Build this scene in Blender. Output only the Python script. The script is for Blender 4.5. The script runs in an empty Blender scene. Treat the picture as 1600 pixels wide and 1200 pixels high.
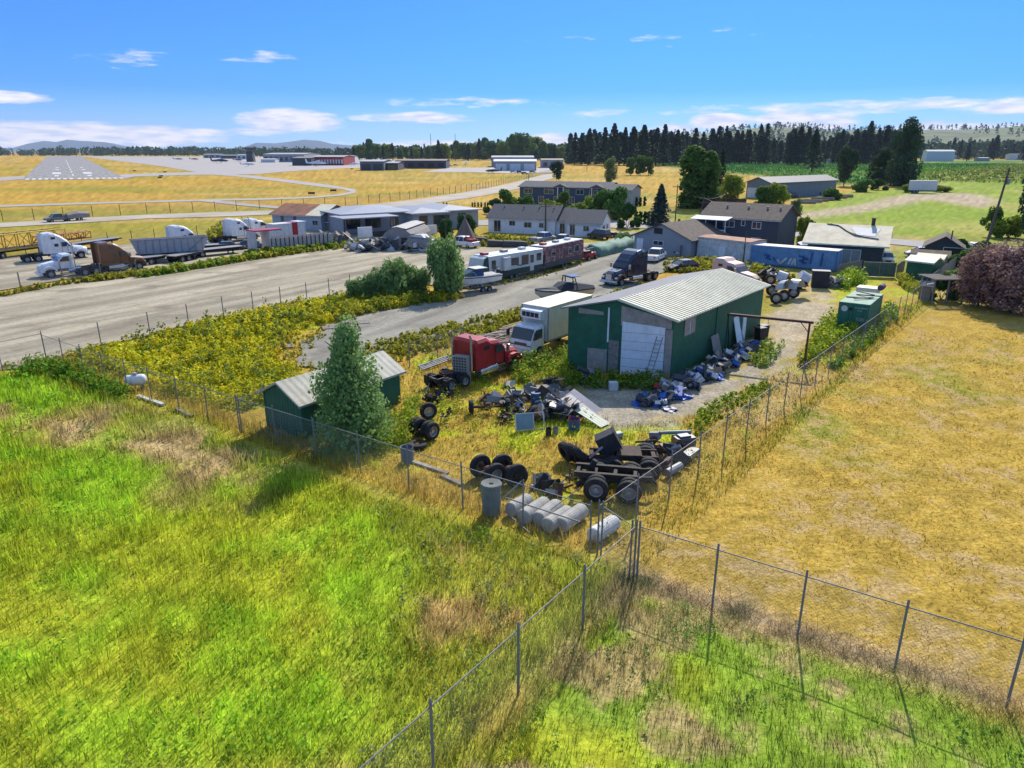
import bpy, math, random
import numpy as np
from mathutils import Vector, Matrix
from mathutils.geometry import tessellate_polygon
random.seed(7)
RN = np.random.default_rng(11)
S = bpy.context.scene
COL = S.collection
rad = math.radians
# ---------------------------------------------------------------- camera
CH = 15.0                      # drone height
FP = 1100.0                    # focal length in photo pixels (1600 wide)
PITCH = math.atan(364/FP)
cam = bpy.data.objects.new('camera', bpy.data.cameras.new('camera')); COL.objects.link(cam)
cam.location = (0, 0, CH); cam.rotation_euler = (rad(90)-PITCH, 0, 0)
cam.data.sensor_width = 36; cam.data.lens = 36*FP/1600
cam.data.clip_start = 0.5; cam.data.clip_end = 60000
S.camera = cam
# ---------------------------------------------------------------- light
SUN_AZ = (0.31, 0.95)          # horizontal direction towards the sun
SUN_EL = rad(38)
W = bpy.data.worlds.new('World'); S.world = W; W.use_nodes = True
def world():
    nt = W.node_tree; N = nt.nodes; L = nt.links; N.clear()
    def M(op, a, b=None, c=None, clamp=False):
        n = N.new('ShaderNodeMath'); n.operation = op; n.use_clamp = clamp
        for i, v in enumerate((a, b, c)):
            if v is None: continue
            if isinstance(v, (int, float)): n.inputs[i].default_value = v
            else: L.new(v, n.inputs[i])
        return n.outputs[0]
    sky = N.new('ShaderNodeTexSky'); sky.sky_type = 'NISHITA'; sky.sun_disc = False
    sky.sun_elevation = SUN_EL; sky.sun_rotation = math.atan2(SUN_AZ[0], SUN_AZ[1])
    sky.altitude = 60; sky.air_density = 1.0; sky.dust_density = 0.3; sky.ozone_density = 2.0
    tc = N.new('ShaderNodeTexCoord'); sep = N.new('ShaderNodeSeparateXYZ'); L.new(tc.outputs['Generated'], sep.inputs[0])
    az = M('ARCTAN2', sep.outputs[0], sep.outputs[1]); el = M('ARCSINE', sep.outputs[2])
    # deeper blue air, as on the clear day of the photo
    grad = N.new('ShaderNodeValToRGB'); L.new(M('MULTIPLY', el, 2.2, clamp=True), grad.inputs[0])
    cr = grad.color_ramp; cr.elements[0].position = 0; cr.elements[0].color = (0.22, 0.40, 0.85, 1)
    cr.elements[1].position = 0.16; cr.elements[1].color = (0.045, 0.23, 0.75, 1)
    e = cr.elements.new(0.5); e.color = (0.08, 0.26, 0.75, 1)
    e = cr.elements.new(0.75); e.color = (0.9, 0.95, 1.0, 1)
    e = cr.elements.new(1.0); e.color = (1.0, 0.98, 0.92, 1)
    mul = N.new('ShaderNodeMix'); mul.data_type = 'RGBA'; mul.blend_type = 'MULTIPLY'; mul.inputs[0].default_value = 1
    L.new(sky.outputs[0], mul.inputs[6]); L.new(grad.outputs[0], mul.inputs[7])
    # clouds: noise in (azimuth, elevation), gathered in banks
    comb = N.new('ShaderNodeCombineXYZ'); L.new(M('MULTIPLY', az, 14), comb.inputs[0]); L.new(M('MULTIPLY', el, 75), comb.inputs[1])
    nz = N.new('ShaderNodeTexNoise'); nz.inputs['Scale'].default_value = 1.0; nz.inputs['Detail'].default_value = 7; nz.inputs['Roughness'].default_value = 0.62
    L.new(comb.outputs[0], nz.inputs['Vector'])
    bank = None
    for px, py, w, h, k in [(120, 211, 150, 13, 1.0), (260, 212, 90, 10, .9), (20, 226, 160, 10, .8), (455, 190, 80, 13, 1.0), (425, 201, 60, 9, .8),
                            (1130, 190, 50, 9, 1.0), (1255, 189, 75, 12, 1.0), (870, 216, 55, 7, .9), (1490, 201, 90, 7, .8), (1050, 203, 50, 8, .75),
                            (640, 184, 120, 7, .72), (1400, 166, 280, 8, .72), (1560, 170, 70, 6, .8), (660, 226, 170, 6, .7), (10, 152, 60, 6, .85), (720, 160, 180, 7, .6), (1180, 222, 160, 6, .6), (1000, 176, 150, 5, .6),
                            (300, 90, 260, 14, .42), (1000, 60, 300, 12, .4)]:
        dx = (px-800)/FP; dyv = (600-py)/FP
        y = math.cos(PITCH)+dyv*math.sin(PITCH); z = -math.sin(PITCH)+dyv*math.cos(PITCH)
        a0 = math.atan2(dx, y); e0 = math.atan2(z, math.hypot(dx, y))
        u = M('DIVIDE', M('SUBTRACT', az, a0), w/FP); v = M('DIVIDE', M('SUBTRACT', el, e0), h*1.35/FP)
        d = M('ADD', M('MULTIPLY', u, u), M('MULTIPLY', v, v))
        b = M('MULTIPLY', M('SUBTRACT', 1.0, M('MULTIPLY', d, 0.55), clamp=True), k)
        bank = b if bank is None else M('MAXIMUM', bank, b)
    cov = M('MULTIPLY', M('ADD', M('SUBTRACT', nz.outputs[0], 0.80), M('MULTIPLY', bank, 0.70)), 4.5, clamp=True)
    cov = M('MULTIPLY', cov, 0.93)
    mix = N.new('ShaderNodeMix'); mix.data_type = 'RGBA'; L.new(cov, mix.inputs[0]); L.new(mul.outputs[2], mix.inputs[6])
    nz2 = N.new('ShaderNodeTexNoise'); nz2.inputs['Scale'].default_value = 2.3; L.new(comb.outputs[0], nz2.inputs['Vector'])
    cc = N.new('ShaderNodeValToRGB'); L.new(nz2.outputs[0], cc.inputs[0])
    cc.color_ramp.elements[0].position = .35; cc.color_ramp.elements[0].color = (3.4, 3.6, 4.6, 1)
    cc.color_ramp.elements[1].position = .6; cc.color_ramp.elements[1].color = (5.6, 5.1, 5.0, 1)
    L.new(cc.outputs[0], mix.inputs[7])
    bg = N.new('ShaderNodeBackground'); bg.inputs[1].default_value = 0.15; L.new(mix.outputs[2], bg.inputs[0])
    out = N.new('ShaderNodeOutputWorld'); L.new(bg.outputs[0], out.inputs[0])
world()
sl = bpy.data.lights.new('sun', 'SUN'); sl.energy = 3.8; sl.angle = rad(0.6); sl.color = (1.0, 0.93, 0.82)
sun = bpy.data.objects.new('sun', sl); COL.objects.link(sun)
sun.rotation_euler = Vector((SUN_AZ[0]*math.cos(SUN_EL), SUN_AZ[1]*math.cos(SUN_EL), math.sin(SUN_EL))).to_track_quat('Z', 'Y').to_euler()
S.view_settings.view_transform = 'Standard'; S.view_settings.look = 'None'; S.view_settings.gamma = 1
S.view_settings.exposure = 0.68
S.render.engine = 'CYCLES'
S.cycles.max_bounces = 6; S.cycles.transparent_max_bounces = 12; S.cycles.diffuse_bounces = 3; S.cycles.glossy_bounces = 2
# ---------------------------------------------------------------- helpers
def G(px, py, z=0.0):
    "a point of the photo (1600 wide) brought down on to the level z"
    c, s = math.cos(PITCH), math.sin(PITCH)
    dy = FP*c+(600-py)*s; dz = -FP*s+(600-py)*c; t = (z-CH)/dz
    return Vector(((px-800)*t, dy*t, z))
def head(a, b, z=0.0):
    v = G(*b, z)-G(*a, z); return math.atan2(v.y, v.x)
def tag(o, label=None, cat=None, group=None, kind=None):
    if label: o['label'] = label
    if cat: o['category'] = cat
    if group: o['group'] = group
    if kind: o['kind'] = kind
    return o
def thing(name, label, cat, loc, rz=0, group=None):
    o = bpy.data.objects.new(name, None); COL.objects.link(o); o.empty_display_size = .3
    o.location = loc; o.rotation_euler = (0, 0, rz)
    return tag(o, label, cat, group)
def copytree(o, parent=None):
    c = o.copy(); COL.objects.link(c)
    if parent is not None: c.parent = parent
    for ch in list(o.children): copytree(ch, c)
    return c
class MB:
    def __init__(s): s.v = []; s.f = []; s.m = []
    def add(s, vs, fs, m=0, M=None):
        b = len(s.v)
        s.v += [tuple(M @ Vector(p)) if M is not None else tuple(p) for p in vs]
        s.f += [tuple(i+b for i in f) for f in fs]; s.m += [m]*len(fs); return s
    def box(s, x0, x1, y0, y1, z0, z1, m=0, M=None):
        vs = [(x0, y0, z0), (x1, y0, z0), (x1, y1, z0), (x0, y1, z0), (x0, y0, z1), (x1, y0, z1), (x1, y1, z1), (x0, y1, z1)]
        return s.add(vs, [(3, 2, 1, 0), (4, 5, 6, 7), (0, 1, 5, 4), (1, 2, 6, 5), (2, 3, 7, 6), (3, 0, 4, 7)], m, M)
    def prism(s, prof, y0, y1, m=0, M=None, inset=0):
        "profile of (x,z) extruded along y"
        n = len(prof)
        vs = [(x, y0, z) for x, z in prof]+[(x, y1, z) for x, z in prof]
        fs = [tuple(range(n)), tuple(range(2*n-1, n-1, -1))]+[(i, i+n, (i+1) % n+n, (i+1) % n) for i in range(n)]
        return s.add(vs, fs, m, M)
    def tube(s, p0, p1, r, r2=None, n=8, m=0, cap=True):
        p0 = Vector(p0); p1 = Vector(p1); r2 = r if r2 is None else r2
        d = (p1-p0); q = d.to_track_quat('Z', 'Y').to_matrix()
        a = q @ Vector((1, 0, 0)); b = q @ Vector((0, 1, 0)); vs = []
        for p, rr in ((p0, r), (p1, r2)):
            for i in range(n):
                t = 2*math.pi*i/n; vs.append(p+a*math.cos(t)*rr+b*math.sin(t)*rr)
        fs = [(i, (i+1) % n, (i+1) % n+n, i+n) for i in range(n)]
        if cap: fs += [tuple(range(n-1, -1, -1)), tuple(range(n, 2*n))]
        return s.add(vs, fs, m)
    def path(s, pts, r, n=6, m=0):
        for a, b in zip(pts, pts[1:]): s.tube(a, b, r, n=n, m=m)
        return s
    def lathe(s, prof, M=None, n=24, m=0):
        "profile of (r,z) round z"
        vs = []; fs = []; k = len(prof)
        for i in range(n):
            t = 2*math.pi*i/n
            vs += [(r*math.cos(t), r*math.sin(t), z) for r, z in prof]
        for i in range(n):
            j = (i+1) % n
            fs += [(i*k+a, j*k+a, j*k+a+1, i*k+a+1) for a in range(k-1)]
        return s.add(vs, fs, m, M)
    def loft(s, secs, m=0, M=None, caps=True):
        k = len(secs[0]); vs = [p for sec in secs for p in sec]
        fs = [(a*k+i, a*k+(i+1) % k, (a+1)*k+(i+1) % k, (a+1)*k+i) for a in range(len(secs)-1) for i in range(k)]
        if caps: fs += [tuple(range(k-1, -1, -1)), tuple((len(secs)-1)*k+i for i in range(k))]
        return s.add(vs, fs, m, M)
    def obj(s, name, mats, parent=None, loc=None, rz=0, smooth=False, bevel=0):
        me = bpy.data.meshes.new(name); me.from_pydata(s.v, [], s.f)
        if not isinstance(mats, (list, tuple)): mats = [mats]
        for m in mats: me.materials.append(m)
        if len(mats) > 1: me.polygons.foreach_set('material_index', s.m)
        if smooth: me.polygons.foreach_set('use_smooth', [True]*len(s.f))
        me.update()
        o = bpy.data.objects.new(name, me); COL.objects.link(o)
        if parent is not None: o.parent = parent
        if loc is not None: o.location = loc
        if rz: o.rotation_euler = (0, 0, rz)
        if bevel:
            b = o.modifiers.new('bevel', 'BEVEL'); b.width = bevel; b.segments = 2; b.limit_method = 'ANGLE'; b.angle_limit = rad(35)
        return o
def TR(x=0, y=0, z=0, rx=0, ry=0, rz=0, s=1):
    return Matrix.Translation((x, y, z)) @ Matrix.Rotation(rz, 4, 'Z') @ Matrix.Rotation(ry, 4, 'Y') @ Matrix.Rotation(rx, 4, 'X') @ Matrix.Scale(s, 4)
# ---------------------------------------------------------------- materials
MC = {}
def mat(name, col, rough=.7, metal=0, var=.18, scale=1.5, bump=0, bscale=30, dirt=0, spec=.4, transl=0, coat=0, stripes=None, objrand=0, attr=None):
    "painted / natural surface: base colour varied by noise, some dirt, optional corrugation (axis, period)"
    if name in MC: return MC[name]
    m = bpy.data.materials.new(name); m.use_nodes = True; nt = m.node_tree; N = nt.nodes; L = nt.links
    bs = N['Principled BSDF']; bs.inputs['Roughness'].default_value = rough; bs.inputs['Metallic'].default_value = metal
    bs.inputs['Specular IOR Level'].default_value = spec; bs.inputs['Coat Weight'].default_value = coat
    tc = N.new('ShaderNodeTexCoord'); co = tc.outputs['Object']
    nz = N.new('ShaderNodeTexNoise'); nz.inputs['Scale'].default_value = scale; nz.inputs['Detail'].default_value = 6; nz.inputs['Roughness'].default_value = .65
    L.new(co, nz.inputs['Vector'])
    mr = N.new('ShaderNodeMapRange'); mr.inputs[1].default_value = .3; mr.inputs[2].default_value = .7; mr.inputs[3].default_value = 1-var; mr.inputs[4].default_value = 1+var
    L.new(nz.outputs[0], mr.inputs[0])
    vm = N.new('ShaderNodeVectorMath'); vm.operation = 'SCALE'
    if attr:
        at = N.new('ShaderNodeAttribute'); at.attribute_name = attr; L.new(at.outputs['Color'], vm.inputs[0])
    else: vm.inputs[0].default_value = col[:3]
    L.new(mr.outputs[0], vm.inputs['Scale']); cur = vm.outputs[0]
    if objrand:
        oi = N.new('ShaderNodeObjectInfo'); mo = N.new('ShaderNodeMapRange'); mo.inputs[3].default_value = 1-objrand; mo.inputs[4].default_value = 1+objrand
        L.new(oi.outputs['Random'], mo.inputs[0]); v2 = N.new('ShaderNodeVectorMath'); v2.operation = 'SCALE'
        L.new(cur, v2.inputs[0]); L.new(mo.outputs[0], v2.inputs['Scale']); cur = v2.outputs[0]
    if dirt:
        n2 = N.new('ShaderNodeTexNoise'); n2.inputs['Scale'].default_value = 2.7; n2.inputs['Detail'].default_value = 9; n2.inputs['Roughness'].default_value = .72
        mp = N.new('ShaderNodeMapping'); mp.inputs['Scale'].default_value = (1.4, 1.4, .45); L.new(co, mp.inputs[0]); L.new(mp.outputs[0], n2.inputs['Vector'])
        m2 = N.new('ShaderNodeMapRange'); m2.inputs[1].default_value = .48; m2.inputs[2].default_value = .75; m2.inputs[4].default_value = dirt; L.new(n2.outputs[0], m2.inputs[0])
        mx = N.new('ShaderNodeMix'); mx.data_type = 'RGBA'; L.new(m2.outputs[0], mx.inputs[0]); L.new(cur, mx.inputs[6]); mx.inputs[7].default_value = (.13, .105, .08, 1); cur = mx.outputs[2]
    L.new(cur, bs.inputs['Base Color'])
    h = None
    if bump:
        n3 = N.new('ShaderNodeTexNoise'); n3.inputs['Scale'].default_value = bscale; n3.inputs['Detail'].default_value = 4; L.new(co, n3.inputs['Vector'])
        b = N.new('ShaderNodeBump'); b.inputs['Strength'].default_value = bump; b.inputs['Distance'].default_value = .05; L.new(n3.outputs[0], b.inputs['Height']); L.new(b.outputs[0], bs.inputs['Normal']); h = b
    if stripes:
        ax, per, depth = stripes
        w = N.new('ShaderNodeTexWave'); w.wave_type = 'BANDS'; w.bands_direction = ax; w.inputs['Scale'].default_value = 1/per*0.314
        L.new(co, w.inputs['Vector'])
        b2 = N.new('ShaderNodeBump'); b2.inputs['Strength'].default_value = 1; b2.inputs['Distance'].default_value = depth
        L.new(w.outputs[1], b2.inputs['Height'])
        if h: L.new(h.outputs[0], b2.inputs['Normal'])
        L.new(b2.outputs[0], bs.inputs['Normal'])
    if transl:
        out = N['Material Output']; tl = N.new('ShaderNodeBsdfTranslucent'); ms = N.new('ShaderNodeMixShader'); ms.inputs[0].default_value = transl
        L.new(cur, tl.inputs[0]); L.new(bs.outputs[0], ms.inputs[1]); L.new(tl.outputs[0], ms.inputs[2]); L.new(ms.outputs[0], out.inputs[0])
    MC[name] = m; return m
# ---------------------------------------------------------------- noise / zones
def vnoise(x, y, seed=0):
    xi = np.floor(x).astype(np.int64); yi = np.floor(y).astype(np.int64); xf = x-xi; yf = y-yi
    def h(a, b):
        n = (a*374761393+b*668265263+seed*1442695041) & 0x7fffffff
        n = ((n ^ (n >> 13))*1274126177) & 0x7fffffff
        return ((n ^ (n >> 16)) & 0xffff)/65535.0
    u = xf*xf*(3-2*xf); v = yf*yf*(3-2*yf)
    return (h(xi, yi)*(1-u)+h(xi+1, yi)*u)*(1-v)+(h(xi, yi+1)*(1-u)+h(xi+1, yi+1)*u)*v
def fbm(x, y, seed=0, o=4):
    r = 0; a = .5; t = 0
    for i in range(o): r = r+a*vnoise(x*2**i+17.3*i, y*2**i-9.1*i, seed+i); t += a; a *= .55
    return r/t
def sdf(poly, x, y):
    "signed distance (positive inside) to a polygon"
    d = np.full(x.shape, 1e9); ins = np.zeros(x.shape, bool); n = len(poly)
    for i in range(n):
        ax, ay = poly[i]; bx, by = poly[(i+1) % n]
        ex, ey = bx-ax, by-ay; wx, wy = x-ax, y-ay
        t = np.clip((wx*ex+wy*ey)/(ex*ex+ey*ey+1e-12), 0, 1)
        d = np.minimum(d, np.hypot(wx-ex*t, wy-ey*t))
        c = ((ay > y) != (by > y)); xx = ax+(y-ay)*ex/(ey if abs(ey) > 1e-9 else 1e-9)
        ins ^= c & (x < xx)
    return np.where(ins, d, -d)
def wp(px): return [tuple(G(a, b)[:2]) for a, b in px]
def sstep(v): v = np.clip(v, 0, 1); return v*v*(3-2*v)
LIME = (.29, .42, .025); YG = (.37, .39, .028); TAN = (.42, .30, .11); GOLD = (.38, .27, .05); OLIVE = (.34, .34, .04); DGREEN = (.075, .15, .02)
DIRT = (.44, .32, .15); GRAV = (.42, .34, .23); GREYG = (.34, .295, .225); YEL = (.40, .34, .01)
P_LEFT = wp([(-900, 620), (0, 588), (70, 585), (180, 622), (300, 662), (400, 705), (600, 780), (900, 870), (985, 900), (900, 985), (800, 1060), (690, 1220), (-900, 1300)])
P_LAWN = wp([(1000, 838), (1445, 478), (1600, 476), (2600, 470), (3000, 1250), (1600, 1090), (1440, 1035), (1285, 985), (1150, 935), (1040, 905), (1000, 890)])
P_BR = wp([(850, 1060), (930, 975), (1010, 935), (1100, 960), (1200, 1000), (1330, 1040), (1600, 1120), (1750, 1300), (600, 1300)])
P_DEAD = wp([(985, 880), (1040, 905), (1150, 935), (1285, 985), (1440, 1035), (1600, 1090), (1600, 1140), (1330, 1050), (1200, 1010), (1100, 970), (1010, 945), (930, 985), (870, 1060), (820, 1200), (740, 1200), (900, 990)])
P_YARD = wp([(450, 690), (560, 600), (700, 540), (880, 560), (1050, 610), (1240, 560), (1300, 500), (1440, 470), (1000, 850), (930, 860), (700, 765)])
P_PATH = wp([(885, 642), (900, 600), (1060, 598), (1190, 548), (1200, 490), (1260, 450), (1345, 432), (1400, 428), (1420, 440), (1330, 485), (1275, 520), (1235, 570), (1150, 625), (1040, 662), (960, 660)])
P_WEED = wp([(100, 562), (250, 527), (350, 500), (480, 473), (540, 464), (600, 472), (690, 462), (720, 470), (560, 492), (470, 520), (430, 560), (470, 580), (470, 610), (400, 640), (350, 640), (190, 592)])
P_DRYB = wp([(0, 640), (150, 652), (200, 680), (330, 690), (400, 735), (385, 765), (300, 755), (230, 715), (100, 700), (0, 690)])
P_MIX = wp([(560, 780), (900, 870), (985, 900), (900, 985), (800, 1060), (690, 1200), (560, 1200), (600, 1000), (640, 860)])
P_CROP = wp([(1010, 256), (1090, 252), (1640, 250), (2400, 255), (2400, 285), (1600, 268), (1460, 287), (1300, 288), (1180, 274), (1100, 268)])
P_ORCH = wp([(1440, 270), (1640, 252), (2400, 252), (2400, 300), (1640, 290), (1440, 283)])
P_RFIELD = wp([(1230, 330), (1330, 300), (1450, 284), (1640, 286), (2400, 300), (2400, 380), (1640, 370), (1400, 368), (1240, 360)])
P_TRACK = wp([(1240, 335), (1330, 322), (1420, 303), (1520, 302), (1560, 312), (1540, 325), (1450, 312), (1370, 328), (1280, 340), (1240, 345)])
P_HOUSE = wp([(985, 330), (1240, 330), (1420, 365), (1640, 372), (1700, 470), (1440, 470), (1200, 430), (1100, 420), (985, 372)])
P_LUSHR = wp([(1300, 440), (1440, 425), (1500, 430), (1440, 475), (1350, 520), (1300, 540)])
def albedo(x, y):
    n1 = fbm(x*.11, y*.11, 1); n2 = fbm(x*.45, y*.45, 5); n3 = fbm(x*.035, y*.035, 9, 3); n4 = fbm(x*1.7, y*1.7, 13)
    dist = np.hypot(x, y)
    def lerp(a, b, t): return a+(b-a)*t[..., None]
    def C(c): return np.broadcast_to(np.array(c), x.shape+(3,))
    col = lerp(C((.44, .27, .045)), C((.30, .25, .035)), sstep((fbm(x*.012, y*.05, 21)-.45)*4))
    col = lerp(col, C((.46, .31, .09)), sstep((fbm(x*.02+5, y*.06, 31)-.55)*5))
    grav = np.zeros(x.shape)
    def zone(poly, base, soft, amp=.6):
        nonlocal col
        d = sdf(poly, x, y)+(n2-.5)*amp*soft*2
        m = sstep(d/soft*.5+.5); col = lerp(col, base, m); return m
    zone(P_HOUSE, lerp(C((.24, .26, .04)), C((.40, .30, .10)), sstep((n1-.45)*5)), 3)
    zone(P_CROP, lerp(C((.055, .16, .03)), C((.13, .22, .035)), sstep((fbm(x*.01, y*.004, 3)-.4)*4)), 15)
    rows = .5+.5*np.sin(x*.9+y*.25)
    zone(P_ORCH, lerp(C((.10, .14, .03)), C((.30, .29, .06)), sstep(rows)), 15)
    zone(P_RFIELD, lerp(C((.22, .29, .03)), C((.33, .32, .07)), sstep((n3-.45)*5)), 8)
    zone(P_TRACK, C((.42, .33, .22)), 4)
    zone(P_LEFT, lerp(lerp(C(LIME), C(YG), sstep((n1*.55+n2*.45-.40)*4)), C(TAN), sstep((n3+n2*.5-.92)*6)), 1.5)
    zone(P_MIX, lerp(lerp(C(OLIVE), C(TAN), sstep((n2-.52)*5)), C(YG), sstep((n1-.45)*6)), 2)
    zone(P_DRYB, lerp(C(TAN), C(DIRT), sstep((n2-.4)*4)), 2.2, 1.6)
    zone(P_YARD, lerp(lerp(C(GOLD), C(YG), sstep((n2-.50)*6)), C(TAN), sstep((n1-.48)*6)), 1.0)
    zone(P_WEED, lerp(C(YG), C((.2, .24, .015)), sstep((n2-.5)*5)), .8)
    g = zone(P_PATH, lerp(lerp(C(GREYG), C(GRAV), sstep((y-50)/8)), C((.38, .31, .10)), sstep((n2*.6+n1*.4-.52)*7)*sstep((x-9)/4)), 1.2, 1.6); grav = np.maximum(grav, g)
    zone(P_LUSHR, lerp(C(GOLD), C(YG), sstep((n2-.4)*6)), 1)
    zone(P_LAWN, lerp(lerp(C((.41, .275, .05)), C((.26, .26, .035)), sstep((n1*.6+n3*.4+n2*.3-.62)*4.5)), C((.36, .25, .10)), sstep((n2*.5+n4*.5-.50)*6)), .5, .5)
    zone(P_DEAD, lerp(C((.37, .27, .14)), C((.12, .12, .05)), sstep((n2-.5)*5)), .6, 1)
    zone(P_BR, lerp(lerp(C((.23, .33, .035)), C(YG), sstep((n1-.38)*7)), C((.38, .30, .12)), sstep((n2-.46)*6)), .8, 1)
    f = (.55+.9*n4)*np.where(dist < 200, 1, 1)
    return col*f[..., None], grav
def set_color(me, name, arr):
    a = me.color_attributes.new(name, 'FLOAT_COLOR', 'POINT')
    buf = np.ones((len(arr), 4), np.float32); buf[:, :3] = arr; a.data.foreach_set('color', buf.ravel())
def npmesh(name, verts, faces, mats, attr=None, smooth=False):
    k = faces.shape[1]; me = bpy.data.meshes.new(name)
    me.vertices.add(len(verts)); me.vertices.foreach_set('co', verts.astype(np.float32).ravel())
    me.loops.add(faces.size); me.loops.foreach_set('vertex_index', faces.astype(np.int32).ravel())
    me.polygons.add(len(faces)); me.polygons.foreach_set('loop_start', np.arange(0, faces.size, k, dtype=np.int32)); me.polygons.foreach_set('loop_total', np.full(len(faces), k, np.int32))
    if not isinstance(mats, (list, tuple)): mats = [mats]
    for m in mats: me.materials.append(m)
    me.update(calc_edges=True); me.validate()
    if smooth: me.polygons.foreach_set('use_smooth', np.ones(len(faces), bool))
    if attr is not None: set_color(me, 'alb', attr)
    o = bpy.data.objects.new(name, me); COL.objects.link(o); return o
# ---------------------------------------------------------------- ground sheet
def ground_height(x, y):
    near = sstep(1-np.hypot(x, y)/140)
    h = (fbm(x*.25, y*.25, 40)-.5)*.16*near
    for poly, dep in ((P_DEAD, .25),):
        d = sdf(poly, x, y); h = h-dep*sstep(d/1.5)
    return h
def flat_mask(x, y):
    return 1
M_GROUND = mat('ground_grass_soil', (1, 1, 1), rough=.95, var=.45, scale=5, bump=.9, bscale=9, spec=.05, attr='alb')
def ground():
    t = np.linspace(0, 1, 620)
    # rows spaced so that each covers about the same angle from the drone
    ang = np.radians(np.linspace(68, .30, 560)); Y = CH/np.tan(ang); Y = np.concatenate([[-40, -20, -8, 0, 3], Y, [4200, 6500, 9500, 14000]])
    u = np.tan(np.linspace(-1.12, 1.12, 700))
    yy, uu = np.meshgrid(Y, u, indexing='ij')
    xx = uu*np.maximum(yy, 0)+uu*9
    a, g = albedo(xx, yy); z = ground_height(xx, yy)
    ny, nx = xx.shape; v = np.stack([xx, yy, z], -1).reshape(-1, 3)
    i = (np.arange(ny-1)[:, None]*nx+np.arange(nx-1)[None]).ravel()
    f = np.stack([i, i+1, i+nx+1, i+nx], 1)
    o = npmesh('ground', v, f, M_GROUND, a.reshape(-1, 3), smooth=True); tag(o, kind='structure')
ground()
def fractal(poly, amp, step):
    out = []
    for i in range(len(poly)):
        a = np.array(poly[i]); b = np.array(poly[(i+1) % len(poly)]); L_ = np.hypot(*(b-a)); n = max(1, int(L_/step)); nrm = np.array([-(b-a)[1], (b-a)[0]])/(L_+1e-9)
        for k in range(n):
            p = a+(b-a)*k/n; w = 1 if k else 0
            q = (fbm(np.array([p[0]*.5/step*.3]), np.array([p[1]*.5/step*.3]), 3)[0]-.5)*2*amp*w
            out.append(tuple(p+nrm*q))
    return out
def sheet(name, px, m, z, amp=0, step=2, world=None, thick=0):
    poly = world or wp(px)
    if amp: poly = fractal(poly, amp, step)
    tri = tessellate_polygon([[Vector((x, y, 0)) for x, y in poly]])
    mb = MB(); mb.add([(x, y, 0) for x, y in poly], [t if (Vector(poly[t[1]])-Vector(poly[t[0]])).cross(Vector(poly[t[2]])-Vector(poly[t[0]])) > 0 else t[::-1] for t in tri])
    o = mb.obj(name, m); o.location.z = z; return tag(o, kind='structure')
def gravelmat(name, c1, c2, c3, tilt, stretch=.12):
    "compacted gravel with wheel tracks running one way"
    m = bpy.data.materials.new(name); m.use_nodes = True; N = m.node_tree.nodes; L = m.node_tree.links; bs = N['Principled BSDF']
    bs.inputs['Roughness'].default_value = .95; bs.inputs['Specular IOR Level'].default_value = .1
    tc = N.new('ShaderNodeTexCoord'); mp = N.new('ShaderNodeMapping'); mp.inputs['Rotation'].default_value = (0, 0, -tilt); L.new(tc.outputs['Object'], mp.inputs[0])
    mp2 = N.new('ShaderNodeMapping'); mp2.inputs['Scale'].default_value = (.02*1, .02/stretch, 1); L.new(mp.outputs[0], mp2.inputs[0])
    n1 = N.new('ShaderNodeTexNoise'); n1.inputs['Scale'].default_value = 2; n1.inputs['Detail'].default_value = 6; n1.inputs['Roughness'].default_value = .6; L.new(mp2.outputs[0], n1.inputs['Vector'])
    cr = N.new('ShaderNodeValToRGB'); L.new(n1.outputs[0], cr.inputs[0])
    cr.color_ramp.elements[0].position = .36; cr.color_ramp.elements[0].color = (*c1, 1); cr.color_ramp.elements[1].position = .66; cr.color_ramp.elements[1].color = (*c3, 1)
    e = cr.color_ramp.elements.new(.5); e.color = (*c2, 1)
    n2 = N.new('ShaderNodeTexNoise'); n2.inputs['Scale'].default_value = 2.5; n2.inputs['Detail'].default_value = 10; n2.inputs['Roughness'].default_value = .75; L.new(tc.outputs['Object'], n2.inputs['Vector'])
    mr = N.new('ShaderNodeMapRange'); mr.inputs[1].default_value = .3; mr.inputs[2].default_value = .7; mr.inputs[3].default_value = .72; mr.inputs[4].default_value = 1.25; L.new(n2.outputs[0], mr.inputs[0])
    vm = N.new('ShaderNodeVectorMath'); vm.operation = 'SCALE'; L.new(cr.outputs[0], vm.inputs[0]); L.new(mr.outputs[0], vm.inputs['Scale'])
    n3 = N.new('ShaderNodeTexNoise'); n3.inputs['Scale'].default_value = .25; n3.inputs['Detail'].default_value = 5; L.new(tc.outputs['Object'], n3.inputs['Vector'])
    m3 = N.new('ShaderNodeMapRange'); m3.inputs[1].default_value = .55; m3.inputs[2].default_value = .72; m3.inputs[4].default_value = .75; L.new(n3.outputs[0], m3.inputs[0])
    mx = N.new('ShaderNodeMix'); mx.data_type = 'RGBA'; L.new(m3.outputs[0], mx.inputs[0]); L.new(vm.outputs[0], mx.inputs[6]); mx.inputs[7].default_value = (*[v*.72 for v in c1], 1)
    L.new(mx.outputs[2], bs.inputs['Base Color'])
    b = N.new('ShaderNodeBump'); b.inputs['Strength'].default_value = .6; b.inputs['Distance'].default_value = .05; n4 = N.new('ShaderNodeTexNoise'); n4.inputs['Scale'].default_value = 9; n4.inputs['Detail'].default_value = 6
    L.new(tc.outputs['Object'], n4.inputs['Vector']); L.new(n4.outputs[0], b.inputs['Height']); L.new(b.outputs[0], bs.inputs['Normal']); return m
t1 = head((0, 520), (480, 430))
MG1 = gravelmat('gravel_beige', (.25, .21, .15), (.36, .31, .225), (.50, .435, .32), t1)
MG2 = gravelmat('gravel_grey', (.195, .178, .148), (.27, .25, .21), (.37, .34, .275), head((500, 560), (930, 410)))
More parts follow.
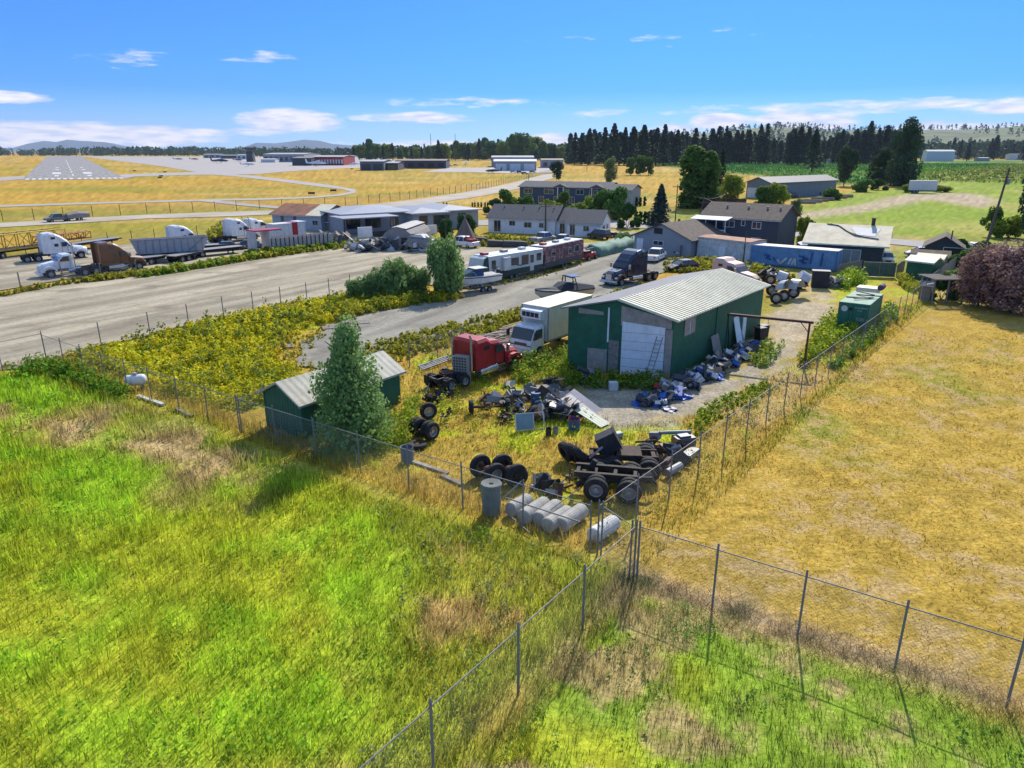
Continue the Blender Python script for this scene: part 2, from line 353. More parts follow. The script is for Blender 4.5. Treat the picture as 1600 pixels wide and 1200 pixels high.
PX_G1 = [(-700, 700), (-700, 560), (0, 463), (100, 445), (262, 427), (400, 405), (480, 394), (545, 385), (640, 389), (740, 387), (800, 388), (900, 383), (945, 378), (985, 362), (1010, 366), (1000, 384), (960, 392), (925, 403), (850, 428), (760, 450), (700, 452), (640, 440), (545, 462), (480, 471), (350, 497), (240, 524), (120, 553), (70, 574), (0, 580), (-300, 640)]
sheet('gravel_lot', PX_G1, MG1, .105, 1.2, 1.0)
PX_G2 = [(455, 572), (470, 535), (520, 508), (560, 493), (640, 477), (700, 459), (762, 449), (852, 430), (925, 405), (960, 393), (985, 380), (1000, 385), (1010, 400), (1075, 405), (1040, 425), (1010, 438), (1000, 450), (960, 462), (890, 478), (820, 492), (760, 512), (650, 540), (560, 562), (500, 580)]
sheet('gravel_driveway', PX_G2, MG2, .112, 1.0, .8)
sheet('truck_yard', [(-500, 520), (-500, 440), (0, 404), (170, 385), (340, 369), (372, 362), (430, 356), (540, 352), (640, 372), (560, 384), (480, 388), (262, 418), (100, 438), (0, 455)], MG1, .10, .9, 1.5)
MROAD = mat('road_asphalt', (.30, .275, .255), rough=.9, var=.15, scale=.3, bump=.3)
sheet('street', [(700, 345), (930, 343), (1050, 347), (1200, 358), (1400, 374), (1640, 392), (2400, 470), (2400, 486), (1640, 404), (1400, 383), (1200, 367), (1050, 356), (970, 358), (930, 354), (700, 352)], MROAD, .10, .5, 3)
MPATH = mat('pale_gravel_track', (.40, .34, .27), rough=.95, var=.2, scale=.1)
sheet('perimeter_road', [(-900, 400), (0, 349), (100, 343), (230, 336), (370, 331), (540, 325), (640, 313), (720, 302), (780, 291), (820, 281), (850, 272), (880, 273), (850, 283), (810, 295), (745, 308), (650, 322), (540, 331), (370, 338), (230, 342), (100, 350), (0, 356), (-900, 420)], MPATH, .10, .8, 4)
MCONC = mat('taxiway_concrete', (.36, .325, .30), rough=.9, var=.1, scale=.05)
sheet('taxiway', [(-900, 342), (0, 321), (150, 316.5), (300, 312.5), (420, 310), (480, 308), (530, 304), (548, 300), (535, 296), (500, 292), (430, 283), (370, 276), (330, 273), (350, 271.5), (400, 275), (450, 281), (520, 290), (555, 296), (557, 301), (535, 306), (480, 310.5), (420, 312.5), (300, 315), (150, 319), (0, 324), (-900, 347)], MCONC, .10)
sheet('taxiway', [(300, 313.5), (330, 313), (400, 320), (460, 325), (440, 327), (380, 322)], MCONC, .12)
MRWY = gravelmat('runway_asphalt', (.24, .225, .22), (.29, .275, .265), (.34, .325, .31), head((115, 281), (100, 244)), .1)
sheet('apron', [(125, 244.2), (600, 246), (640, 256), (600, 262), (540, 263), (450, 268), (400, 272.5), (300, 273.5), (210, 276), (195, 279.5), (185, 273), (306, 269), (260, 261), (190, 252)], MCONC, .11)
sheet('taxiway', [(-900, 292), (0, 277), (40, 275), (36, 280), (0, 283), (-900, 300)], MCONC, .11)
sheet('apron', [(700, 262), (880, 262), (860, 270), (800, 271), (730, 269), (660, 269)], MCONC, .10)
RWL = [(34, 281.5), (74, 244)]; RWR = [(197, 279.5), (126, 244)]
sheet('runway', [RWL[0], RWL[1], RWR[1], RWR[0]], MRWY, .12)
MWP = mat('runway_paint', (.60, .58, .54), rough=.7, var=.15, scale=.2)
def runway_marks():
    a, b = G(*RWL[0]), G(*RWL[1]); c, d = G(*RWR[0]), G(*RWR[1])
    mb = MB()
    def q(u0, u1, s0, s1):
        def P(u, s):
            p = a.lerp(b, s).lerp(c.lerp(d, s), u); return (p.x, p.y, 0)
        mb.add([P(u0, s0), P(u1, s0), P(u1, s1), P(u0, s1)], [(0, 1, 2, 3)])
    for k in range(16):
        u = .03+k*.06+(.02 if k > 7 else 0); q(u, u+.033, .001, .011)
    for s in range(12): q(.492, .508, .03+s*.04, .03+s*.04+.02)
    for u in (.27, .63): q(u, u+.10, .052, .072)
    for s in (.028, .11, .15): q(.30, .345, s, s+.01); q(.655, .70, s, s+.01)
    o = mb.obj('runway_marking', MWP); o.location.z = .135; tag(o, kind='structure')
runway_marks()
# ---------------------------------------------------------------- hills
def hill(name, px0, px1, ridge, Y, m, depth=900, seed=0, base=-5, rough=1):
    "ridge: (px,py) polyline of the skyline at distance Y, falling towards the viewer over depth"
    xs = np.linspace(px0, px1, 180); ry = np.interp(xs, [r[0] for r in ridge], [r[1] for r in ridge])
    c, s = math.cos(PITCH), math.sin(PITCH); k = len(xs); vs = []; rows = 14
    for j in range(rows):
        w = j/(rows-1)
        for i, (x, y) in enumerate(zip(xs, ry)):
            dy = FP*c+(600-y)*s; dz = -FP*s+(600-y)*c; top = CH+dz*Y/dy
            X = (x-800)/dy*Y; yw = Y-depth*w; nn = (fbm(np.array([i*.15+seed]), np.array([j*.4]), seed)[0]-.5)*.25*top*math.sin(math.pi*w)*rough
            vs.append((X*(yw/Y), yw, max(base, top)*(1-sstep(np.array(w)))*1.0+float(nn)+base*w))
    fs = [(j*k+i, j*k+i+1, (j+1)*k+i+1, (j+1)*k+i) for j in range(rows-1) for i in range(k-1)]
    mb = MB(); mb.add(vs, fs); o = mb.obj(name, m, smooth=True); return tag(o, kind='structure')
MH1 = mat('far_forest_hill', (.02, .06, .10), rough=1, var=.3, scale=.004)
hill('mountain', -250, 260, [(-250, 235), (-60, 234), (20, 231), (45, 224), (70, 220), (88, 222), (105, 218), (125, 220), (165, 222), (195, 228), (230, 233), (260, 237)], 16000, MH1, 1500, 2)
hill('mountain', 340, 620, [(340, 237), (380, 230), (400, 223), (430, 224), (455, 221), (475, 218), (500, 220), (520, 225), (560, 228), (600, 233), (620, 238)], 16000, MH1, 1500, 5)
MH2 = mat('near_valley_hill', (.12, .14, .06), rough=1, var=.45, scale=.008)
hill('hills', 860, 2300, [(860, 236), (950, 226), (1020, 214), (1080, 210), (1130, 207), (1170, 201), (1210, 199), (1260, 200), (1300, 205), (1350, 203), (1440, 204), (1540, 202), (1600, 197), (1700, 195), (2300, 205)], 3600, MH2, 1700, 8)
# ---------------------------------------------------------------- vegetation builders
def leafmat(name, col, tr=.35, var=.35, objrand=.12):
    return mat(name, col, rough=.75, var=var, scale=9, spec=.08, transl=tr, objrand=objrand)
M_BARK = mat('bark', (.09, .07, .055), rough=.95, var=.3, scale=8, bump=.4)
M_CON = leafmat('needles_dark', (.042, .082, .038), .22)
M_CON2 = leafmat('needles_blue', (.07, .115, .09), .2)
M_DEC = leafmat('leaves_mid', (.10, .19, .035), .38)
M_DEC2 = leafmat('leaves_pale', (.17, .23, .09), .38)
M_POP = leafmat('leaves_poplar', (.22, .345, .11), .42)
M_YGR = leafmat('leaves_yellowgreen', (.21, .27, .03), .4)
M_PUR = leafmat('leaves_purple', (.31, .185, .155), .3)
M_HEDGE = leafmat('leaves_hedge', (.055, .12, .03), .3)
def quads(c, n, s, rng, up=0.3, asp=1.0, drop=0.0):
    "little leaf faces at the points c with normals n"
    k = len(c); r = rng.normal(size=(k, 3)); n = n/(np.linalg.norm(n, axis=1, keepdims=True)+1e-9)
    nn = n+r*.55; nn[:, 2] += up; nn /= np.linalg.norm(nn, axis=1, keepdims=True)
    t = np.cross(nn, rng.normal(size=(k, 3))); t /= np.linalg.norm(t, axis=1, keepdims=True)+1e-9; b = np.cross(nn, t)
    ss = (s*(.6+.8*rng.random(k)))[:, None] if np.ndim(s) == 0 else (s*(.6+.8*rng.random(k)))[:, None]
    t = t*ss*asp; b = b*ss; b[:, 2] -= drop*ss[:, 0]
    v = np.stack([c-t-b*.3, c+b*-1.0, c+t-b*.1, c+b], 1).reshape(-1, 3)
    return v, np.arange(4*k).reshape(-1, 4)
def m_broad(seed, blobs=26, leaves=2600, size=.028, shape='round', trunk=.16):
    "tree one metre high: returns (crown verts, faces)"
    rng = np.random.default_rng(seed); C = []; R = []
    for i in range(blobs):
        z = rng.random(); a = rng.random()*6.283
        if shape == 'round': w = .36*math.sin(math.pi*(.12+.8*z))**.7; zc = trunk+.05+(1-trunk-.12)*z
        elif shape == 'column': w = .17*math.sin(math.pi*(.1+.86*z))**.6; zc = .04+.90*z
        elif shape == 'cone': w = .30*(1-z)**.75+.015; zc = .08+.86*z
        else: w = .55*math.sin(math.pi*(.3+.6*z)); zc = .1+.75*z
        q = rng.random()**.5; C.append((w*q*math.cos(a), w*q*math.sin(a), zc)); R.append((.09+.09*rng.random())*(.7 if shape in ('column',) else 1)*(1.25-.75*z if shape == 'cone' else 1)*(1.5 if shape == 'bush' else 1))
    C = np.array(C); R = np.array(R); idx = rng.choice(blobs, leaves, p=R**2/np.sum(R**2))
    d = rng.normal(size=(leaves, 3)); d /= np.linalg.norm(d, axis=1, keepdims=True)
    rr = R[idx]*(.55+.55*rng.random(leaves)**.6); c = C[idx]+d*rr[:, None]; c[:, 2] = np.maximum(c[:, 2], .02)
    return quads(c, d, size, rng)
def m_conifer(seed, n=2200, size=.02, width=.17, gap=.45, base=.1):
    rng = np.random.default_rng(seed); c = []; d = []
    L_ = 34; whorl = rng.random((L_, 9))
    for i in range(n):
        z = rng.random()**.85; l = int(z*L_) % L_; k = rng.integers(0, 9)
        if whorl[l, k] < gap*.5: continue
        a = k*.698+l*1.3+rng.normal()*.12; ln = width*(1-z)**.8*(.55+.75*whorl[l, k])+.012; q = rng.random()**.6
        zz = base+(1-base)*((l+.5)/L_)-q*ln*.35+rng.normal()*.006
        c.append((math.cos(a)*ln*q, math.sin(a)*ln*q, max(.02, zz))); d.append((math.cos(a)*.3, math.sin(a)*.3, 1))
    c = np.array(c); return quads(c, np.array(d), size, rng, asp=.8, drop=.25)
TREEP = {}
def tree(key, loc, h, label, cat='tree', group=None, name=None, wscale=1.0, mtl=None, rz=None):
    "kind key picks the crown; first of a kind is built, the rest are copies of it and of its parts"
    kinds = {'fir': ('conifer', 1, M_CON, dict(n=3200, size=.021, width=.19, gap=.5)), 'fir_b': ('conifer', 2, M_CON, dict(n=3200, size=.022, width=.15, gap=.75)),
             'fir_c': ('conifer', 3, M_CON, dict(n=2600, size=.024, width=.22, gap=.7, base=.14)), 'spruce': ('conifer', 4, M_CON2, dict(n=6500, size=.024, width=.34, gap=.15, base=.02)),
             'round': ('broad', 5, M_DEC, dict(leaves=5000, size=.023)), 'round_b': ('broad', 6, M_DEC, dict(leaves=3600, size=.027, blobs=18)),
             'pale': ('broad', 7, M_DEC2, dict(leaves=3600, size=.026, blobs=30, shape='round')), 'column': ('broad', 8, M_DEC, dict(leaves=9000, size=.02, blobs=60, shape='column')),
             'pine': ('broad', 9, M_CON, dict(leaves=5200, size=.022, blobs=26, trunk=.2)), 'poplar': ('broad', 10, M_POP, dict(leaves=13000, size=.0125, blobs=90, shape='cone')),
             'big': ('broad', 11, M_CON, dict(leaves=9000, size=.018, blobs=46, trunk=.03)), 'bush': ('broad', 12, M_DEC, dict(leaves=2600, size=.05, blobs=12, shape='bush')),
             'bush_b': ('broad', 13, M_HEDGE, dict(leaves=2600, size=.055, blobs=10, shape='bush')), 'bush_p': ('broad', 14, M_POP, dict(leaves=6500, size=.03, blobs=26, shape='bush')),
             'bush_y': ('broad', 15, M_YGR, dict(leaves=2200, size=.05, blobs=14, shape='bush')), 'plum': ('broad', 16, M_PUR, dict(leaves=10000, size=.0155, blobs=50, trunk=.1)),
             'cedar': ('broad', 17, M_HEDGE, dict(leaves=900, size=.05, blobs=16, shape='column')), 'dome': ('broad', 18, M_HEDGE, dict(leaves=9000, size=.028, blobs=22, shape='bush'))}
    kind, seed, mm, kw = kinds[key]; name = name or {'conifer': 'conifer_tree', 'broad': 'broadleaf_tree'}[kind]
    rz = random.random()*6.28 if rz is None else rz
    if key in TREEP:
        r = copytree(TREEP[key])
        r.name = name
        for k_ in ('group',):
            if k_ in r: del r[k_]
    else:
        r = thing(name, label, cat, (0, 0, 0)); TREEP[key] = r
        v, f = (m_conifer if kind == 'conifer' else m_broad)(seed, **kw)
        cr = npmesh('crown' if 'bush' not in key and key not in ('cedar', 'dome') else 'foliage', v, f, mtl or mm); cr.parent = r
        t = MB()
        if 'bush' in key or key == 'dome':
            for k in range(6): a = k*1.05; t.tube((0, 0, 0), (.3*math.cos(a), .3*math.sin(a), .5), .012, .004, n=5)
        else:
            t.tube((0, 0, -.01), (.004, .002, .5), .018, .011, n=7); t.tube((.004, .002, .5), (0, 0, .93), .011, .002, n=6)
            if kind == 'broad':
                for k in range(7):
                    a = k*2.4; z = .2+.08*k; q = .2 if kw.get('shape') != 'column' else .09
                    t.tube((0, 0, z), (q*math.cos(a), q*math.sin(a), z+.16), .008, .003, n=5)
            else:
                for k in range(14):
                    a = k*2.4; z = .15+.055*k; q = kw['width']*.7*(1-z)
                    t.tube((0, 0, z), (q*math.cos(a), q*math.sin(a), z-.01), .004, .001, n=4)
        t.obj('trunk' if 'bush' not in key and key != 'dome' else 'stems', M_BARK, r)
    r.location = loc; r.rotation_euler = (0, 0, rz); r.scale = (h*wscale, h*wscale, h)
    tag(r, label, cat, group); return r
# ---------------------------------------------------------------- shared materials
GLASS = mat('dark_window_glass', (.03, .04, .05), rough=.08, var=.1, spec=.8)
CHROME = mat('worn_chrome', (.55, .55, .56), rough=.25, metal=.9, var=.2, scale=5)
RUBBER = mat('tyre_rubber', (.018, .018, .02), rough=.85, var=.3, scale=6, bump=.3, dirt=.35)
ALU = mat('wheel_aluminium', (.42, .42, .43), rough=.4, metal=.7, var=.25, scale=8, dirt=.3)
BLACK = mat('black_steel', (.02, .02, .022), rough=.6, var=.3, dirt=.4)
RUST = mat('rusty_steel', (.10, .048, .03), rough=.9, var=.5, scale=4, bump=.4)
WHITE = mat('white_paint', (.78, .78, .78), rough=.35, var=.06, dirt=.4, coat=.2)
WHITE2 = mat('weathered_white', (.6, .6, .58), rough=.7, var=.12, dirt=.4)
GALV = mat('galvanised_steel', (.20, .195, .19), rough=.65, metal=.1, var=.15, scale=8)
REDP = mat('red_paint', (.36, .012, .018), rough=.5, var=.12, coat=.1, dirt=.2)
LAMP_R = mat('red_lamp_lens', (.4, .02, .02), rough=.3)
LAMP_W = mat('lamp_lens', (.7, .7, .65), rough=.15)
WOOD = mat('grey_wood', (.23, .20, .17), rough=.9, var=.35, scale=5)
PLY = mat('weathered_plywood', (.33, .29, .25), rough=.9, var=.25, scale=3, dirt=.3)
def wheel(parent, x, y, z, r=.5, w=.28, rim=None, side=1, dual=False, ry=0):
    "tyre with a dished rim; axle along local y; side = +1 shows its face at +y"
    M_ = TR(x, y, z, rx=-math.pi/2*side)
    h = w/2; t = MB(); t.lathe([(r*.56, -h), (r*.86, -h), (r*.97, -h*.75), (r, -h*.3), (r, h*.3), (r*.97, h*.75), (r*.86, h), (r*.56, h), (r*.53, h*.5), (r*.53, -h*.9), (r*.56, -h)], M_, 22)
    if dual: t.lathe([(r*.56, -h), (r*.86, -h), (r*.97, -h*.75), (r, -h*.3), (r, h*.3), (r*.97, h*.75), (r*.86, h), (r*.56, h), (r*.56, -h)], M_ @ TR(z=-w*1.15), 22)
    o = t.obj('wheel', RUBBER, parent, smooth=False)
    k = MB(); k.lathe([(r*.56, h*.9), (r*.5, h*.75), (r*.44, h*.1 if not dual else -h*.2), (r*.22, h*.15 if not dual else -h*.1), (r*.2, h*.7), (r*.001, h*.75)], M_, 18)
    k.obj('rim', rim or ALU, o); return o
# ---------------------------------------------------------------- vehicles
def semi(label, loc, rz, paint, roof='tall', paint2=None, tanks=True, stacks=True, frame=True, group=None, name='semi_truck', hoodm=None, open_window=False, conv=True, glass=GLASS):
    "highway tractor, nose along +x, wheels on z=0"
    r = thing(name, label, 'truck', loc, rz, group)
    # sleeper and cab shell
    top = {'tall': [(-1.35, 3.85), (-.6, 3.95), (.1, 3.8), (.75, 3.45), (1.25, 3.0), (1.5, 2.8)], 'mid': [(-1.35, 3.05), (-1.1, 3.25), (-.1, 3.28), (.4, 2.95), (1.2, 2.85), (1.45, 2.75)], 'day': [(.35, 2.7), (.6, 2.8), (1.35, 2.75)]}[roof]
    x0 = top[0][0]
    def ring(x, zt, hw, zb=1.05): return [(x, -hw, zb), (x, -hw, zt-.25), (x, -hw*.82, zt), (x, hw*.82, zt), (x, hw, zt-.25), (x, hw, zb)]
    secs = [ring(x, z, 1.22 if x < .4 else 1.12) for x, z in top]+[ring(2.05, 2.0, 1.02)]
    MB().loft(secs).obj('cab', paint, r, bevel=.03)
    hm = hoodm or paint
    hd = MB(); hd.loft([[(2.0, -.95, 1.0), (2.0, -.95, 1.75), (2.0, -.7, 2.0), (2.0, .7, 2.0), (2.0, .95, 1.75), (2.0, .95, 1.0)], [(3.5, -.82, .95), (3.5, -.8, 1.5), (3.5, -.55, 1.74), (3.5, .55, 1.74), (3.5, .8, 1.5), (3.5, .82, .95)], [(3.95, -.6, .85), (3.95, -.6, 1.3), (3.95, -.45, 1.5), (3.95, .45, 1.5), (3.95, .6, 1.3), (3.95, .6, .85)]])
    for s in (-1, 1):
        hd.prism([(2.15, .95), (2.3, 1.25), (2.6, 1.45), (3.1, 1.48), (3.5, 1.35), (3.8, 1.05), (3.95, .75), (3.6, .75), (3.45, 1.0), (3.1, 1.22), (2.7, 1.2), (2.45, 1.0), (2.35, .8), (2.15, .8)], s*.8, s*1.2)
    hd.obj('hood', hm, r, bevel=.03)
    MB().box(3.9, 4.02, -.42, .42, .8, 1.45).box(3.985, 4.03, -.34, .34, .86, .9).box(3.985, 4.03, -.34, .34, 1.0, 1.04).box(3.985, 4.03, -.34, .34, 1.14, 1.18).box(3.985, 4.03, -.34, .34, 1.28, 1.32).obj('grille', CHROME, r)
    MB().prism([(3.85, .4), (4.15, .42), (4.2, .6), (4.15, .78), (3.85, .8)], -1.18, 1.18).obj('bumper', CHROME if paint is not WHITE else WHITE, r, bevel=.02)
    for s in (-1, 1): MB().box(3.72, 3.9, s*.95-.16, s*.95+.16, .95, 1.15).obj('headlight', LAMP_W, r, bevel=.02)
    zt = top[-1][1]; xt = top[-1][0]
    MB().add([(xt+.03, -.92, zt-.1), (xt+.03, .92, zt-.1), (2.09, .93, 2.08), (2.09, -.93, 2.08), (xt-.02, -.92, zt-.12), (xt-.02, .92, zt-.12), (2.0, .93, 2.03), (2.0, -.93, 2.03)], [(0, 3, 2, 1), (4, 5, 6, 7), (0, 1, 5, 4), (1, 2, 6, 5), (2, 3, 7, 6), (3, 0, 4, 7)]).obj('windshield', glass, r)
    for s in (-1, 1):
        y = s*1.17; MB().prism([(.75, 1.95), (.75, 2.55), (1.3, 2.55), (1.8, 2.05), (1.8, 1.95)], y-.06, y+.035 if s > 0 else y+.06-.12+.01).obj('side_window', glass, r)
        d = MB().prism([(.68, 1.1), (.68, 2.62), (.70, 2.62), (.70, 1.1)], s*1.2, s*1.235).prism([(1.86, 1.1), (1.86, 1.95), (1.88, 1.95), (1.88, 1.1)], s*1.0, s*1.14).obj('door_seam', BLACK, r)
        m = MB().box(1.85, 1.98, s*1.38-.12, s*1.38+.12, 1.9, 2.45).tube((1.75, s*1.1, 2.4), (1.92, s*1.38, 2.4), .02).tube((1.75, s*1.1, 1.95), (1.92, s*1.38, 1.95), .02).obj('mirror', CHROME, r, bevel=.01)
        if roof != 'day': MB().prism([(-.5, zt-.35 if roof == 'mid' else 3.05), (-.5, zt-.05 if roof == 'mid' else 3.35), (.05, zt-.05 if roof == 'mid' else 3.35), (.05, zt-.35 if roof == 'mid' else 3.05)], s*1.2, s*1.245).obj('sleeper_window', glass, r)
        if roof == 'tall':
            MB().box(-1.75, -1.35, s*1.2-.02, s*1.2+.02, 1.1, 3.75).obj('side_fairing', paint, r)
            MB().prism([(-.2, 2.0), (-.2, 2.4), (.3, 2.4), (.3, 2.0)], s*1.2, s*1.242).obj('sleeper_window', glass, r)
        if tanks:
            MB().tube((-.9, s*.98, .75), (1.0, s*.98, .75), .33, n=18).obj('fuel_tank', CHROME, r)
            st = MB().box(1.05, 1.95, s*1.0-.18, s*1.0+.18, .45, .52).box(1.05, 1.95, s*1.0-.1, s*1.0+.18, .85, .92).obj('step', ALU, r)
        if stacks and roof != 'tall': MB().tube((x0-.2, s*.95, 1.0), (x0-.2, s*.95, 3.3), .09, n=10).tube((x0-.2, s*.95, 3.3), (x0-.38, s*.95, 3.75), .085, n=10).obj('exhaust_stack', CHROME, r)
    fr = MB()
    for s in (-1, 1): fr.box(-4.4, 3.6, s*.43-.05, s*.43+.05, .72, 1.0)
    for x in (-4.3, -3.2, -2.2, -1.5): fr.box(x-.08, x+.08, -.38, .38, .76, .95)
    for x in (-3.75, -2.4): fr.tube((x, -.8, .52), (x, .8, .52), .13)
    fr.tube((2.95, -.9, .5), (2.95, .9, .5), .09); fr.obj('frame', BLACK, r)
    MB().lathe([(.05, 1.16), (.5, 1.16), (.5, 1.06), (.05, 1.02)], TR(x=-3.1), 16).box(-3.7, -2.6, -.35, .35, 1.0, 1.06).obj('fifth_wheel', RUST, r)
    for x in (-3.75, -2.4):
        for s in (-1, 1):
            wheel(r, x, s*1.02, .52, .52, .27, side=s, dual=True)
            MB().prism([(x-.5, .35), (x-.5, .98), (x-.46, .98), (x-.46, .35)] if x < -3 else [(x-.2, 1.08), (x-.2, 1.1), (x+.2, 1.1), (x+.2, 1.08)], s*.78, s*1.18).obj('mud_flap', BLACK, r)
    for s in (-1, 1): wheel(r, 2.95, s*1.05, .52, .52, .27, side=s)
    return r
def car(label, loc, rz, paint, kind='sedan', group=None, name='parked_car', cat='car'):
    r = thing(name, label, cat, loc, rz, group)
    L_, hw, belt, rf = {'sedan': (4.6, .9, .92, 1.42), 'suv': (4.6, .92, 1.05, 1.75), 'pickup': (5.6, .98, 1.1, 1.82), 'hatch': (4.2, .88, .98, 1.5)}[kind]
    h = L_/2; lift = .12 if kind in ('pickup', 'suv') else 0
    def ring(x, w, zb, zt): return [(x, -w, zb), (x, -w, zt-.12), (x, -w*.9, zt), (x, w*.9, zt), (x, w, zt-.12), (x, w, zb)]
    zb = .3+lift
    if kind == 'pickup': secs = [ring(-h, hw*.95, zb+.15, belt), ring(-h+.1, hw, zb, belt+.02), ring(0, hw, zb, belt+.02), ring(1.3, hw, zb, belt+.02), ring(h-.4, hw*.96, zb, belt-.06), ring(h, hw*.85, zb+.1, belt-.25)]
    else: secs = [ring(-h, hw*.85, zb+.1, belt-.15), ring(-h+.3, hw*.97, zb, belt), ring(0, hw, zb, belt), ring(1.0, hw, zb, belt), ring(h-.5, hw*.95, zb, belt-.2), ring(h, hw*.78, zb+.1, belt-.38)]
    MB().loft(secs).obj('body', paint, r, bevel=.05)
    cab = {'sedan': (-1.9, -1.2, .25, 1.15), 'suv': (-2.2, -1.95, .35, 1.1), 'pickup': (-.75, -.55, .95, 1.55), 'hatch': (-2.0, -1.4, .3, 1.1)}[kind]
    a, b, c, d = cab
    def fr(x0, x1, x2, x3, w0, w1, z0, z1): return [(x0, -w0, z0), (x3, -w0, z0), (x3, w0, z0), (x0, w0, z0), (x1, -w1, z1), (x2, -w1, z1), (x2, w1, z1), (x1, w1, z1)], [(3, 2, 1, 0), (4, 5, 6, 7), (0, 1, 5, 4), (1, 2, 6, 5), (2, 3, 7, 6), (3, 0, 4, 7)]
    MB().add(*fr(a, b, c, d, hw*.93, hw*.74, belt-.03, rf-.05)).obj('windows', GLASS, r)
    rb = MB().add(*fr(b-.05, b+.04, c-.04, c+.08, hw*.76, hw*.70, rf-.06, rf))
    for s in (-1, 1):
        for (p, q) in (((a, belt), (b, rf-.04)), ((d, belt), (c, rf-.04)), (((a+d)/2, belt), ((b+c)/2, rf-.04))):
            rb.tube((p[0], s*hw*.935, p[1]), (q[0], s*hw*.745, q[1]), .035, n=5)
    rb.obj('roof', paint, r)
    if kind == 'pickup':
        MB().box(-h+.12, -.95, -hw*.84, hw*.84, belt-.02, belt+.03).obj('bed_liner', BLACK, r)
        MB().box(-h-.12, -h+.06, -hw*.9, hw*.9, .45, .62).obj('rear_bumper', CHROME, r)
    for s in (-1, 1):
        MB().box(h-.3, h-.02, s*hw*.66-.16, s*hw*.66+.16, belt-.42, belt-.25).obj('headlight', LAMP_W, r, bevel=.02)
        MB().box(-h-.02, -h+.1, s*hw*.72-.1, s*hw*.72+.1, belt-.32, belt-.1).obj('tail_light', LAMP_R, r)
        MB().box(d-.5, d-.3, s*(hw+.12)-.09, s*(hw+.12)+.09, belt, belt+.15).obj('mirror', paint, r, bevel=.02)
    wr = .38 if kind in ('pickup', 'suv') else .32
    for x in (-h*.6, h*.62):
        for s in (-1, 1): wheel(r, x, s*(hw-.1), wr, wr, .22, side=s)
    MB().box(h-.06, h+.01, -hw*.45, hw*.45, zb+.15, zb+.4).obj('grille', BLACK, r)
    return r
def flatbed(label, loc, rz, L_=8, w=2.5, deckm=WOOD, rails=None, group=None, name='flatbed_trailer', deckz=1.25, axles=2, ax0=-.75):
    r = thing(name, label, 'trailer', loc, rz, group)
    MB().box(-L_/2, L_/2, -w/2, w/2, deckz-.08, deckz).obj('deck', deckm, r, bevel=.01)
    fr = MB()
    for s in (-1, 1): fr.box(-L_/2, L_/2-.2, s*.5-.06, s*.5+.06, deckz-.45, deckz-.09); fr.box(-L_/2, L_/2, s*w/2-.03, s*w/2+.03, deckz-.16, deckz+.03)
    for k in range(int(L_)): fr.box(-L_/2+k+.4, -L_/2+k+.5, -w/2+.05, w/2-.05, deckz-.2, deckz-.1)
    for s in (-1, 1): fr.box(L_/2-1.8, L_/2-1.65, s*.8-.08, s*.8+.08, .05, deckz-.1)
    fr.obj('frame', BLACK, r)
    for k in range(axles):
        x = -L_/2+1.2+k*1.25
        for s in (-1, 1): wheel(r, x, s*(w/2-.2), .5, .5, .26, side=s, dual=True)
    return r
# ---------------------------------------------------------------- buildings
def facade_window(r, x, z, w, h, D=0, side='front', L_=0, frame=None, glass=GLASS, name='window', div=1):
    "window centred at x,z on a wall: front is y=D facing -y; right is x=L_ facing +x; left is x=0 facing -x"
    fr = MB(); t = .07
    def bx(mb, a0, a1, o0, o1, z0, z1):
        if side == 'front': mb.box(a0, a1, D-o1, D-o0, z0, z1)
        elif side == 'right': mb.box(L_+o0, L_+o1, a0, a1, z0, z1)
        else: mb.box(L_-o1, L_-o0, a0, a1, z0, z1)
    for (a0, a1, z0, z1) in ((x-w/2-t, x+w/2+t, z+h/2, z+h/2+t), (x-w/2-t, x+w/2+t, z-h/2-t, z-h/2), (x-w/2-t, x-w/2, z-h/2, z+h/2), (x+w/2, x+w/2+t, z-h/2, z+h/2)): bx(fr, a0, a1, .0, .07, z0, z1)
    for k in range(1, div+1): xx = x-w/2+w*k/(div+1); bx(fr, xx-.025, xx+.025, .03, .06, z-h/2, z+h/2)
    o = fr.obj(name, frame or WHITE2, r); g = MB(); bx(g, x-w/2, x+w/2, .004, .025, z-h/2, z+h/2); g.obj('pane' if 'window' in name else 'panel', glass, o); return o
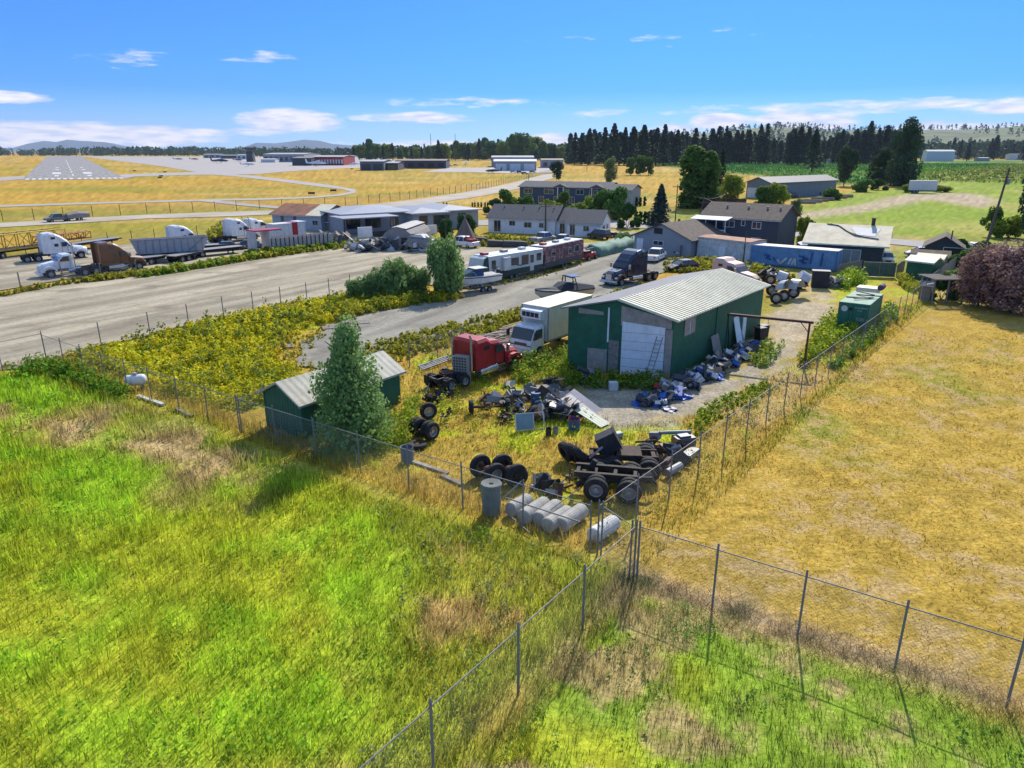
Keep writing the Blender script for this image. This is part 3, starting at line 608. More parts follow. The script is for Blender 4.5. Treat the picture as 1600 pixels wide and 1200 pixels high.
def house(name, label, cat, pl, pr, D, eave, ridge, wallm, roofm, roof='gable_x', over=.4, wins=(), z0=0, loc=None, L_=None, rz=None):
    "box building whose near wall runs from photo ground point pl to pr; local x along it, y into depth"
    if loc is None: a = G(*pl); b = G(*pr); L_ = L_ or (b-a).length; rz = math.atan2((b-a).y, (b-a).x) if rz is None else rz; loc = a
    r = thing(name, label, cat, (loc[0], loc[1], z0), rz)
    w = MB()
    if roof == 'gable_x': # ridge along x
        w.add([(0, 0, -.3), (L_, 0, -.3), (L_, D, -.3), (0, D, -.3), (0, 0, eave), (L_, 0, eave), (L_, D, eave), (0, D, eave), (0, D/2, ridge-.06), (L_, D/2, ridge-.06)],
              [(0, 1, 5, 4), (2, 3, 7, 6), (1, 2, 6, 9, 5), (3, 0, 4, 8, 7), (3, 2, 1, 0)])
        sl = (ridge-eave)/(D/2); o = over; t = .12
        rf = MB(); P = [(-o, eave-o*sl), (D/2, ridge), (D+o, eave-o*sl), (D+o, eave-o*sl+t), (D/2, ridge+t), (-o, eave-o*sl+t)]
        rf.add([(-o, y, z) for y, z in P]+[(L_+o, y, z) for y, z in P], [(0, 5, 4, 1), (1, 4, 3, 2), (6, 7, 10, 11), (7, 8, 9, 10), (0, 1, 7, 6), (1, 2, 8, 7), (2, 3, 9, 8), (3, 4, 10, 9), (4, 5, 11, 10), (5, 0, 6, 11)])
    elif roof == 'gable_y':
        w.add([(0, 0, -.3), (L_, 0, -.3), (L_, D, -.3), (0, D, -.3), (0, 0, eave), (L_, 0, eave), (L_, D, eave), (0, D, eave), (L_/2, 0, ridge-.06), (L_/2, D, ridge-.06)],
              [(0, 1, 5, 8, 4), (2, 3, 7, 9, 6), (1, 2, 6, 5), (3, 0, 4, 7), (3, 2, 1, 0)])
        sl = (ridge-eave)/(L_/2); o = over; t = .12
        rf = MB(); P = [(-o, eave-o*sl), (L_/2, ridge), (L_+o, eave-o*sl), (L_+o, eave-o*sl+t), (L_/2, ridge+t), (-o, eave-o*sl+t)]
        rf.prism(P, -o, D+o)
    else: # hip
        w.box(0, L_, 0, D, -.3, eave); o = over; hr = D/2 if D < L_ else L_/2; zc = eave+.02
        rf = MB(); x0, x1, y0, y1 = -o, L_+o, -o, D+o
        if D <= L_: a, b = (D/2, D/2, ridge), (L_-D/2, D/2, ridge)
        else: a, b = (L_/2, L_/2, ridge), (L_/2, D-L_/2, ridge)
        vs = [(x0, y0, zc), (x1, y0, zc), (x1, y1, zc), (x0, y1, zc), a, b, (x0, y0, zc+.12), (x1, y0, zc+.12), (x1, y1, zc+.12), (x0, y1, zc+.12)]
        top = [(6, 7, 5, 4), (7, 8, 5), (8, 9, 4, 5), (9, 6, 4)] if D <= L_ else [(6, 7, 4), (7, 8, 5, 4), (8, 9, 5), (9, 6, 4, 5)]
        rf.add(vs, [(3, 2, 1, 0), (0, 1, 7, 6), (1, 2, 8, 7), (2, 3, 9, 8), (3, 0, 6, 9)]+top)
    w.obj('wall', wallm, r); rf.obj('roof', roofm, r)
    if eave < 8 and roof != 'gable_y': MB().tube((-over, -over-.04, eave-(over*(ridge-eave)/(D/2) if roof == 'gable_x' else 0)), (L_+over, -over-.04, eave-(over*(ridge-eave)/(D/2) if roof == 'gable_x' else 0)), .06, n=6).obj('gutter', WHITE2, r)
    r['L'] = L_
    for wd in wins:
        facade_window(r, *wd[:4], **(wd[4] if len(wd) > 4 else {}))
    del r['L']
    return r
# ---------------------------------------------------------------- chain link
def chainmat():
    m = bpy.data.materials.new('chain_link_mesh'); m.use_nodes = True; N = m.node_tree.nodes; L = m.node_tree.links; bs = N['Principled BSDF']
    bs.inputs['Base Color'].default_value = (.36, .36, .36, 1); bs.inputs['Roughness'].default_value = .6; bs.inputs['Metallic'].default_value = .3
    tc = N.new('ShaderNodeTexCoord'); sp = N.new('ShaderNodeSeparateXYZ'); L.new(tc.outputs['UV'], sp.inputs[0])
    def Mt(op, a, b=None):
        n = N.new('ShaderNodeMath'); n.operation = op
        for i, v in enumerate((a, b)):
            if v is None: continue
            if isinstance(v, (int, float)): n.inputs[i].default_value = v
            else: L.new(v, n.inputs[i])
        return n.outputs[0]
    p = .07
    u = Mt('PINGPONG', Mt('DIVIDE', Mt('ADD', sp.outputs[0], sp.outputs[1]), p), 1.0); v = Mt('PINGPONG', Mt('DIVIDE', Mt('SUBTRACT', sp.outputs[0], sp.outputs[1]), p), 1.0)
    f = Mt('MAXIMUM', Mt('LESS_THAN', u, .06), Mt('LESS_THAN', v, .06))
    tr = N.new('ShaderNodeBsdfTransparent'); mx = N.new('ShaderNodeMixShader'); L.new(f, mx.inputs[0]); L.new(tr.outputs[0], mx.inputs[1]); L.new(bs.outputs[0], mx.inputs[2]); L.new(mx.outputs[0], N['Material Output'].inputs[0])
    return m
M_CHAIN = chainmat()
def fence(label, pts, h=2.2, sp=3.0, rail=True, r=.022, group=None, postm=GALV, mesh=True, bottom=False, jit=0, taller_ends=.15):
    "chain link along world points"
    pts = [Vector((p[0], p[1], 0)) for p in pts]; root = thing('chainlink_fence', label, 'fence', pts[0], 0, group); o0 = pts[0]
    first = None
    for i, (a, b) in enumerate(zip(pts, pts[1:])):
        L_ = (b-a).length; n = max(1, round(L_/sp))
        for k in range(n+(1 if i == len(pts)-2 else 0)):
            p = a.lerp(b, k/n)-o0; end = (k == 0 or k == n)
            if first is None:
                first = MB().tube((0, 0, -.2), (0, 0, h), r*1.15, n=6).tube((0, 0, h), (0, 0, h+.05), r*1.5, r*.4, n=6).obj('post', postm, root); q = first
            else: q = first.copy(); COL.objects.link(q); q.parent = root
            q.location = p; q.rotation_euler = (random.uniform(-jit, jit), random.uniform(-jit, jit), 0)
            if end: q.scale = (1.4, 1.4, 1+taller_ends/2)
        if rail: MB().tube(a-o0+Vector((0, 0, h-.03)), b-o0+Vector((0, 0, h-.03)), r*.85, n=6).obj('top_rail', postm, root)
        if bottom: MB().tube(a-o0+Vector((0, 0, .25)), b-o0+Vector((0, 0, .25)), r*.6, n=6).obj('bottom_rail', postm, root)
        if mesh:
            mb = MB(); A = a-o0; B = b-o0; mb.add([(A.x, A.y, .02), (B.x, B.y, .02), (B.x, B.y, h-.05), (A.x, A.y, h-.05)], [(0, 1, 2, 3)])
            q = mb.obj('wire_mesh', M_CHAIN, root); uv = q.data.uv_layers.new(name='UVMap')
            for li, c in enumerate(((0, 0), (L_, 0), (L_, h), (0, h))): uv.data[li].uv = c
    return root
def hgt(px, yb, yt):
    "height of something standing on the ground at photo point (px,yb) whose top is at yt"
    Y = G(px, yb).y; c, s = math.cos(PITCH), math.sin(PITCH); dy = FP*c+(600-yt)*s; dz = -FP*s+(600-yt)*c
    return CH+dz*Y/dy
def tpx(key, px, yb, yt, label, **k): return tree(key, G(px, yb), hgt(px, yb, yt)*(1.22 if 'bush' in key else 1), label, **k)
def block(root, off, L_, D, eave, ridge, wallm, roofm, roof='gable_x', over=.4, wins=()):
    t = house('tmp', 'x', 'x', None, None, D, eave, ridge, wallm, roofm, roof, over, wins, loc=(0, 0), L_=L_, rz=0)
    for ch in list(t.children): ch.parent = root; ch.location = off
    bpy.data.objects.remove(t)
# ---------------------------------------------------------------- wall and roof materials
GREENW = mat('green_corrugated_metal', (.018, .125, .068), rough=.6, var=.25, scale=1, stripes=('X', .2, .03), dirt=.4)
GREENB = mat('green_board_siding', (.018, .115, .062), rough=.7, var=.25, scale=1.2, dirt=.15, stripes=('DIAGONAL', .4, .015))
ROOFM = mat('pale_metal_roof', (.72, .66, .48), rough=.65, var=.15, scale=.8, dirt=.35)
ROOFG = mat('dull_grey_roofing', (.19, .19, .20), rough=.8, var=.15, scale=1, stripes=('X', .8, .02))
SHING = mat('grey_shingles', (.10, .10, .108), rough=.95, var=.3, scale=3, bump=.3)
SHINGB = mat('brown_shingles', (.135, .105, .085), rough=.95, var=.35, scale=2, bump=.3, dirt=.2)
STUCCO = mat('pale_grey_stucco', (.33, .345, .37), rough=.9, var=.08)
GREYR = mat('standing_seam_grey', (.30, .31, .34), rough=.5, var=.08, stripes=('X', .5, .03))
WHITEW = mat('white_siding', (.74, .75, .76), rough=.8, var=.12, dirt=.15)
DARKW = mat('charcoal_blue_siding', (.055, .065, .085), rough=.8, var=.12)
SHOPW = mat('pale_blue_metal_siding', (.34, .40, .46), rough=.6, var=.1, stripes=('X', .4, .02))
RUSTR = mat('rusted_metal_roof', (.30, .12, .065), rough=.8, var=.5, scale=.5, dirt=.3)
TARP = mat('canvas_tarp', (.26, .235, .215), rough=.95, var=.2, bump=.3, bscale=4)
# ---------------------------------------------------------------- the green barn
def barn():
    FL, FR = G(886, 577), G(1047, 593); ax = (G(1205, 448, 4.3)-G(1057, 507, 4.3)).normalized(); Lb = 16.6
    r = thing('green_barn', 'large green metal barn with a pale ribbed roof and white roll door', 'barn', FR, math.atan2(ax.y, ax.x))
    q = Matrix.Rotation(-math.atan2(ax.y, ax.x), 4, 'Z')
    fl = q @ (FL-FR); Wd = fl.length; u = fl.normalized()              # local: +x along the barn, fl = front left corner
    def F(t, z, out=0.0): p = u*(Wd*t); n = Vector((-u.y, u.x, 0)); n = n if n.x < 0 else -n; return (p.x+n.x*out, p.y+n.y*out, z)
    zr, er, el, tr = 5.35, 4.25, 4.55, .50
    def off(p, x): return (p[0]+x, p[1], p[2])
    w = MB(); pf = [F(0, -.2), F(0, er), F(tr, zr-.08), F(1, el), F(1, -.2)]; pb = [off(p, Lb) for p in pf]
    w.add(pf+pb, [(0, 1, 6, 5), (4, 9, 8, 3), (9, 5, 6, 7, 8)]); w.obj('side_wall', GREENW, r)
    MB().add(pf, [(4, 3, 2, 1, 0)]).obj('front_wall', GREENB, r)
    o = .35
    def roofp(name, a, b, za, zb, m, ext, ribs=False):
        A = F(a, za); B = F(b, zb); d = Vector(B)-Vector(A); d /= Vector((d.x, d.y)).length
        A2 = Vector(A)-d*ext*(1 if a in (0,) else 0); B2 = Vector(B)+d*ext*(1 if b in (1,) else 0)
        vs = []
        for x in (-.45, Lb+.25):
            for P in (A2, B2):
                for dz in (.0, .10): vs.append((P.x+x, P.y, P.z+dz))
        q_ = MB().add(vs, [(1, 3, 7, 5), (0, 4, 6, 2), (0, 1, 5, 4), (2, 6, 7, 3), (0, 2, 3, 1), (4, 5, 7, 6)])
        if ribs:
            dz = Vector((0, 0, .10)); k = -.4
            while k < Lb+.2: q_.add([tuple(P_+dz+Vector((k+e, 0, zz))) for P_ in (A2, B2) for e, zz in ((0, 0), (.03, .05), (.07, .05), (.10, 0))], [(0, 1, 5, 4), (1, 2, 6, 5), (2, 3, 7, 6), (0, 3, 2, 1), (4, 5, 6, 7)]); k += .42
        q_.obj(name, m, r)
    roofp('roof', 0, tr, er+.02, zr, ROOFM, .45, True); roofp('roof', tr, 1, zr-.01, el+.02, ROOFG, .35)
    def panel(name, t0, t1, z0, z1, m, out, z2=None, z3=None, th=.04, par=None):
        v = [F(t0, z0, out), F(t1, z0, out), F(t1, z2 if z2 is not None else z1, out), F(t0, z1, out), F(t0, z0, out-th), F(t1, z0, out-th), F(t1, z2 if z2 is not None else z1, out-th), F(t0, z1, out-th)]
        return MB().add(v, [(0, 1, 2, 3), (7, 6, 5, 4), (0, 4, 5, 1), (1, 5, 6, 2), (2, 6, 7, 3), (3, 7, 4, 0)]).obj(name, m, par or r)
    panel('garage_door', .075, .475, 0, 3.62, WHITEW, .05, 3.85)
    for k in range(1, 6): panel('door_seam', .075, .475, k*.62, k*.62+.02, WOOD, .055, th=.01)
    panel('plywood_header', .02, .49, 3.55, 4.2, PLY, .045, 4.95)
    panel('door_post', .005, .07, 0, 3.5, PLY, .06); panel('door_post', .50, .595, .0, 2.45, WOOD, .06)
    panel('plywood_patch', .61, .80, .0, 1.75, PLY, .055); panel('faded_patch', .66, .90, 4.2, 4.42, PLY, .03, 4.6); panel('white_batten', .60, .615, 2.3, 4.75, WHITEW, .06)
    # right side wall: plywood over the window, downpipe, man door
    MB().box(1.6, 3.3, -.06, -.02, 2.75, 4.15).obj('plywood_patch', PLY, r); MB().box(2.42, 2.46, -.08, -.05, 2.75, 4.15).obj('batten', WHITEW, r)
    MB().box(7.0, 7.05, -.07, -.01, .3, 4.1).obj('downpipe', GREENB, r)
    MB().box(12.4, 13.1, -.09, -.02, .1, 2.2).obj('side_door', WHITEW, r)
    # ladder leaning on the big door
    a = F(.20, 0, .9); b = F(.12, 3.0, .1)
    ld = thing('ladder', 'aluminium ladder leaning against the white barn door', 'ladder', (0, 0, 0)); ld.parent = None
    Mw = Matrix.Translation(FR) @ Matrix.Rotation(math.atan2(ax.y, ax.x), 4, 'Z'); A = Mw @ Vector(a); B = Mw @ Vector(b)
    ld.location = A; d = (Mw.to_3x3() @ Vector((u.x, u.y, 0)))*.2; rl = MB(); L2 = B-A
    for s in (-1, 1): rl.tube(d*s, L2+d*s, .03, n=5)
    rl.obj('side_rails', GALV, ld); rg = MB()
    for k in range(1, 11): rg.tube(L2*(k/11)-d, L2*(k/11)+d, .018, n=5)
    rg.obj('rungs', GALV, ld)
    return r, Mw, F
BARN, BARNM, BARNF = barn()
# ---------------------------------------------------------------- the small shed below the poplar
def shed():
    a, b = G(418, 666), G(480, 676); ax = (G(645, 578, 2.6)-G(481, 633, 2.6)); ax.z = 0; ax.normalize(); n = Vector((ax.y, -ax.x, 0))
    Wd = 3.3; b = a+n*Wd; L_ = 7.4
    # local x along the front gable (left to right), y into the depth
    rz = math.atan2(n.y, n.x)
    r = house('green_shed', 'small dark green gabled shed with a ribbed metal roof beside the front fence', 'shed', None, None, L_, 2.1, 2.95, GREENS, ROOFM2, 'gable_y', .3, loc=(a.x, a.y), L_=Wd, rz=rz)
    MB().box(Wd-.02, Wd+.03, .05, .12, .0, 2.0).box(-.03, .06, -.03, .02, 0, 2.05).obj('corner_trim', GREENW, r)
GREENS = mat('dark_green_cladding', (.015, .11, .065), rough=.6, var=.2, stripes=('X', .25, .03), dirt=.15)
ROOFM2 = mat('shed_metal_roof', (.40, .38, .31), rough=.7, var=.2, dirt=.35, stripes=('Y', .45, .012))
shed()
# ---------------------------------------------------------------- houses across the lot
Wn = lambda x, z, w=1.2, h=1.0, **k: (x, z, w, h, k)
def roofpipes(r, pts, ridge):
    for x, y, z in pts: MB().tube((x, y, z-.3), (x, y, z+.35), .07, n=7).obj('roof_vent', GALV, r)
lw = (G(503, 361)-G(427, 357)).length
sh = house('workshop', 'pale blue metal workshop with a rust red and white gable roof beside the truck yard', 'workshop', (427, 357), (503, 361), 9.5, hgt(427, 357, 334), hgt(427, 357, 334)+1.7, SHOPW, RUSTR, over=.5,
           wins=[Wn(lw*.60, .9, .9, .9, D=0), Wn(lw*.88, 1.5, 1.3, .9)])
for f_ in (.18, .44): MB().box(lw*f_, lw*(f_+.065), -.05, -.02, .6, hgt(427, 357, 334)-.15).obj('fibreglass_strip', mat('brown_fibreglass', (.16, .13, .10), rough=.8), sh)
MB().box(-.06, -.02, 1.0, 5.6, 0, 2.7).obj('doorway_shade_panel', BLACK, sh)  # solid black panel, its colour stands for the shade inside the doorway
zz = hgt(427, 357, 334); MB().add([(lw*.72, -.52, zz-.0), (lw+.52, -.52, zz-.0), (lw+.52, 4.75, zz+1.87), (lw*.72, 4.75, zz+1.87)], [(0, 1, 2, 3)]).obj('pale_roof_sheets', ROOFM, sh)
block(sh, (-1.2, 6, 0), 1.3, 6, 2.4, 3.0, WHITEW, SHING)
block(sh, (lw, 1.2, 0), 3.5, 4, 1.7, 2.1, WOOD, TARP)
# modern grey house with a glazed left wing
ea = 3.3; A0 = G(535, 360); B0 = G(760, 352)
gz = head((560, 371), (680, 361))
mod = thing('modern_house', 'wide pale grey single storey house with low hipped roofs and dark framed windows', 'house', G(553, 370), head((553, 370), (760, 356)))
Lm = (G(760, 356)-G(553, 370)).length
block(mod, (0, 5, 0), Lm*.52, 16, 3.6, 4.6, STUCCO, GREYR, 'hip', .9, [Wn(x, 1.9, w, 1.9, D=0, frame=BLACK, div=2) for x, w in ((2, 2.6), (6, 3), (10.5, 1.6), (14.5, 1.8))])
block(mod, (Lm*.45, 1.5, 0), Lm*.25, 14, 3.4, 4.3, STUCCO, GREYR, 'hip', .7, [Wn(2.2, 1.9, 1.6, 1.9, frame=BLACK), Wn(6.2, 1.9, 3.4, 1.9, frame=BLACK, div=2)])
block(mod, (Lm*.70-.4, 3, 0), Lm*.31, 15, 3.5, 4.4, STUCCO, GREYR, 'hip', .7, [Wn(5, 2.4, 1.6, .9, frame=BLACK)])
MB().box(-2.5, Lm*.30, -1.5, 5.2, 3.3, 3.5).obj('canopy', GREYR, mod)
for x in (-2.2, 3, 8): MB().box(x, x+.15, -1.3, -1.15, 0, 3.3).obj('canopy_post', BLACK, mod)
MB().box(-.5, 2.2, -3.5, -3.2, 0, 2.0).obj('white_wall_panel', WHITEW, mod); MB().box(2.2, 10.5, -3.3, -3.1, 0, 1.1).obj('dark_terrace', BLACK, mod); MB().box(11.5, 15, -4.2, -3.9, 0, 1.7).obj('white_wall_panel', WHITEW, mod)
# white bungalow, three stepped roofs
rz = head((763, 363), (940, 370)); Lw = (G(940, 370)-G(763, 363)).length
wh = thing('white_bungalow', 'long white bungalow with three stepped dark shingle roofs behind the motorhomes', 'house', G(763, 363), rz)
block(wh, (0, 0, 0), Lw*.60, 8.5, 2.9, 5.0, WHITEW, SHING, 'gable_x', .4, [Wn(1.9, 1.3, 1.3, 2.0), Wn(Lw*.22, 1.9, 1.1, .8), Wn(Lw*.36, 1.7, 1.4, .9), Wn(Lw*.48, 1.7, .8, .8)])
block(wh, (Lw*.60, .8, 0), Lw*.12, 8.5, 2.6, 4.6, WHITEW, SHING, 'gable_x', .35, [Wn(1.2, 1.1, .9, 1.9)])
block(wh, (Lw*.72, -1.2, 0), Lw*.28, 8.5, 2.5, 4.5, WHITEW, SHING, 'gable_x', .4, [Wn(1.0, 1.2, .9, 1.8), Wn(3.6, 1.5, 1.0, .8), Wn(2.6, 1.5, 1.6, .8, side='right', L_=Lw*.28), Wn(5.6, 1.5, 1.4, .8, side='right', L_=Lw*.28)])
for k, x in enumerate((Lw*.1, Lw*.28, Lw*.42, Lw*.55, Lw*.86)): MB().tube((x, 3, 4.0), (x, 3, 4.8 if k < 4 else 4.4), .09, n=7).obj('roof_vent', BLACK, wh)
# two storey house behind the hedge
rz = head((812, 318), (940, 322)); Lt = (G(985, 324)-G(812, 318)).length
t2 = thing('two_storey_house', 'long dark blue two storey house with white windows behind the green shrubs', 'house', G(812, 318), rz)
hh = hgt(812, 318, 291)
block(t2, (0, 0, 0), Lt*.80, 11, hh, hh+1.3, mat('slate_blue_siding', (.06, .085, .11), rough=.8), SHING, 'gable_x', .5,
      [Wn(Lt*f, hh*.74, w, 1.3, frame=WHITE, div=1) for f, w in ((.08, 2.6), (.27, 2.8), (.43, 1.6), (.55, 2.2), (.67, 2.4))]+[Wn(Lt*f, hh*.28, 1.6, 1.7, frame=WHITE) for f in (.2, .34, .48)])
block(t2, (Lt*.80, -1.5, 0), Lt*.20, 11, hh*.93, hh+.9, STUCCO, SHING, 'gable_x', .5, [Wn(Lt*.05, hh*.7, 1.6, 1.6, frame=WHITE), Wn(Lt*.13, hh*.7, 1.6, 1.6, frame=WHITE)])
for f in (.38, .70):
    q = MB().prism([(-2.2, hh), (0, hh+.9), (2.2, hh)], -.9, 4); o = q.obj('roof_gable', SHING, t2); o.location = (Lt*f, 0, 0)
for f in (.36, .41, .66): MB().box(Lt*f, Lt*f+.2, -1.2, -1.0, 0, hh).obj('porch_post', WHITE, t2)
# grey garage-like house at the end of the drive
gh = house('grey_cottage', 'small pale grey cottage with a brown gabled roof at the end of the gravel drive', 'house', (990, 393), (1078, 403), 10.5, 2.6, 4.6, mat('grey_siding', (.30, .315, .33), rough=.85, var=.08), SHINGB, 'gable_y', .5,
           [Wn(4.4, 1.7, 1.7, .6, frame=WHITE), Wn(1.1, 1.15, 1.0, 1.9, frame=WHITE, glass=WHITEW), Wn(4.3, 3.5, 1.3, .7, frame=BLACK, glass=BLACK)])
# dark two storey house
rz = head((1092, 400), (1214, 414)); Ld = 18.0
dk = thing('dark_house', 'tall charcoal two storey house with a covered white balcony behind the corrugated store', 'house', G(1092, 386), head((1092, 386), (1214, 396)))
p0, p1 = G(1092, 386), G(1211, 396); Ld = (p1-p0).length; hd = hgt(1211, 396, 344)
block(dk, (0, 0, 0), Ld, 9.5, hd, hd+1.9, DARKW, SHINGB, 'gable_x', .45, [Wn(Ld*.73, hd*.80, 1.3, .95, frame=WHITE), Wn(Ld*.56, hd*.85, .5, .75, frame=WHITE, div=0), Wn(Ld*.74, hd*.32, 1.3, .95, frame=WHITE), Wn(Ld*.38, hd*.8, 1.6, .9, frame=WHITE)])
bl = MB().box(-.3, Ld*.40, -2.2, -.02, hd*.45, hd*.48); bl.obj('balcony_floor', WHITEW, dk)
br = MB(); br.box(-.3, Ld*.40, -2.2, -2.14, hd*.62, hd*.64)
for k in range(26): x = -.3+(Ld*.4+.3)*k/25; br.box(x, x+.04, -2.19, -2.15, hd*.48, hd*.62)
br.obj('balcony_railing', WHITEW, dk)
for x in (-.25, Ld*.13, Ld*.27, Ld*.39): MB().box(x, x+.1, -2.2, -2.1, 0, hd*.96).obj('balcony_post', WHITE, dk)
MB().add([(-.8, -2.6, hd*.93), (Ld*.42, -2.6, hd*.93), (Ld*.42, 0, hd*1.0), (-.8, 0, hd*1.0), (-.8, -2.6, hd*.95), (Ld*.42, -2.6, hd*.95), (Ld*.42, 0, hd*1.02), (-.8, 0, hd*1.02)], [(3, 2, 1, 0), (4, 5, 6, 7), (0, 1, 5, 4), (1, 2, 6, 5), (3, 0, 4, 7)]).obj('balcony_roof', WHITEW, dk)
MB().box(.4, 3.6, -.06, -.01, hd*.50, hd*.88).obj('patio_door', GLASS, dk)
for x in (3, 6.5, 9.5, 11.5): MB().tube((x, 3.2, hd+.8), (x, 3.2, hd+1.6), .1, n=8).tube((x, 3.2, hd+1.6), (x, 3.2, hd+1.7), .2, n=8).obj('roof_vent', GALV, dk)
# corrugated store in front of it
CORR = mat('stained_white_corrugated', (.62, .62, .60), rough=.6, var=.25, scale=1, dirt=.55, stripes=('X', .25, .03))
st = house('corrugated_store', 'stained white corrugated metal store with a rusty flat roof beside the blue container', 'shed', (1088, 402), (1169, 413), 4.0, hgt(1120, 406, 374), hgt(1120, 406, 374)+.15, CORR, RUSTR, 'gable_x', .1)
for k, x in enumerate((2.0, 4.3)): MB().lathe([(.28, 0), (.28, .22), (.001, .32)], TR(x, 1.3, hgt(1120, 406, 374)), 12).obj('roof_cowl', GALV, st)
MB().box(3.8, 4.9, -.06, -.01, .0, 2.0).obj('door', WHITEW, st)
# hip house with the tarped roof
TARPW = mat('cream_roof_tarp', (.74, .64, .45), rough=.85, var=.2, scale=.6, bump=.6, bscale=1.4, dirt=.25)
hp = thing('tarped_house', 'dark single storey house whose low roof is covered with a cream tarp', 'house', G(1258, 413), head((1258, 413), (1375, 421)))
Lh = (G(1375, 421)-G(1258, 413)).length
DKG = mat('dark_green_grey_siding', (.05, .06, .062), rough=.85, var=.15)
HE = hgt(1375, 421, 383); block(hp, (0, 0, 0), Lh, 10.5, HE, HE+1.9, DKG, TARPW, 'gable_x', .7, [Wn(Lh*.29, 1.55, 2.0, 1.2, frame=WHITE, glass=mat('drawn_blinds', (.42, .42, .38), rough=.8)), Wn(Lh*.60, 1.25, 2.2, 2.2, frame=WHITE, glass=mat('grey_glass_door', (.22, .25, .25), rough=.3)), Wn(2.5, 1.7, 1, .9, side='right', L_=Lh), Wn(5.5, 1.7, 1, .9, side='right', L_=Lh)])
MB().box(Lh*.78, Lh*.83, 5.2, 5.8, HE+1.5, HE+2.9).box(Lh*.775, Lh*.835, 5.1, 5.9, HE+2.9, HE+3.0).obj('chimney', mat('dark_brick', (.10, .05, .04), rough=.9, bump=.4), hp)
hs = MB(); RZ = lambda pts: [(x, y, HE+.18+y*1.9/5.25) for x, y in pts]; hs.path(RZ([(Lh*.18, 5.0), (Lh*.34, 4.7), (Lh*.46, 3.3), (Lh*.6, 1.9), (Lh*.92, 1.2)]), .07).path(RZ([(Lh*.22, 5.1), (Lh*.38, 4.4), (Lh*.5, 2.9), (Lh*.7, 1.7)]), .05); hs.obj('loose_rope', BLACK, hp)
wt = MB(); wt.add([(x, y, HE+.16+y*1.9/5.25) for x, y in ((Lh*.52, 4.3), (Lh*.62, 2.2), (Lh*.86, 1.9), (Lh*.92, 4.3))], [(0, 1, 2, 3)]); wt.obj('white_patch', WHITE2, hp)
# sheds and garage on the right
house('garden_shed', 'small green shed with a ribbed pale metal roof beside the gate', 'shed', (1413, 436), (1452, 441), 2.6, 2.3, 2.75, GREENW, ROOFM, 'gable_x', .25)
house('lean_to_shed', 'low shed with a pale ribbed roof behind the small green shed', 'shed', (1428, 428), (1468, 432), 2.2, 2.1, 2.5, WOOD, ROOFM, 'gable_x', .2)
house('brown_roof_shed', 'low shed with a mossy brown flat roof between the garage and the green shed', 'shed', (1421, 420), (1478, 424), 3.4, 2.0, 2.35, WOOD, mat('mossy_brown_roof', (.11, .085, .055), rough=.95, var=.5, scale=1.5), 'gable_x', .25)
house('garage', 'dark gabled garage with a brown roof and white door frame beside the dark hedge', 'garage', (1441, 410), (1500, 414), 6.5, 2.3, 3.7, DKG, SHINGB, 'gable_y', .35, [Wn(3.6, 1.15, 2.6, 2.2, frame=WHITE, glass=BLACK, div=0), Wn(2.4, 1.4, .9, 1.4, side='right', L_=(G(1500, 414)-G(1441, 410)).length, frame=WHITE)])
# arched farm building
ab = thing('farm_building', 'large grey metal farm building with a shallow gabled roof beyond the power lines', 'barn', G(1165, 309), head((1165, 309), (1200, 311)))
Ea = hgt(1165, 309, 282)
L1 = (G(1203, 311)-G(1165, 309)).length
block(ab, (0, 0, 0), L1, 42, Ea*.92, Ea*1.2, mat('blue_grey_cladding', (.16, .19, .22), rough=.7), mat('brown_grey_metal_roof', (.20, .19, .185), rough=.7), 'gable_y', .6)
MB().box(.5, L1-1.5, -.1, -.02, .1, Ea*.6).obj('big_door', WHITE2, ab)
# airport buildings: name, label, left px, right px, base y, top y, depth, wall, roof
HG = mat('hangar_grey', (.30, .31, .33), rough=.8); HR = mat('hangar_red', (.30, .035, .03), rough=.7); HD = mat('hangar_charcoal', (.065, .07, .08), rough=.8); HW = mat('hangar_white', (.6, .6, .6), rough=.8)
RF = mat('hangar_roof', (.34, .34, .36), rough=.8, var=.1); RFB = mat('hangar_roof_brown', (.21, .16, .13), rough=.8)
def hangar(label, x0, x1, yb, yt, D, wallm, roofm, doors=0, doorm=None, name='hangar', cat='hangar', strips=0, rise=1.15):
    h = hgt((x0+x1)/2, yb, yt); a, b = G(x0, yb), G(x1, yb); L_ = (b-a).length
    r = house(name, label, cat, (x0, yb), (x1, yb), D, h/rise, h, wallm, roofm, 'gable_x', .5)
    for k in range(doors):
        w = L_/doors; MB().box(w*k+w*.12, w*k+w*.88, -.15, -.03, 0, h*.62).obj('hangar_door', doorm or HW, r)
    for k in range(strips):
        w = L_/strips; MB().box(w*k+w*.25, w*k+w*.8, -.15, -.03, h*.18, h*.6).obj('window', doorm or GLASS, r)
    return r
hangar('red hangar with a row of white window bays beside the apron', 488, 537, 258.5, 243, 60, HR, RF, strips=11, doorm=HW)
hangar('dark hangar directly left of the red one', 457, 487, 259, 245, 50, HD, RFB)
hangar('long grey terminal with a pale roof behind the dark hangar', 412, 476, 253.5, 239, 90, HG, RF, strips=8, name='terminal')
hangar('white building at the right end of the red hangar', 537, 549, 257, 243, 40, HW, RF, name='airport_building', cat='building')
hangar('charcoal hangar with two dark doors at the near edge of the apron', 563, 600, 266.5, 250, 40, mat('hangar_slate', (.13, .15, .17), rough=.8), RF, doors=2, doorm=HD)
hangar('low slate annex joined to the charcoal hangar', 597, 622, 266, 253, 34, HD, RF, doors=1, doorm=GLASS)
hangar('long brown and charcoal workshop hall right of the slate annex', 618, 697, 263.5, 249, 40, HD, RFB, strips=5, doorm=BLACK)
hangar('long pale grey hangar with a white roof near the aircraft parking', 772, 838, 267, 249, 22, HG, HW, doors=3, doorm=HW, rise=1.2)
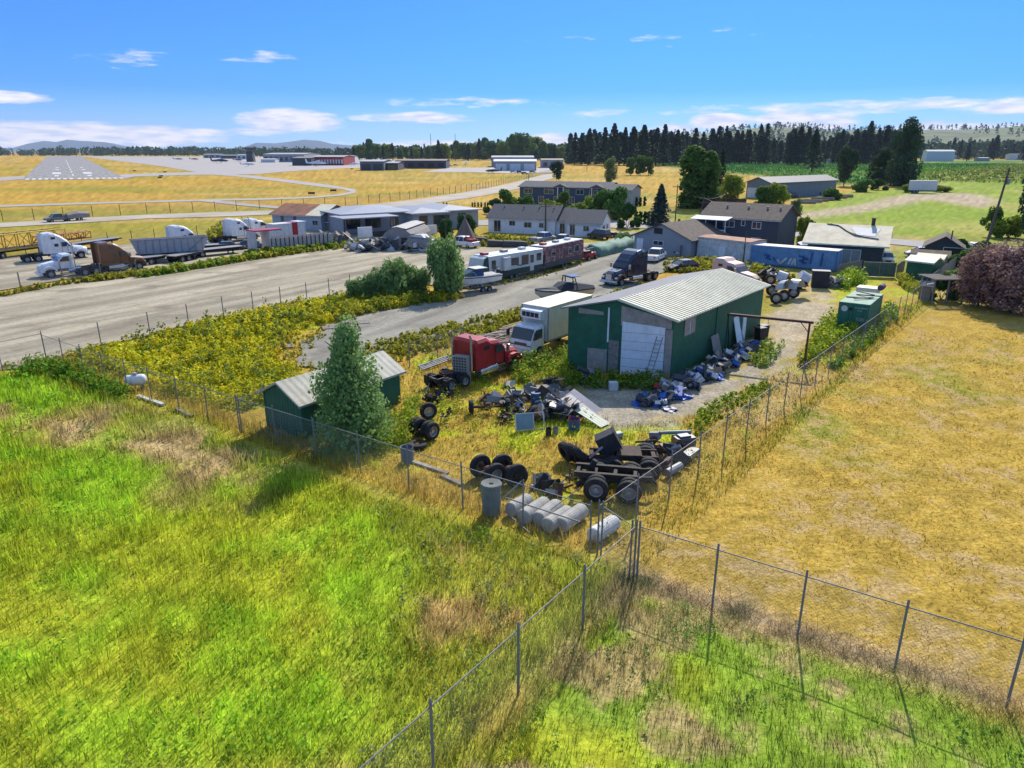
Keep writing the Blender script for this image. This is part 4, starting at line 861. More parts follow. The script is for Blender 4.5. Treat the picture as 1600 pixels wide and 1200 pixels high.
hangar('taller grey hall behind the pale hangar', 768, 834, 261, 243.5, 60, mat('hangar_bluegrey', (.26, .28, .33), rough=.8), RF)
hangar('low brown roofed hall right of the pale hangar', 846, 880, 262.5, 248, 30, HG, RFB, strips=3)
hangar('small white aircraft shelter beside the control tower', 408, 430, 254, 248, 20, HW, HW, name='airport_building', cat='building')
for i, (a, b, y, t, lab, w) in enumerate([(370, 392, 249, 241, 'low white airport office left of the control tower', HW), (318, 345, 247, 240.5, 'pale airport shed at the far left end of the apron', HG), (345, 371, 248, 242, 'grey airport shed second from the left end of the apron', HD)]):
    hangar(lab, a, b, y, t, 25, w, RF, name='airport_building', cat='building', strips=3)
def tower():
    l = G(392.5, 253); h = hgt(392.5, 253, 228.5); r = thing('control_tower', 'airport control tower with a wide dark glazed cab', 'tower', l)
    MB().prism([(-5, 0), (5, 0), (4, h*.62), (-4, h*.62)], -5, 5).obj('shaft', HD, r); MB().lathe([(5, h*.62), (8, h*.8), (8, h*.83)], n=8).obj('cab', GLASS, r); MB().lathe([(9, h*.83), (9.2, h*.92), (.01, h)], n=8).obj('roof', HD, r)
tower()
# far right sheds and houses
for a, b, y, t, lab, w, rf in [(1447, 1490, 252, 234, 'long white packing hall beyond the green crop', HW, HW), (1482, 1500, 249, 243, 'low building with a rust coloured roof beyond the crop', HW, RUSTR), (1530, 1546, 252, 246, 'pale round roofed shed beside the orchard edge', HG, RF), (1578, 1600, 250, 240, 'farm house with a grey roof at the right behind the orchard', HW, SHING),
                               (1205, 1228, 252, 243.5, 'white roofed farm house between the tall firs', HW, HW), (1298, 1312, 256, 248, 'small white house left of the dark pine', HW, RF), (1044, 1070, 254, 248, 'low white house under the fir row at the left of the crop', HW, RF),
                               (1370, 1384, 254, 250, 'low shed beyond the crop left of the big dark tree', HG, RF)]:
    hangar(lab, a, b, y, t, 14, w, rf, name='farm_building', cat='building')
# ---------------------------------------------------------------- trees
poplar = tree('poplar', G(553, 688), 6.9, 'tall pale green poplar standing in front of the small green shed', name='poplar_tree', wscale=.88)
for px, yb, yt, key, lab in [(697, 463, 383, 'bush_p', 'tallest grey green bush between the two gravel lots, next to the cabin boat'), (655, 462, 424, 'bush_p', 'grey green bush second from the boat in the strip between the lots'),
                             (622, 465, 413, 'bush_p', 'bushy grey green shrub in the middle of the strip between the lots'), (590, 468, 428, 'bush_p', 'grey green shrub left of the middle of the strip between the lots'), (558, 470, 440, 'bush_p', 'thin low shrub at the left end of the strip between the lots')]:
    tpx(key, px, yb, yt, lab, name='shrub', cat='shrub', wscale=.8 if px < 690 else .55)
tpx('dome', 697, 374, 343, 'clipped round dark green bush in front of the modern grey house, the left one', name='round_bush', cat='bush', wscale=.8)
tpx('dome', 728, 371, 336, 'clipped round dark green bush in front of the modern grey house, the right one', name='round_bush', cat='bush', wscale=.9)
tpx('pine', 869, 283, 252, 'lone dark tree in the dry field above the two storey house', wscale=.9)
tpx('spruce', 1030, 352, 288, 'wide blue spruce on the lawn right of the shrubs', name='spruce_tree', wscale=1.0)
tpx('column', 1082, 325, 230, 'very tall dense columnar tree behind the power lines', wscale=1.35)
tpx('column', 1106, 325, 238, 'narrower columnar tree right behind the tallest one', wscale=.9)
tpx('fir_b', 1125, 300, 232, 'thin dark fir right of the columnar trees', name='fir_tree')
tpx('round', 1140, 320, 272, 'yellow green willow beside the farm building', mtl=M_YGR, wscale=1.2)
tpx('pale', 953, 291, 249, 'slim pale tree in the dry field beside the fence', wscale=.7)
for px, t in ((985, 247), (1000, 244), (1013, 247)): tpx('round_b', px, 274, t, {985: 'left of the three round trees in the dry field', 1000: 'middle of the three round trees in the dry field', 1013: 'right of the three round trees in the dry field'}[px], group='three round field trees')
tpx('fir_c', 1268, 269, 202, 'dark ragged fir standing alone in the green crop', name='fir_tree', wscale=1.2)
tpx('pine', 1318, 291, 229, 'dark pine at the near edge of the green crop', wscale=.75)
tpx('big', 1408, 292, 187, 'biggest dark spreading tree right of the crop', wscale=.62)
tpx('big', 1375, 288, 232, 'smaller dark tree tucked under the biggest tree', wscale=1.0)
tpx('round', 1210, 328, 286, 'dark green round tree behind the dark house', wscale=1.3)
tpx('round_b', 1190, 328, 292, 'left companion of the round tree behind the dark house', wscale=1.3)
tpx('round', 1252, 385, 338, 'leafy tree between the dark house and the tarped house', wscale=.7)
tpx('pale', 1242, 345, 313, 'pale small tree at the upper right corner of the dark house', wscale=.8)
tpx('pine', 1602, 380, 250, 'dark conifer cut by the right edge of the photo', wscale=.55)
tpx('round_b', 1548, 370, 325, 'loose small tree behind the leaning power pole', wscale=.9)
tpx('bush_y', 1575, 372, 338, 'yellow green bush beside the dark conifer on the right', name='shrub', cat='shrub')
tpx('plum', 1578, 488, 385, 'large purple leaved tree at the right edge of the dry lawn', name='purple_tree', wscale=1.35)
tpx('plum', 1528, 478, 388, 'purple leaved tree left of the largest purple one', name='purple_tree', wscale=1.15)
tpx('plum', 1640, 486, 375, 'purple leaved tree partly outside the right edge', name='purple_tree', wscale=1.2)
for px, yb, yt, key, lab, ws in [(1505, 462, 425, 'bush', 'green shrub under the purple tree beside the pergola', .9), (1470, 468, 436, 'bush_b', 'dark shrub growing inside the pergola', .9), (1530, 415, 385, 'bush_b', 'dark clipped hedge clump beside the garage', 1.1), (1515, 420, 393, 'bush', 'bright green shrub behind the purple tree', 1.3),
                             (1495, 405, 380, 'bush_b', 'hedge mass at the right side of the garage', 1.2), (1555, 420, 400, 'bush', 'green shrub beside the foot of the leaning pole', 1.2), (1350, 300, 284, 'bush', 'low shrub by the lumber piles', 1.6), (1300, 312, 297, 'bush', 'shrub at the end of the pallet row', 1.4), (1372, 297, 283, 'bush_b', 'shrub left of the white box trailer', 1.4), (1420, 301, 286, 'bush_y', 'pale shrub beside the white box trailer', 1.0),
                             (1215, 405, 386, 'bush_p', 'grey green shrub at the base of the dark house', .9), (1262, 372, 348, 'bush', 'shrub at the left of the tarped house', .9), (1495, 445, 420, 'bush_y', 'yellow green shrub behind the pergola', 1.1),
                             (860, 337, 313, 'bush_y', 'yellow green shrub before the two storey house, third from its left end', 1.1), (825, 336, 310, 'bush', 'bright green shrub at the left end of the two storey house hedge', 1.1), (790, 330, 302, 'bush', 'dark green round shrub left of the two storey house', .8), (775, 334, 315, 'bush_b', 'very dark hedge clump behind the white bungalow roof', 1.2),
                             (880, 331, 305, 'bush', 'rounded green shrub by the porch of the two storey house', .7), (905, 340, 317, 'bush_y', 'yellow green shrub right of the porch', 1.3), (940, 342, 305, 'bush', 'tall green shrub at the right end of the two storey house', .9), (965, 343, 302, 'bush', 'second tall green shrub at the right end of the two storey house', .9), (925, 338, 308, 'bush_y', 'lighter green shrub between the porch and the tall shrubs', .8),
                             (980, 356, 325, 'bush_b', 'dark hedge block at the left of the cedar row', .8), (1042, 378, 356, 'bush_p', 'grey green shrub behind the small cottage', 1.2), (975, 386, 366, 'bush_p', 'grey green shrub at the end of the green tarp bank', 1.1), (1470, 300, 290, 'bush_y', 'bright clump right of the white box trailer', 2)]:
    tpx(key, px, yb, yt, lab, name='shrub', cat='shrub', wscale=ws)
for k, (px, yb) in enumerate([(993, 349), (1000, 350), (1007, 350), (1013, 350), (1019, 351), (994, 322), (1000, 322), (1007, 321), (1060, 356)]):
    tpx('cedar', px, yb, yb-(21 if k < 5 else 15), ['cedar shrub in the row of five left of the blue spruce', 'small cedar shrub in the short row above the cedar row'][0 if k < 5 else 1] if k < 8 else 'single cedar shrub right of the blue spruce', name='cedar_shrub', cat='shrub', group='cedar row by the spruce' if k < 5 else ('upper cedar row' if k < 8 else None), wscale=.9)
for k, px in enumerate((693, 698, 738, 742, 747, 752, 758, 762)): tpx('cedar', px, 322+(px-693)*.03, 315.5, 'tiny dark cedar in the row behind the modern house roof', name='cedar_shrub', cat='shrub', group='cedars behind the modern house', wscale=1)
# rows of tall firs, each a tree
def row(items, label, group, keys=('fir', 'fir_b', 'fir_c'), jitter=0, w=1.3):
    for i, (px, yb, yt) in enumerate(items): tpx(keys[i % len(keys)], px, yb, yt, label, name='fir_tree', group=group, wscale=w*random.uniform(.85, 1.15))
row([(898, 257, 207), (908, 258, 208), (920, 258, 201), (931, 257, 208), (944, 258, 199), (958, 259, 193), (967, 258, 206), (975, 258, 199), (988, 258, 198), (1004, 259, 195), (1014, 258, 203), (1024, 258, 200), (1036, 259, 194), (1047, 258, 206), (1056, 258, 203), (1063, 257, 206)], 'tall dark fir in the long row at the left of the green crop', 'fir row left of the crop')
row([(1084, 256, 200), (1096, 256, 206), (1110, 256, 201), (1120, 256, 197), (1131, 256, 197), (1136, 256, 205), (1148, 256, 203), (1156, 256, 204), (1167, 256, 203), (1184, 257, 195), (1194, 257, 193), (1206, 256, 216)], 'tall dark fir in the row behind the columnar trees', 'fir row behind the columnar trees')
row([(1230, 258, 209), (1237, 258, 202), (1246, 258, 198), (1258, 258, 198), (1302, 256, 212), (1311, 256, 202), (1325, 257, 212), (1333, 257, 201), (1344, 257, 203), (1353, 257, 189), (1367, 257, 200), (1379, 257, 196), (1390, 257, 204)], 'tall dark fir in the row at the right behind the crop', 'fir row right behind the crop')
row([(1498, 249, 218), (1510, 252, 222), (1552, 250, 211), (1545, 250, 216), (1487, 248, 216), (1535, 247, 222), (1598, 252, 212)], 'dark conifer among the farm houses at the far right', 'conifers at the far right', w=1.3)
it = []
for px in range(552, 900, 9):
    yt = np.interp(px, [550, 575, 600, 640, 680, 710, 760, 830, 860, 880, 900], [222, 221, 224, 228, 222, 219, 217, 210, 222, 226, 214])+random.uniform(-4, 6); it.append((px+random.uniform(-2, 2), 250+random.uniform(-1, 2), yt))
row(it, 'dark tree in the long tree line behind the hangars', 'tree line behind the hangars', ('fir', 'round', 'fir_c', 'column', 'round_b'), w=1.35)
# ---------------------------------------------------------------- far woods: one mass
def woods(name, px0, px1, n, base, top, m, kinds=.5, seed=1, spread=5, lv=46, label=None):
    rng = np.random.default_rng(seed); V = []; F_ = []; b = 0
    for i in range(n):
        px = px0+(px1-px0)*rng.random(); yb = np.interp(px, *base)+rng.uniform(-spread*.2, spread*.3); p = G(px, yb); yt = np.interp(px, *top)+rng.normal()*(2.0 if lv < 50 else 5)
        h = max(4, hgt(px, yb, yt)); con = rng.random() < kinds; z = rng.random(lv); a = rng.random(lv)*6.283
        w = h*(.17*(1-z)+.01) if con else h*.42*np.sin(np.pi*(.12+.83*z))**.7
        c = np.stack([p.x+w*np.cos(a), p.y+w*np.sin(a), h*(.05+.93*z)], 1); nn = np.stack([np.cos(a), np.sin(a), .4+0*a], 1)
        v, f = quads(c, nn, h*(.075 if con else .10), rng); V.append(v); F_.append(f+b); b += len(v)
    o = npmesh(name, np.concatenate(V), np.concatenate(F_), m); tag(o, label, 'forest', kind='stuff'); return o
MW = leafmat('far_woods', (.055, .10, .055), .15); MW2 = leafmat('hill_woods', (.07, .115, .06), .15)
woods('distant_woods', -250, 1000, 1300, ([-250, 300, 560, 800, 1000], [242.3, 242.3, 245, 248, 250]), ([-250, 0, 20, 60, 100, 300, 380, 560, 700, 1000], [233, 232, 236, 235, 232.5, 231, 233, 233, 229, 228]), MW, .25, 3, label='hazy band of distant woodland along the horizon behind the airport')
woods('valley_woods', 860, 1900, 900, ([860, 1900], [247, 247]), ([860, 1100, 1440, 1600, 1900], [232, 228, 226, 222, 222]), MW2, .5, 4, spread=6, label='hazy woodland at the foot of the hills behind the crop')
woods('fir_belt', 890, 1420, 250, ([890, 1420], [255.5, 254.5]), ([890, 1000, 1070, 1075, 1200, 1215, 1230, 1265, 1295, 1420], [214, 209, 212, 220, 214, 225, 212, 212, 216, 208]), leafmat('fir_belt_needles', (.045, .08, .045), .15), .9, 14, spread=2, lv=60, label='dark mass of firs standing behind the single fir rows')
def ridge_woods():
    rng = np.random.default_rng(9); V = []; F_ = []; b = 0
    hl = bpy.data.objects['hills'].data; co = np.zeros(len(hl.vertices)*3); hl.vertices.foreach_get('co', co); co = co.reshape(-1, 3)
    for i in range(2600):
        q = co[rng.integers(0, len(co))]
        if fbm(np.array([q[0]*.004]), np.array([q[1]*.004]), 4)[0] < .46 and q[1] < 3400: continue
        if q[1] > 3500 and rng.random() < .3: continue
        p = q+rng.normal(size=3)*(18, 25, 0); h = rng.uniform(12, 26); lv = 14; z = rng.random(lv); a = rng.random(lv)*6.283; w = h*.35*(1.05-z)
        c = np.stack([p[0]+w*np.cos(a), p[1]+w*np.sin(a), p[2]+h*z], 1); v, f = quads(c, np.stack([np.cos(a), np.sin(a), .4+0*a], 1), h*.16, rng); V.append(v); F_.append(f+b); b += len(v)
    tag(npmesh('hillside_woods', np.concatenate(V), np.concatenate(F_), MW2), 'scattered woodland over the low hills at the right', 'forest', kind='stuff')
ridge_woods()
def mid(a, b): return (G(*a)+G(*b))/2
def place(a, b): "centre and heading of something whose ground track runs from rear pixel a to nose pixel b"; return mid(a, b), head(a, b)
BROWN = mat('brown_metallic', (.17, .075, .04), rough=.35, var=.1, coat=.4); NAVY = mat('navy_paint', (.012, .022, .06), rough=.25, var=.1, coat=.6)
PINK = mat('faded_pink_paint', (.62, .40, .36), rough=.6, var=.08, dirt=.15); SILV = mat('silver_paint', (.35, .36, .37), rough=.35, metal=.3, var=.06); DGREY = mat('dark_grey_paint', (.06, .065, .075), rough=.3, var=.1, coat=.4)
YELP = mat('yellow_paint', (.48, .30, .02), rough=.6, var=.2, dirt=.3); ORNP = mat('orange_paint', (.45, .10, .02), rough=.6, var=.2, dirt=.2); CREAM = mat('cream_box', (.62, .60, .50), rough=.5, var=.08, dirt=.3); GREYM = mat('grey_worn_metal', (.27, .27, .28), rough=.6, var=.2, dirt=.4, metal=.2)
TEAL = mat('dark_green_stripe', (.022, .055, .045), rough=.5, var=.1); BLUEC = mat('faded_blue_container', (.12, .27, .48), rough=.65, var=.25, scale=.9, stripes=('X', .3, .05), dirt=.35)
# ---- truck yard on the left
t0 = head((50, 409), (120, 403))
semi('white sleeper tractor parked before the yellow lattice frame, nose to the right', mid((52, 410), (125, 402)), t0, WHITE)
semi('white day cab tractor facing left, back to back with the brown one', mid((95, 430), (142, 428)), head((142, 426), (95, 431)), WHITE, roof='day', name='semi_truck')
semi('brown sleeper tractor at the weedy edge of the truck yard', mid((148, 428), (205, 421)), head((148, 428), (205, 421)), BROWN)
semi('white sleeper tractor behind the grey tipper body', mid((252, 394), (318, 387)), head((252, 394), (318, 387)), WHITE)
semi('white sleeper tractor parked beside the two dark cars', mid((345, 380), (396, 374)), head((345, 380), (396, 374)), WHITE)
semi('white tractor nearest the workshop doors', mid((375, 372), (420, 367)), head((375, 372), (420, 367)), WHITE, roof='mid')
# flatbed with yellow lattice frame
l, a = place((8, 408), (80, 398)); flatbed('black flatbed trailer carrying the yellow lattice frame, at the left edge of the truck yard', G(30, 400), a, 11, 2.5, BLACK)
def lattice(label, loc, rz, L_, w, h, m, z0, n=6, name='lattice_frame'):
    r = MB()
    for s in (-1, 1):
        for z in (0, h): r.tube((-L_/2, s*w/2, z0+z), (L_/2, s*w/2, z0+z), .09, n=4)
    for k in range(n+1):
        x = -L_/2+L_*k/n
        for s in (-1, 1): r.tube((x, s*w/2, z0), (x, s*w/2, z0+h), .08, n=4)
        r.tube((x, -w/2, z0+h), (x, w/2, z0+h), .06, n=4)
        if k < n:
            for s in (-1, 1): r.tube((x, s*w/2, z0+(h if k % 2 else 0)), (x+L_/n, s*w/2, z0+(0 if k % 2 else h)), .05, n=4)
    o = r.obj(name, m, None, loc, rz); return tag(o, label, 'steel frame')
lattice('yellow steel lattice frame resting on the black flatbed', G(42, 399), a, 12, 2.4, 2.2, YELP, 1.28)
lattice('orange steel boom section behind the first white tractor', G(102, 391), a, 9, 1.2, 1.0, ORNP, 1.6, 7)
flatbed('empty dark flatbed trailer behind the white day cab tractor', G(140, 389), a+.05, 11, 2.5, GREYM)
# tipper body
tp = thing('tipper_body', 'grey ribbed steel tipper body with an open top on the flatbed', 'tipper body', G(268, 405), head((230, 407), (300, 402)))
tb = MB(); tb.prism([(-4.3, 1.15), (4.3, 1.15), (5.2, 3.1), (-5.0, 3.1)], -1.3, -1.22).prism([(-4.3, 1.15), (4.3, 1.15), (5.2, 3.1), (-5.0, 3.1)], 1.22, 1.3)
tb.box(-4.3, 4.3, -1.25, 1.25, 1.1, 1.2); tb.add([(-4.3, -1.25, 1.15), (-4.3, 1.25, 1.15), (-5, 1.25, 3.1), (-5, -1.25, 3.1), (-4.22, -1.25, 1.15), (-4.22, 1.25, 1.15), (-4.92, 1.25, 3.1), (-4.92, -1.25, 3.1)], [(0, 1, 2, 3), (7, 6, 5, 4)]); tb.add([(4.3, -1.25, 1.15), (4.3, 1.25, 1.15), (5.2, 1.25, 3.1), (5.2, -1.25, 3.1)], [(3, 2, 1, 0)])
tb.obj('shell', mat('grey_tipper', (.40, .39, .39), rough=.6, var=.1, dirt=.3), tp); rb = MB()
for k in range(10): rb.box(-4.2+k*.93, -4.1+k*.93, -1.38, -1.3, 1.2, 3.05)
rb.box(-5, 5.2, -1.4, -1.3, 3.02, 3.14); rb.tube((2.2, -1.36, 1.2), (4.6, -1.36, 3.0), .06); rb.obj('ribs', GREYM, tp)
fr = MB().box(-4.5, 4.5, -.5, .5, .8, 1.09).obj('frame', BLACK, tp)
for (x0, y0, x1, y1, L_, lab) in [(212, 416, 250, 411, 5, 'short dark trailer with a grey cover at the left of the tipper'), (268, 412, 308, 404, 5.5, 'short black tandem trailer in front of the tipper'), (300, 403, 365, 396, 9, 'low flat trailer near the two dark cars'), (300, 395, 360, 391, 8, 'brown decked flatbed behind the low flat trailer')]:
    l, a2 = place((x0, y0), (x1, y1)); flatbed(lab, l, a2, L_, 2.4, GREYM, deckz=1.1)
l, a2 = place((342, 392), (378, 390)); car('dark grey sedan at the left of the pair in the truck yard', l, a2-.15, DGREY)
l, a2 = place((378, 389), (412, 387)); car('blue grey sedan at the right of the pair in the truck yard', l, a2-.15, mat('bluegrey_paint', (.10, .12, .15), rough=.3, coat=.4))
# red and white lowboy / open ribbed trailer
tr = thing('open_trailer', 'long open top trailer with dark ribs and a red and white head, beside the weeds', 'trailer', G(468, 391), head((425, 394), (520, 384)))
Lx = (G(520, 384)-G(425, 394)).length; b_ = MB()
for s in (-1, 1): b_.box(-Lx/2, Lx/2, s*1.25-.03, s*1.25+.03, .9, 2.3)
b_.box(-Lx/2, Lx/2, -1.2, 1.2, .85, .95); b_.obj('sides', mat('dusty_white_panel', (.42, .38, .36), rough=.8, var=.2, dirt=.4), tr); b_ = MB()
for k in range(int(Lx/.75)): x = -Lx/2+.1+k*.75; b_.box(x, x+.12, -1.36, -1.28, .9, 2.35); b_.box(x, x+.12, 1.28, 1.36, .9, 2.35)
b_.obj('ribs', BLACK, tr); MB().box(-Lx/2-.1, -Lx/2+.1, -1.3, 1.3, .6, 3.7).box(-Lx/2-2.4, -Lx/2-2.2, -1.3, 1.3, .6, 3.6).obj('headboards', mat('white_red_board', (.55, .50, .48), rough=.6, dirt=.3), tr)
MB().box(-Lx/2-2.4, -Lx/2+2, -1.35, 1.35, 3.55, 3.72).obj('roof', REDP, tr)
for k in range(3):
    for s in (-1, 1): wheel(tr, Lx/2-1.5-k*1.2, s*1.05, .5, .5, .26, side=s)
bx = thing('box_trailer', 'white box trailer with a red rear stripe in front of the workshop wall', 'trailer', G(450, 378), head((425, 382), (470, 377)))
MB().box(-3.2, 3.0, -1.2, 1.2, .8, 3.3).obj('box', WHITE2, bx, bevel=.05); MB().box(.3, 1.4, -1.23, 1.23, .82, 3.34).obj('red_stripe', REDP, bx); MB().box(1.6, 3.2, -1.3, 1.3, 3.32, 3.4).obj('roof_cap', WHITE, bx)
for s in (-1, 1): wheel(bx, -1.5, s*1.0, .45, .45, .25, side=s); wheel(bx, 1.8, s*1.0, .45, .45, .25, side=s)
# ---- pickup with covered trailer on the perimeter road
l, a2 = place((132, 344), (76, 348)); OLP = mat('olive_grey_paint', (.17, .18, .15), rough=.4, coat=.3)
pk = car('olive grey pickup driving left on the perimeter road', mid((108, 345), (76, 348)), a2, OLP, 'pickup', cat='pickup'); ct = thing('cargo_trailer', 'covered grey trailer behind the olive pickup on the perimeter road', 'trailer', mid((134, 344), (110, 345.5)), a2)
MB().loft([[(-2.3, -1, .7), (-2.3, -1, 1.5), (-2.2, 0, 1.9), (-2.3, 1, 1.5), (-2.3, 1, .7)], [(0, -1, .6), (0, -1, 1.7), (0, 0, 2.2), (0, 1, 1.7), (0, 1, .6)], [(2.3, -1, .7), (2.3, -1, 1.4), (2.2, 0, 1.8), (2.3, 1, 1.4), (2.3, 1, .7)]]).obj('cover', TARP, ct); MB().tube((2.2, 0, .6), (3.4, 0, .6), .06).obj('drawbar', BLACK, ct)
for s in (-1, 1): wheel(ct, -.3, s*1.0, .36, .36, .22, side=s)
# ---- arched shelter, boats, pickups in front of the modern house
hs_ = thing('shelter_tent', 'tan arched tarp shelter in front of the modern grey house', 'shelter', G(608, 391), head((601, 390), (640, 395)))
ar = []; n = 10
A_, B_ = G(600, 388), G(642, 392); wl = 5.4; hh_ = 3.6
for x in (0, 14):
    pass
axs = head((648, 392), (690, 372)); sh2 = MB(); prof = [(wl/2*math.cos(math.pi*k/n)*-1, [0, 1.9, 2.5, 2.95, 3.3, 3.5, 3.3, 2.95, 2.5, 1.9, 0][k]) for k in range(n+1)]
sh2.prism([(x, z) for x, z in prof], 0, 11); o = sh2.obj('cover', TARP, hs_); hs_.location = G(622, 390); hs_.rotation_euler.z = axs-math.pi/2
MB().box(.6, 1.6, -.05, 0, 0, 1.9).obj('entrance_shade_panel', BLACK, hs_); MB().prism([(-.9, 3.42), (0, 3.54), (1.5, 3.25), (1.5, 3.3), (0, 3.6), (-.9, 3.48)], -.1, 11.1).obj('pale_ridge_cover', mat('pale_sheet', (.42, .40, .38), rough=.8), hs_)  # the black box on the end paints the dark of the entrance
cb = thing('covered_boat', 'boat under a pale tarp on a trailer beside the arched shelter', 'boat', G(663, 393), head((646, 391), (684, 394)))
MB().loft([[(-2.6, -1.0, .8), (-2.6, -1.1, 1.5), (-2.6, 0, 2.6), (-2.6, 1.1, 1.5), (-2.6, 1.0, .8)], [(0, -1.1, .6), (0, -1.2, 1.5), (-.2, 0, 2.7), (0, 1.2, 1.5), (0, 1.1, .6)], [(2.2, -.7, .8), (2.2, -.8, 1.3), (2.2, 0, 1.6), (2.2, .8, 1.3), (2.2, .7, .8)], [(3.2, -.05, 1.1), (3.2, -.1, 1.3), (3.2, 0, 1.4), (3.2, .1, 1.3), (3.2, .05, 1.1)]]).obj('tarp', TARP, cb)
MB().prism([(-2.4, 2.3), (-1.2, 2.62), (0, 2.68), (.6, 2.2)], -.75, .75).obj('white_canopy', WHITE2, cb)
for s in (-1, 1): wheel(cb, -.8, s*1.05, .38, .38, .22, side=s); wheel(cb, .2, s*1.05, .38, .38, .22, side=s)
l, a2 = place((672, 392), (702, 391)); car('white off road car between the covered boat and the loaded pickup', l, a2, WHITE, 'suv', cat='car')
l, a2 = place((742, 388), (702, 383)); lp = car('white pickup with red equipment in its bed beside the canvas teepee', mid((743, 388), (708, 385)), a2, WHITE, 'pickup', cat='pickup')
rk = MB()
for k in range(5): rk.tube((-2.3+.35*k, -.6, 1.1), (-2.1+.35*k, .5, 1.9), .06, n=5)
rk.box(-2.4, -1.1, -.7, .7, 1.15, 1.5); tag(rk.obj('roofing_gear', REDP, None, lp.location, a2), 'red tools and rails piled in the white pickup bed', 'equipment')
te = thing('teepee', 'dark canvas teepee behind the loaded white pickup', 'tent', G(727, 380)); MB().lathe([(2.4, 0), (.12, 4.2), (0.01, 4.3)], n=9).obj('canvas', mat('brown_canvas', (.17, .125, .10), rough=.9, var=.2), te)
po = MB()
for k in range(6): po.tube((.1*math.cos(k), .1*math.sin(k), 4.0), (.3*math.cos(k+3), .3*math.sin(k+3), 4.8), .03, n=4)
po.obj('poles', WOOD, te)
# ---- silver pickup, small car, dark vehicle by the white bungalow
l, a2 = place((832, 382), (864, 377)); car('silver pickup parked before the white bungalow', l, a2, SILV, 'pickup', cat='pickup')
l, a2 = place((872, 383), (888, 376)); car('silver hatchback half hidden behind the painted motorhome', l, a2, SILV, 'hatch')
l, a2 = place((944, 374), (926, 372)); car('black off road car at the right gable of the white bungalow', l, a2, mat('black_paint', (.02, .02, .025), rough=.3, coat=.4), 'suv'); flatbed('dark utility trailer with mesh sides behind the black car', G(957, 370), a2, 5, 2.2, BLACK, deckz=.9, axles=1)
# ---- motorhomes
def rv(label, loc, rz, L_, H_, body, stripe, wins, slides=(), front='flat', group=None, unit=REDP):
    r = thing('travel_trailer', label, 'travel trailer', loc, rz); h = H_; w = 1.22
    if front == 'cap': prof = [(-L_/2, .6), (L_/2, .6), (L_/2, h), (-L_/2+.9, h), (-L_/2+.35, h-.25), (-L_/2, h-1.3)]
    else: prof = [(-L_/2, .6), (L_/2-.1, .6), (L_/2, .8), (L_/2, h-.25), (L_/2-.25, h), (-L_/2+.15, h), (-L_/2, h-.15)]
    MB().prism(prof, -w, w).obj('body', body, r, bevel=.05); MB().box(-L_/2+(.9 if front == 'cap' else .2), L_/2-.2, -w+.08, w-.08, h+.003, h+.05).obj('roof', WHITE, r)
    MB().box(-L_/2+.02, L_/2-.02, -w-.025, -w-.002, .62, 1.3).obj('skirt', stripe, r)
    if front == 'cap': MB().prism([(-L_/2-.02, .6), (-L_/2+1.5, .6), (-L_/2+1.1, 1.6), (-L_/2+.95, h+.02), (-L_/2+.3, h-.2), (-L_/2-.03, h-1.3)], -w-.04, -w-.026).obj('end_cap_side', stripe, r); MB().box(-L_/2-.06, -L_/2-.005, -w, w, .62, h-1.35).obj('end_cap', stripe, r)
    for (x, z, ww, wh_, d) in wins:
        f = MB().box(x-ww/2-.05, x+ww/2+.05, -w-.05-d, -w-.003-d, z-wh_/2-.05, z+wh_/2+.05).obj('door' if wh_ > 1.3 else 'window', WHITE2, r); MB().box(x-ww/2, x+ww/2, -w-.065-d, -w-.051-d, (z-wh_/2) if wh_ < 1.3 else z, z+wh_/2).obj('pane', GLASS, f)
    for (a, b, z0, z1) in slides: MB().box(a, b, -w-.45, -w-.03, z0, z1).obj('slide_out', WHITE2, r, bevel=.02)
    for k, (x, mm) in enumerate(((-L_*.36, unit), (-L_*.05, GREYM), (L_*.25, WHITE2))): MB().box(x-.45, x+.45, -.35, .35, h+.05, h+.33).obj('roof_unit', mm, r, bevel=.06)
    for x in (-.4, .55):
        for s in (-1, 1): wheel(r, x, s*1.05, .38, .38, .24, side=s)
    MB().tube((L_/2, 0, .55), (L_/2+1.0, 0, .5), .07).tube((L_/2+.9, 0, .02), (L_/2+.9, 0, .6), .05).obj('hitch', BLACK, r); return r
PX = (755, 446), (849, 428)
l, a2 = place(*PX); L1_ = (G(*PX[1])-G(*PX[0])).length; off = Vector((-math.sin(a2), math.cos(a2), 0))*1.3
r1 = rv('white travel trailer with a dark green skirt and end, behind the cabin boat', l+off, a2, L1_, 3.25, mat('rv_white', (.55, .58, .55), rough=.4, var=.06, dirt=.15), TEAL,
        [(-L1_*.33, 2.2, .7, 1.0, 0), (L1_*.0, 2.2, 1.6, .9, 0), (L1_*.18, 2.2, 1.3, 1.2, 0), (L1_*.30, 1.7, .65, 1.9, 0), (L1_*.42, 2.3, .9, .9, 0)], [(-L1_*.12-.9, -L1_*.12+.3, 1.35, 2.9)], 'cap')
sw = MB().path([(-L1_*.1, -1.30, 2.4), (-L1_*.02, -1.30, 1.9), (L1_*.1, -1.30, 1.6), (L1_*.2, -1.30, 1.8)], .05).path([(-L1_*.4, -1.3, 1.2), (-L1_*.34, -1.3, 1.5), (-L1_*.28, -1.3, 1.9)], .05); sw.obj('swoosh_stripe', TEAL, r1)
PX = (852, 427), (912, 411); l, a2 = place(*PX); L2_ = (G(*PX[1])-G(*PX[0])).length; off = Vector((-math.sin(a2), math.cos(a2), 0))*1.3
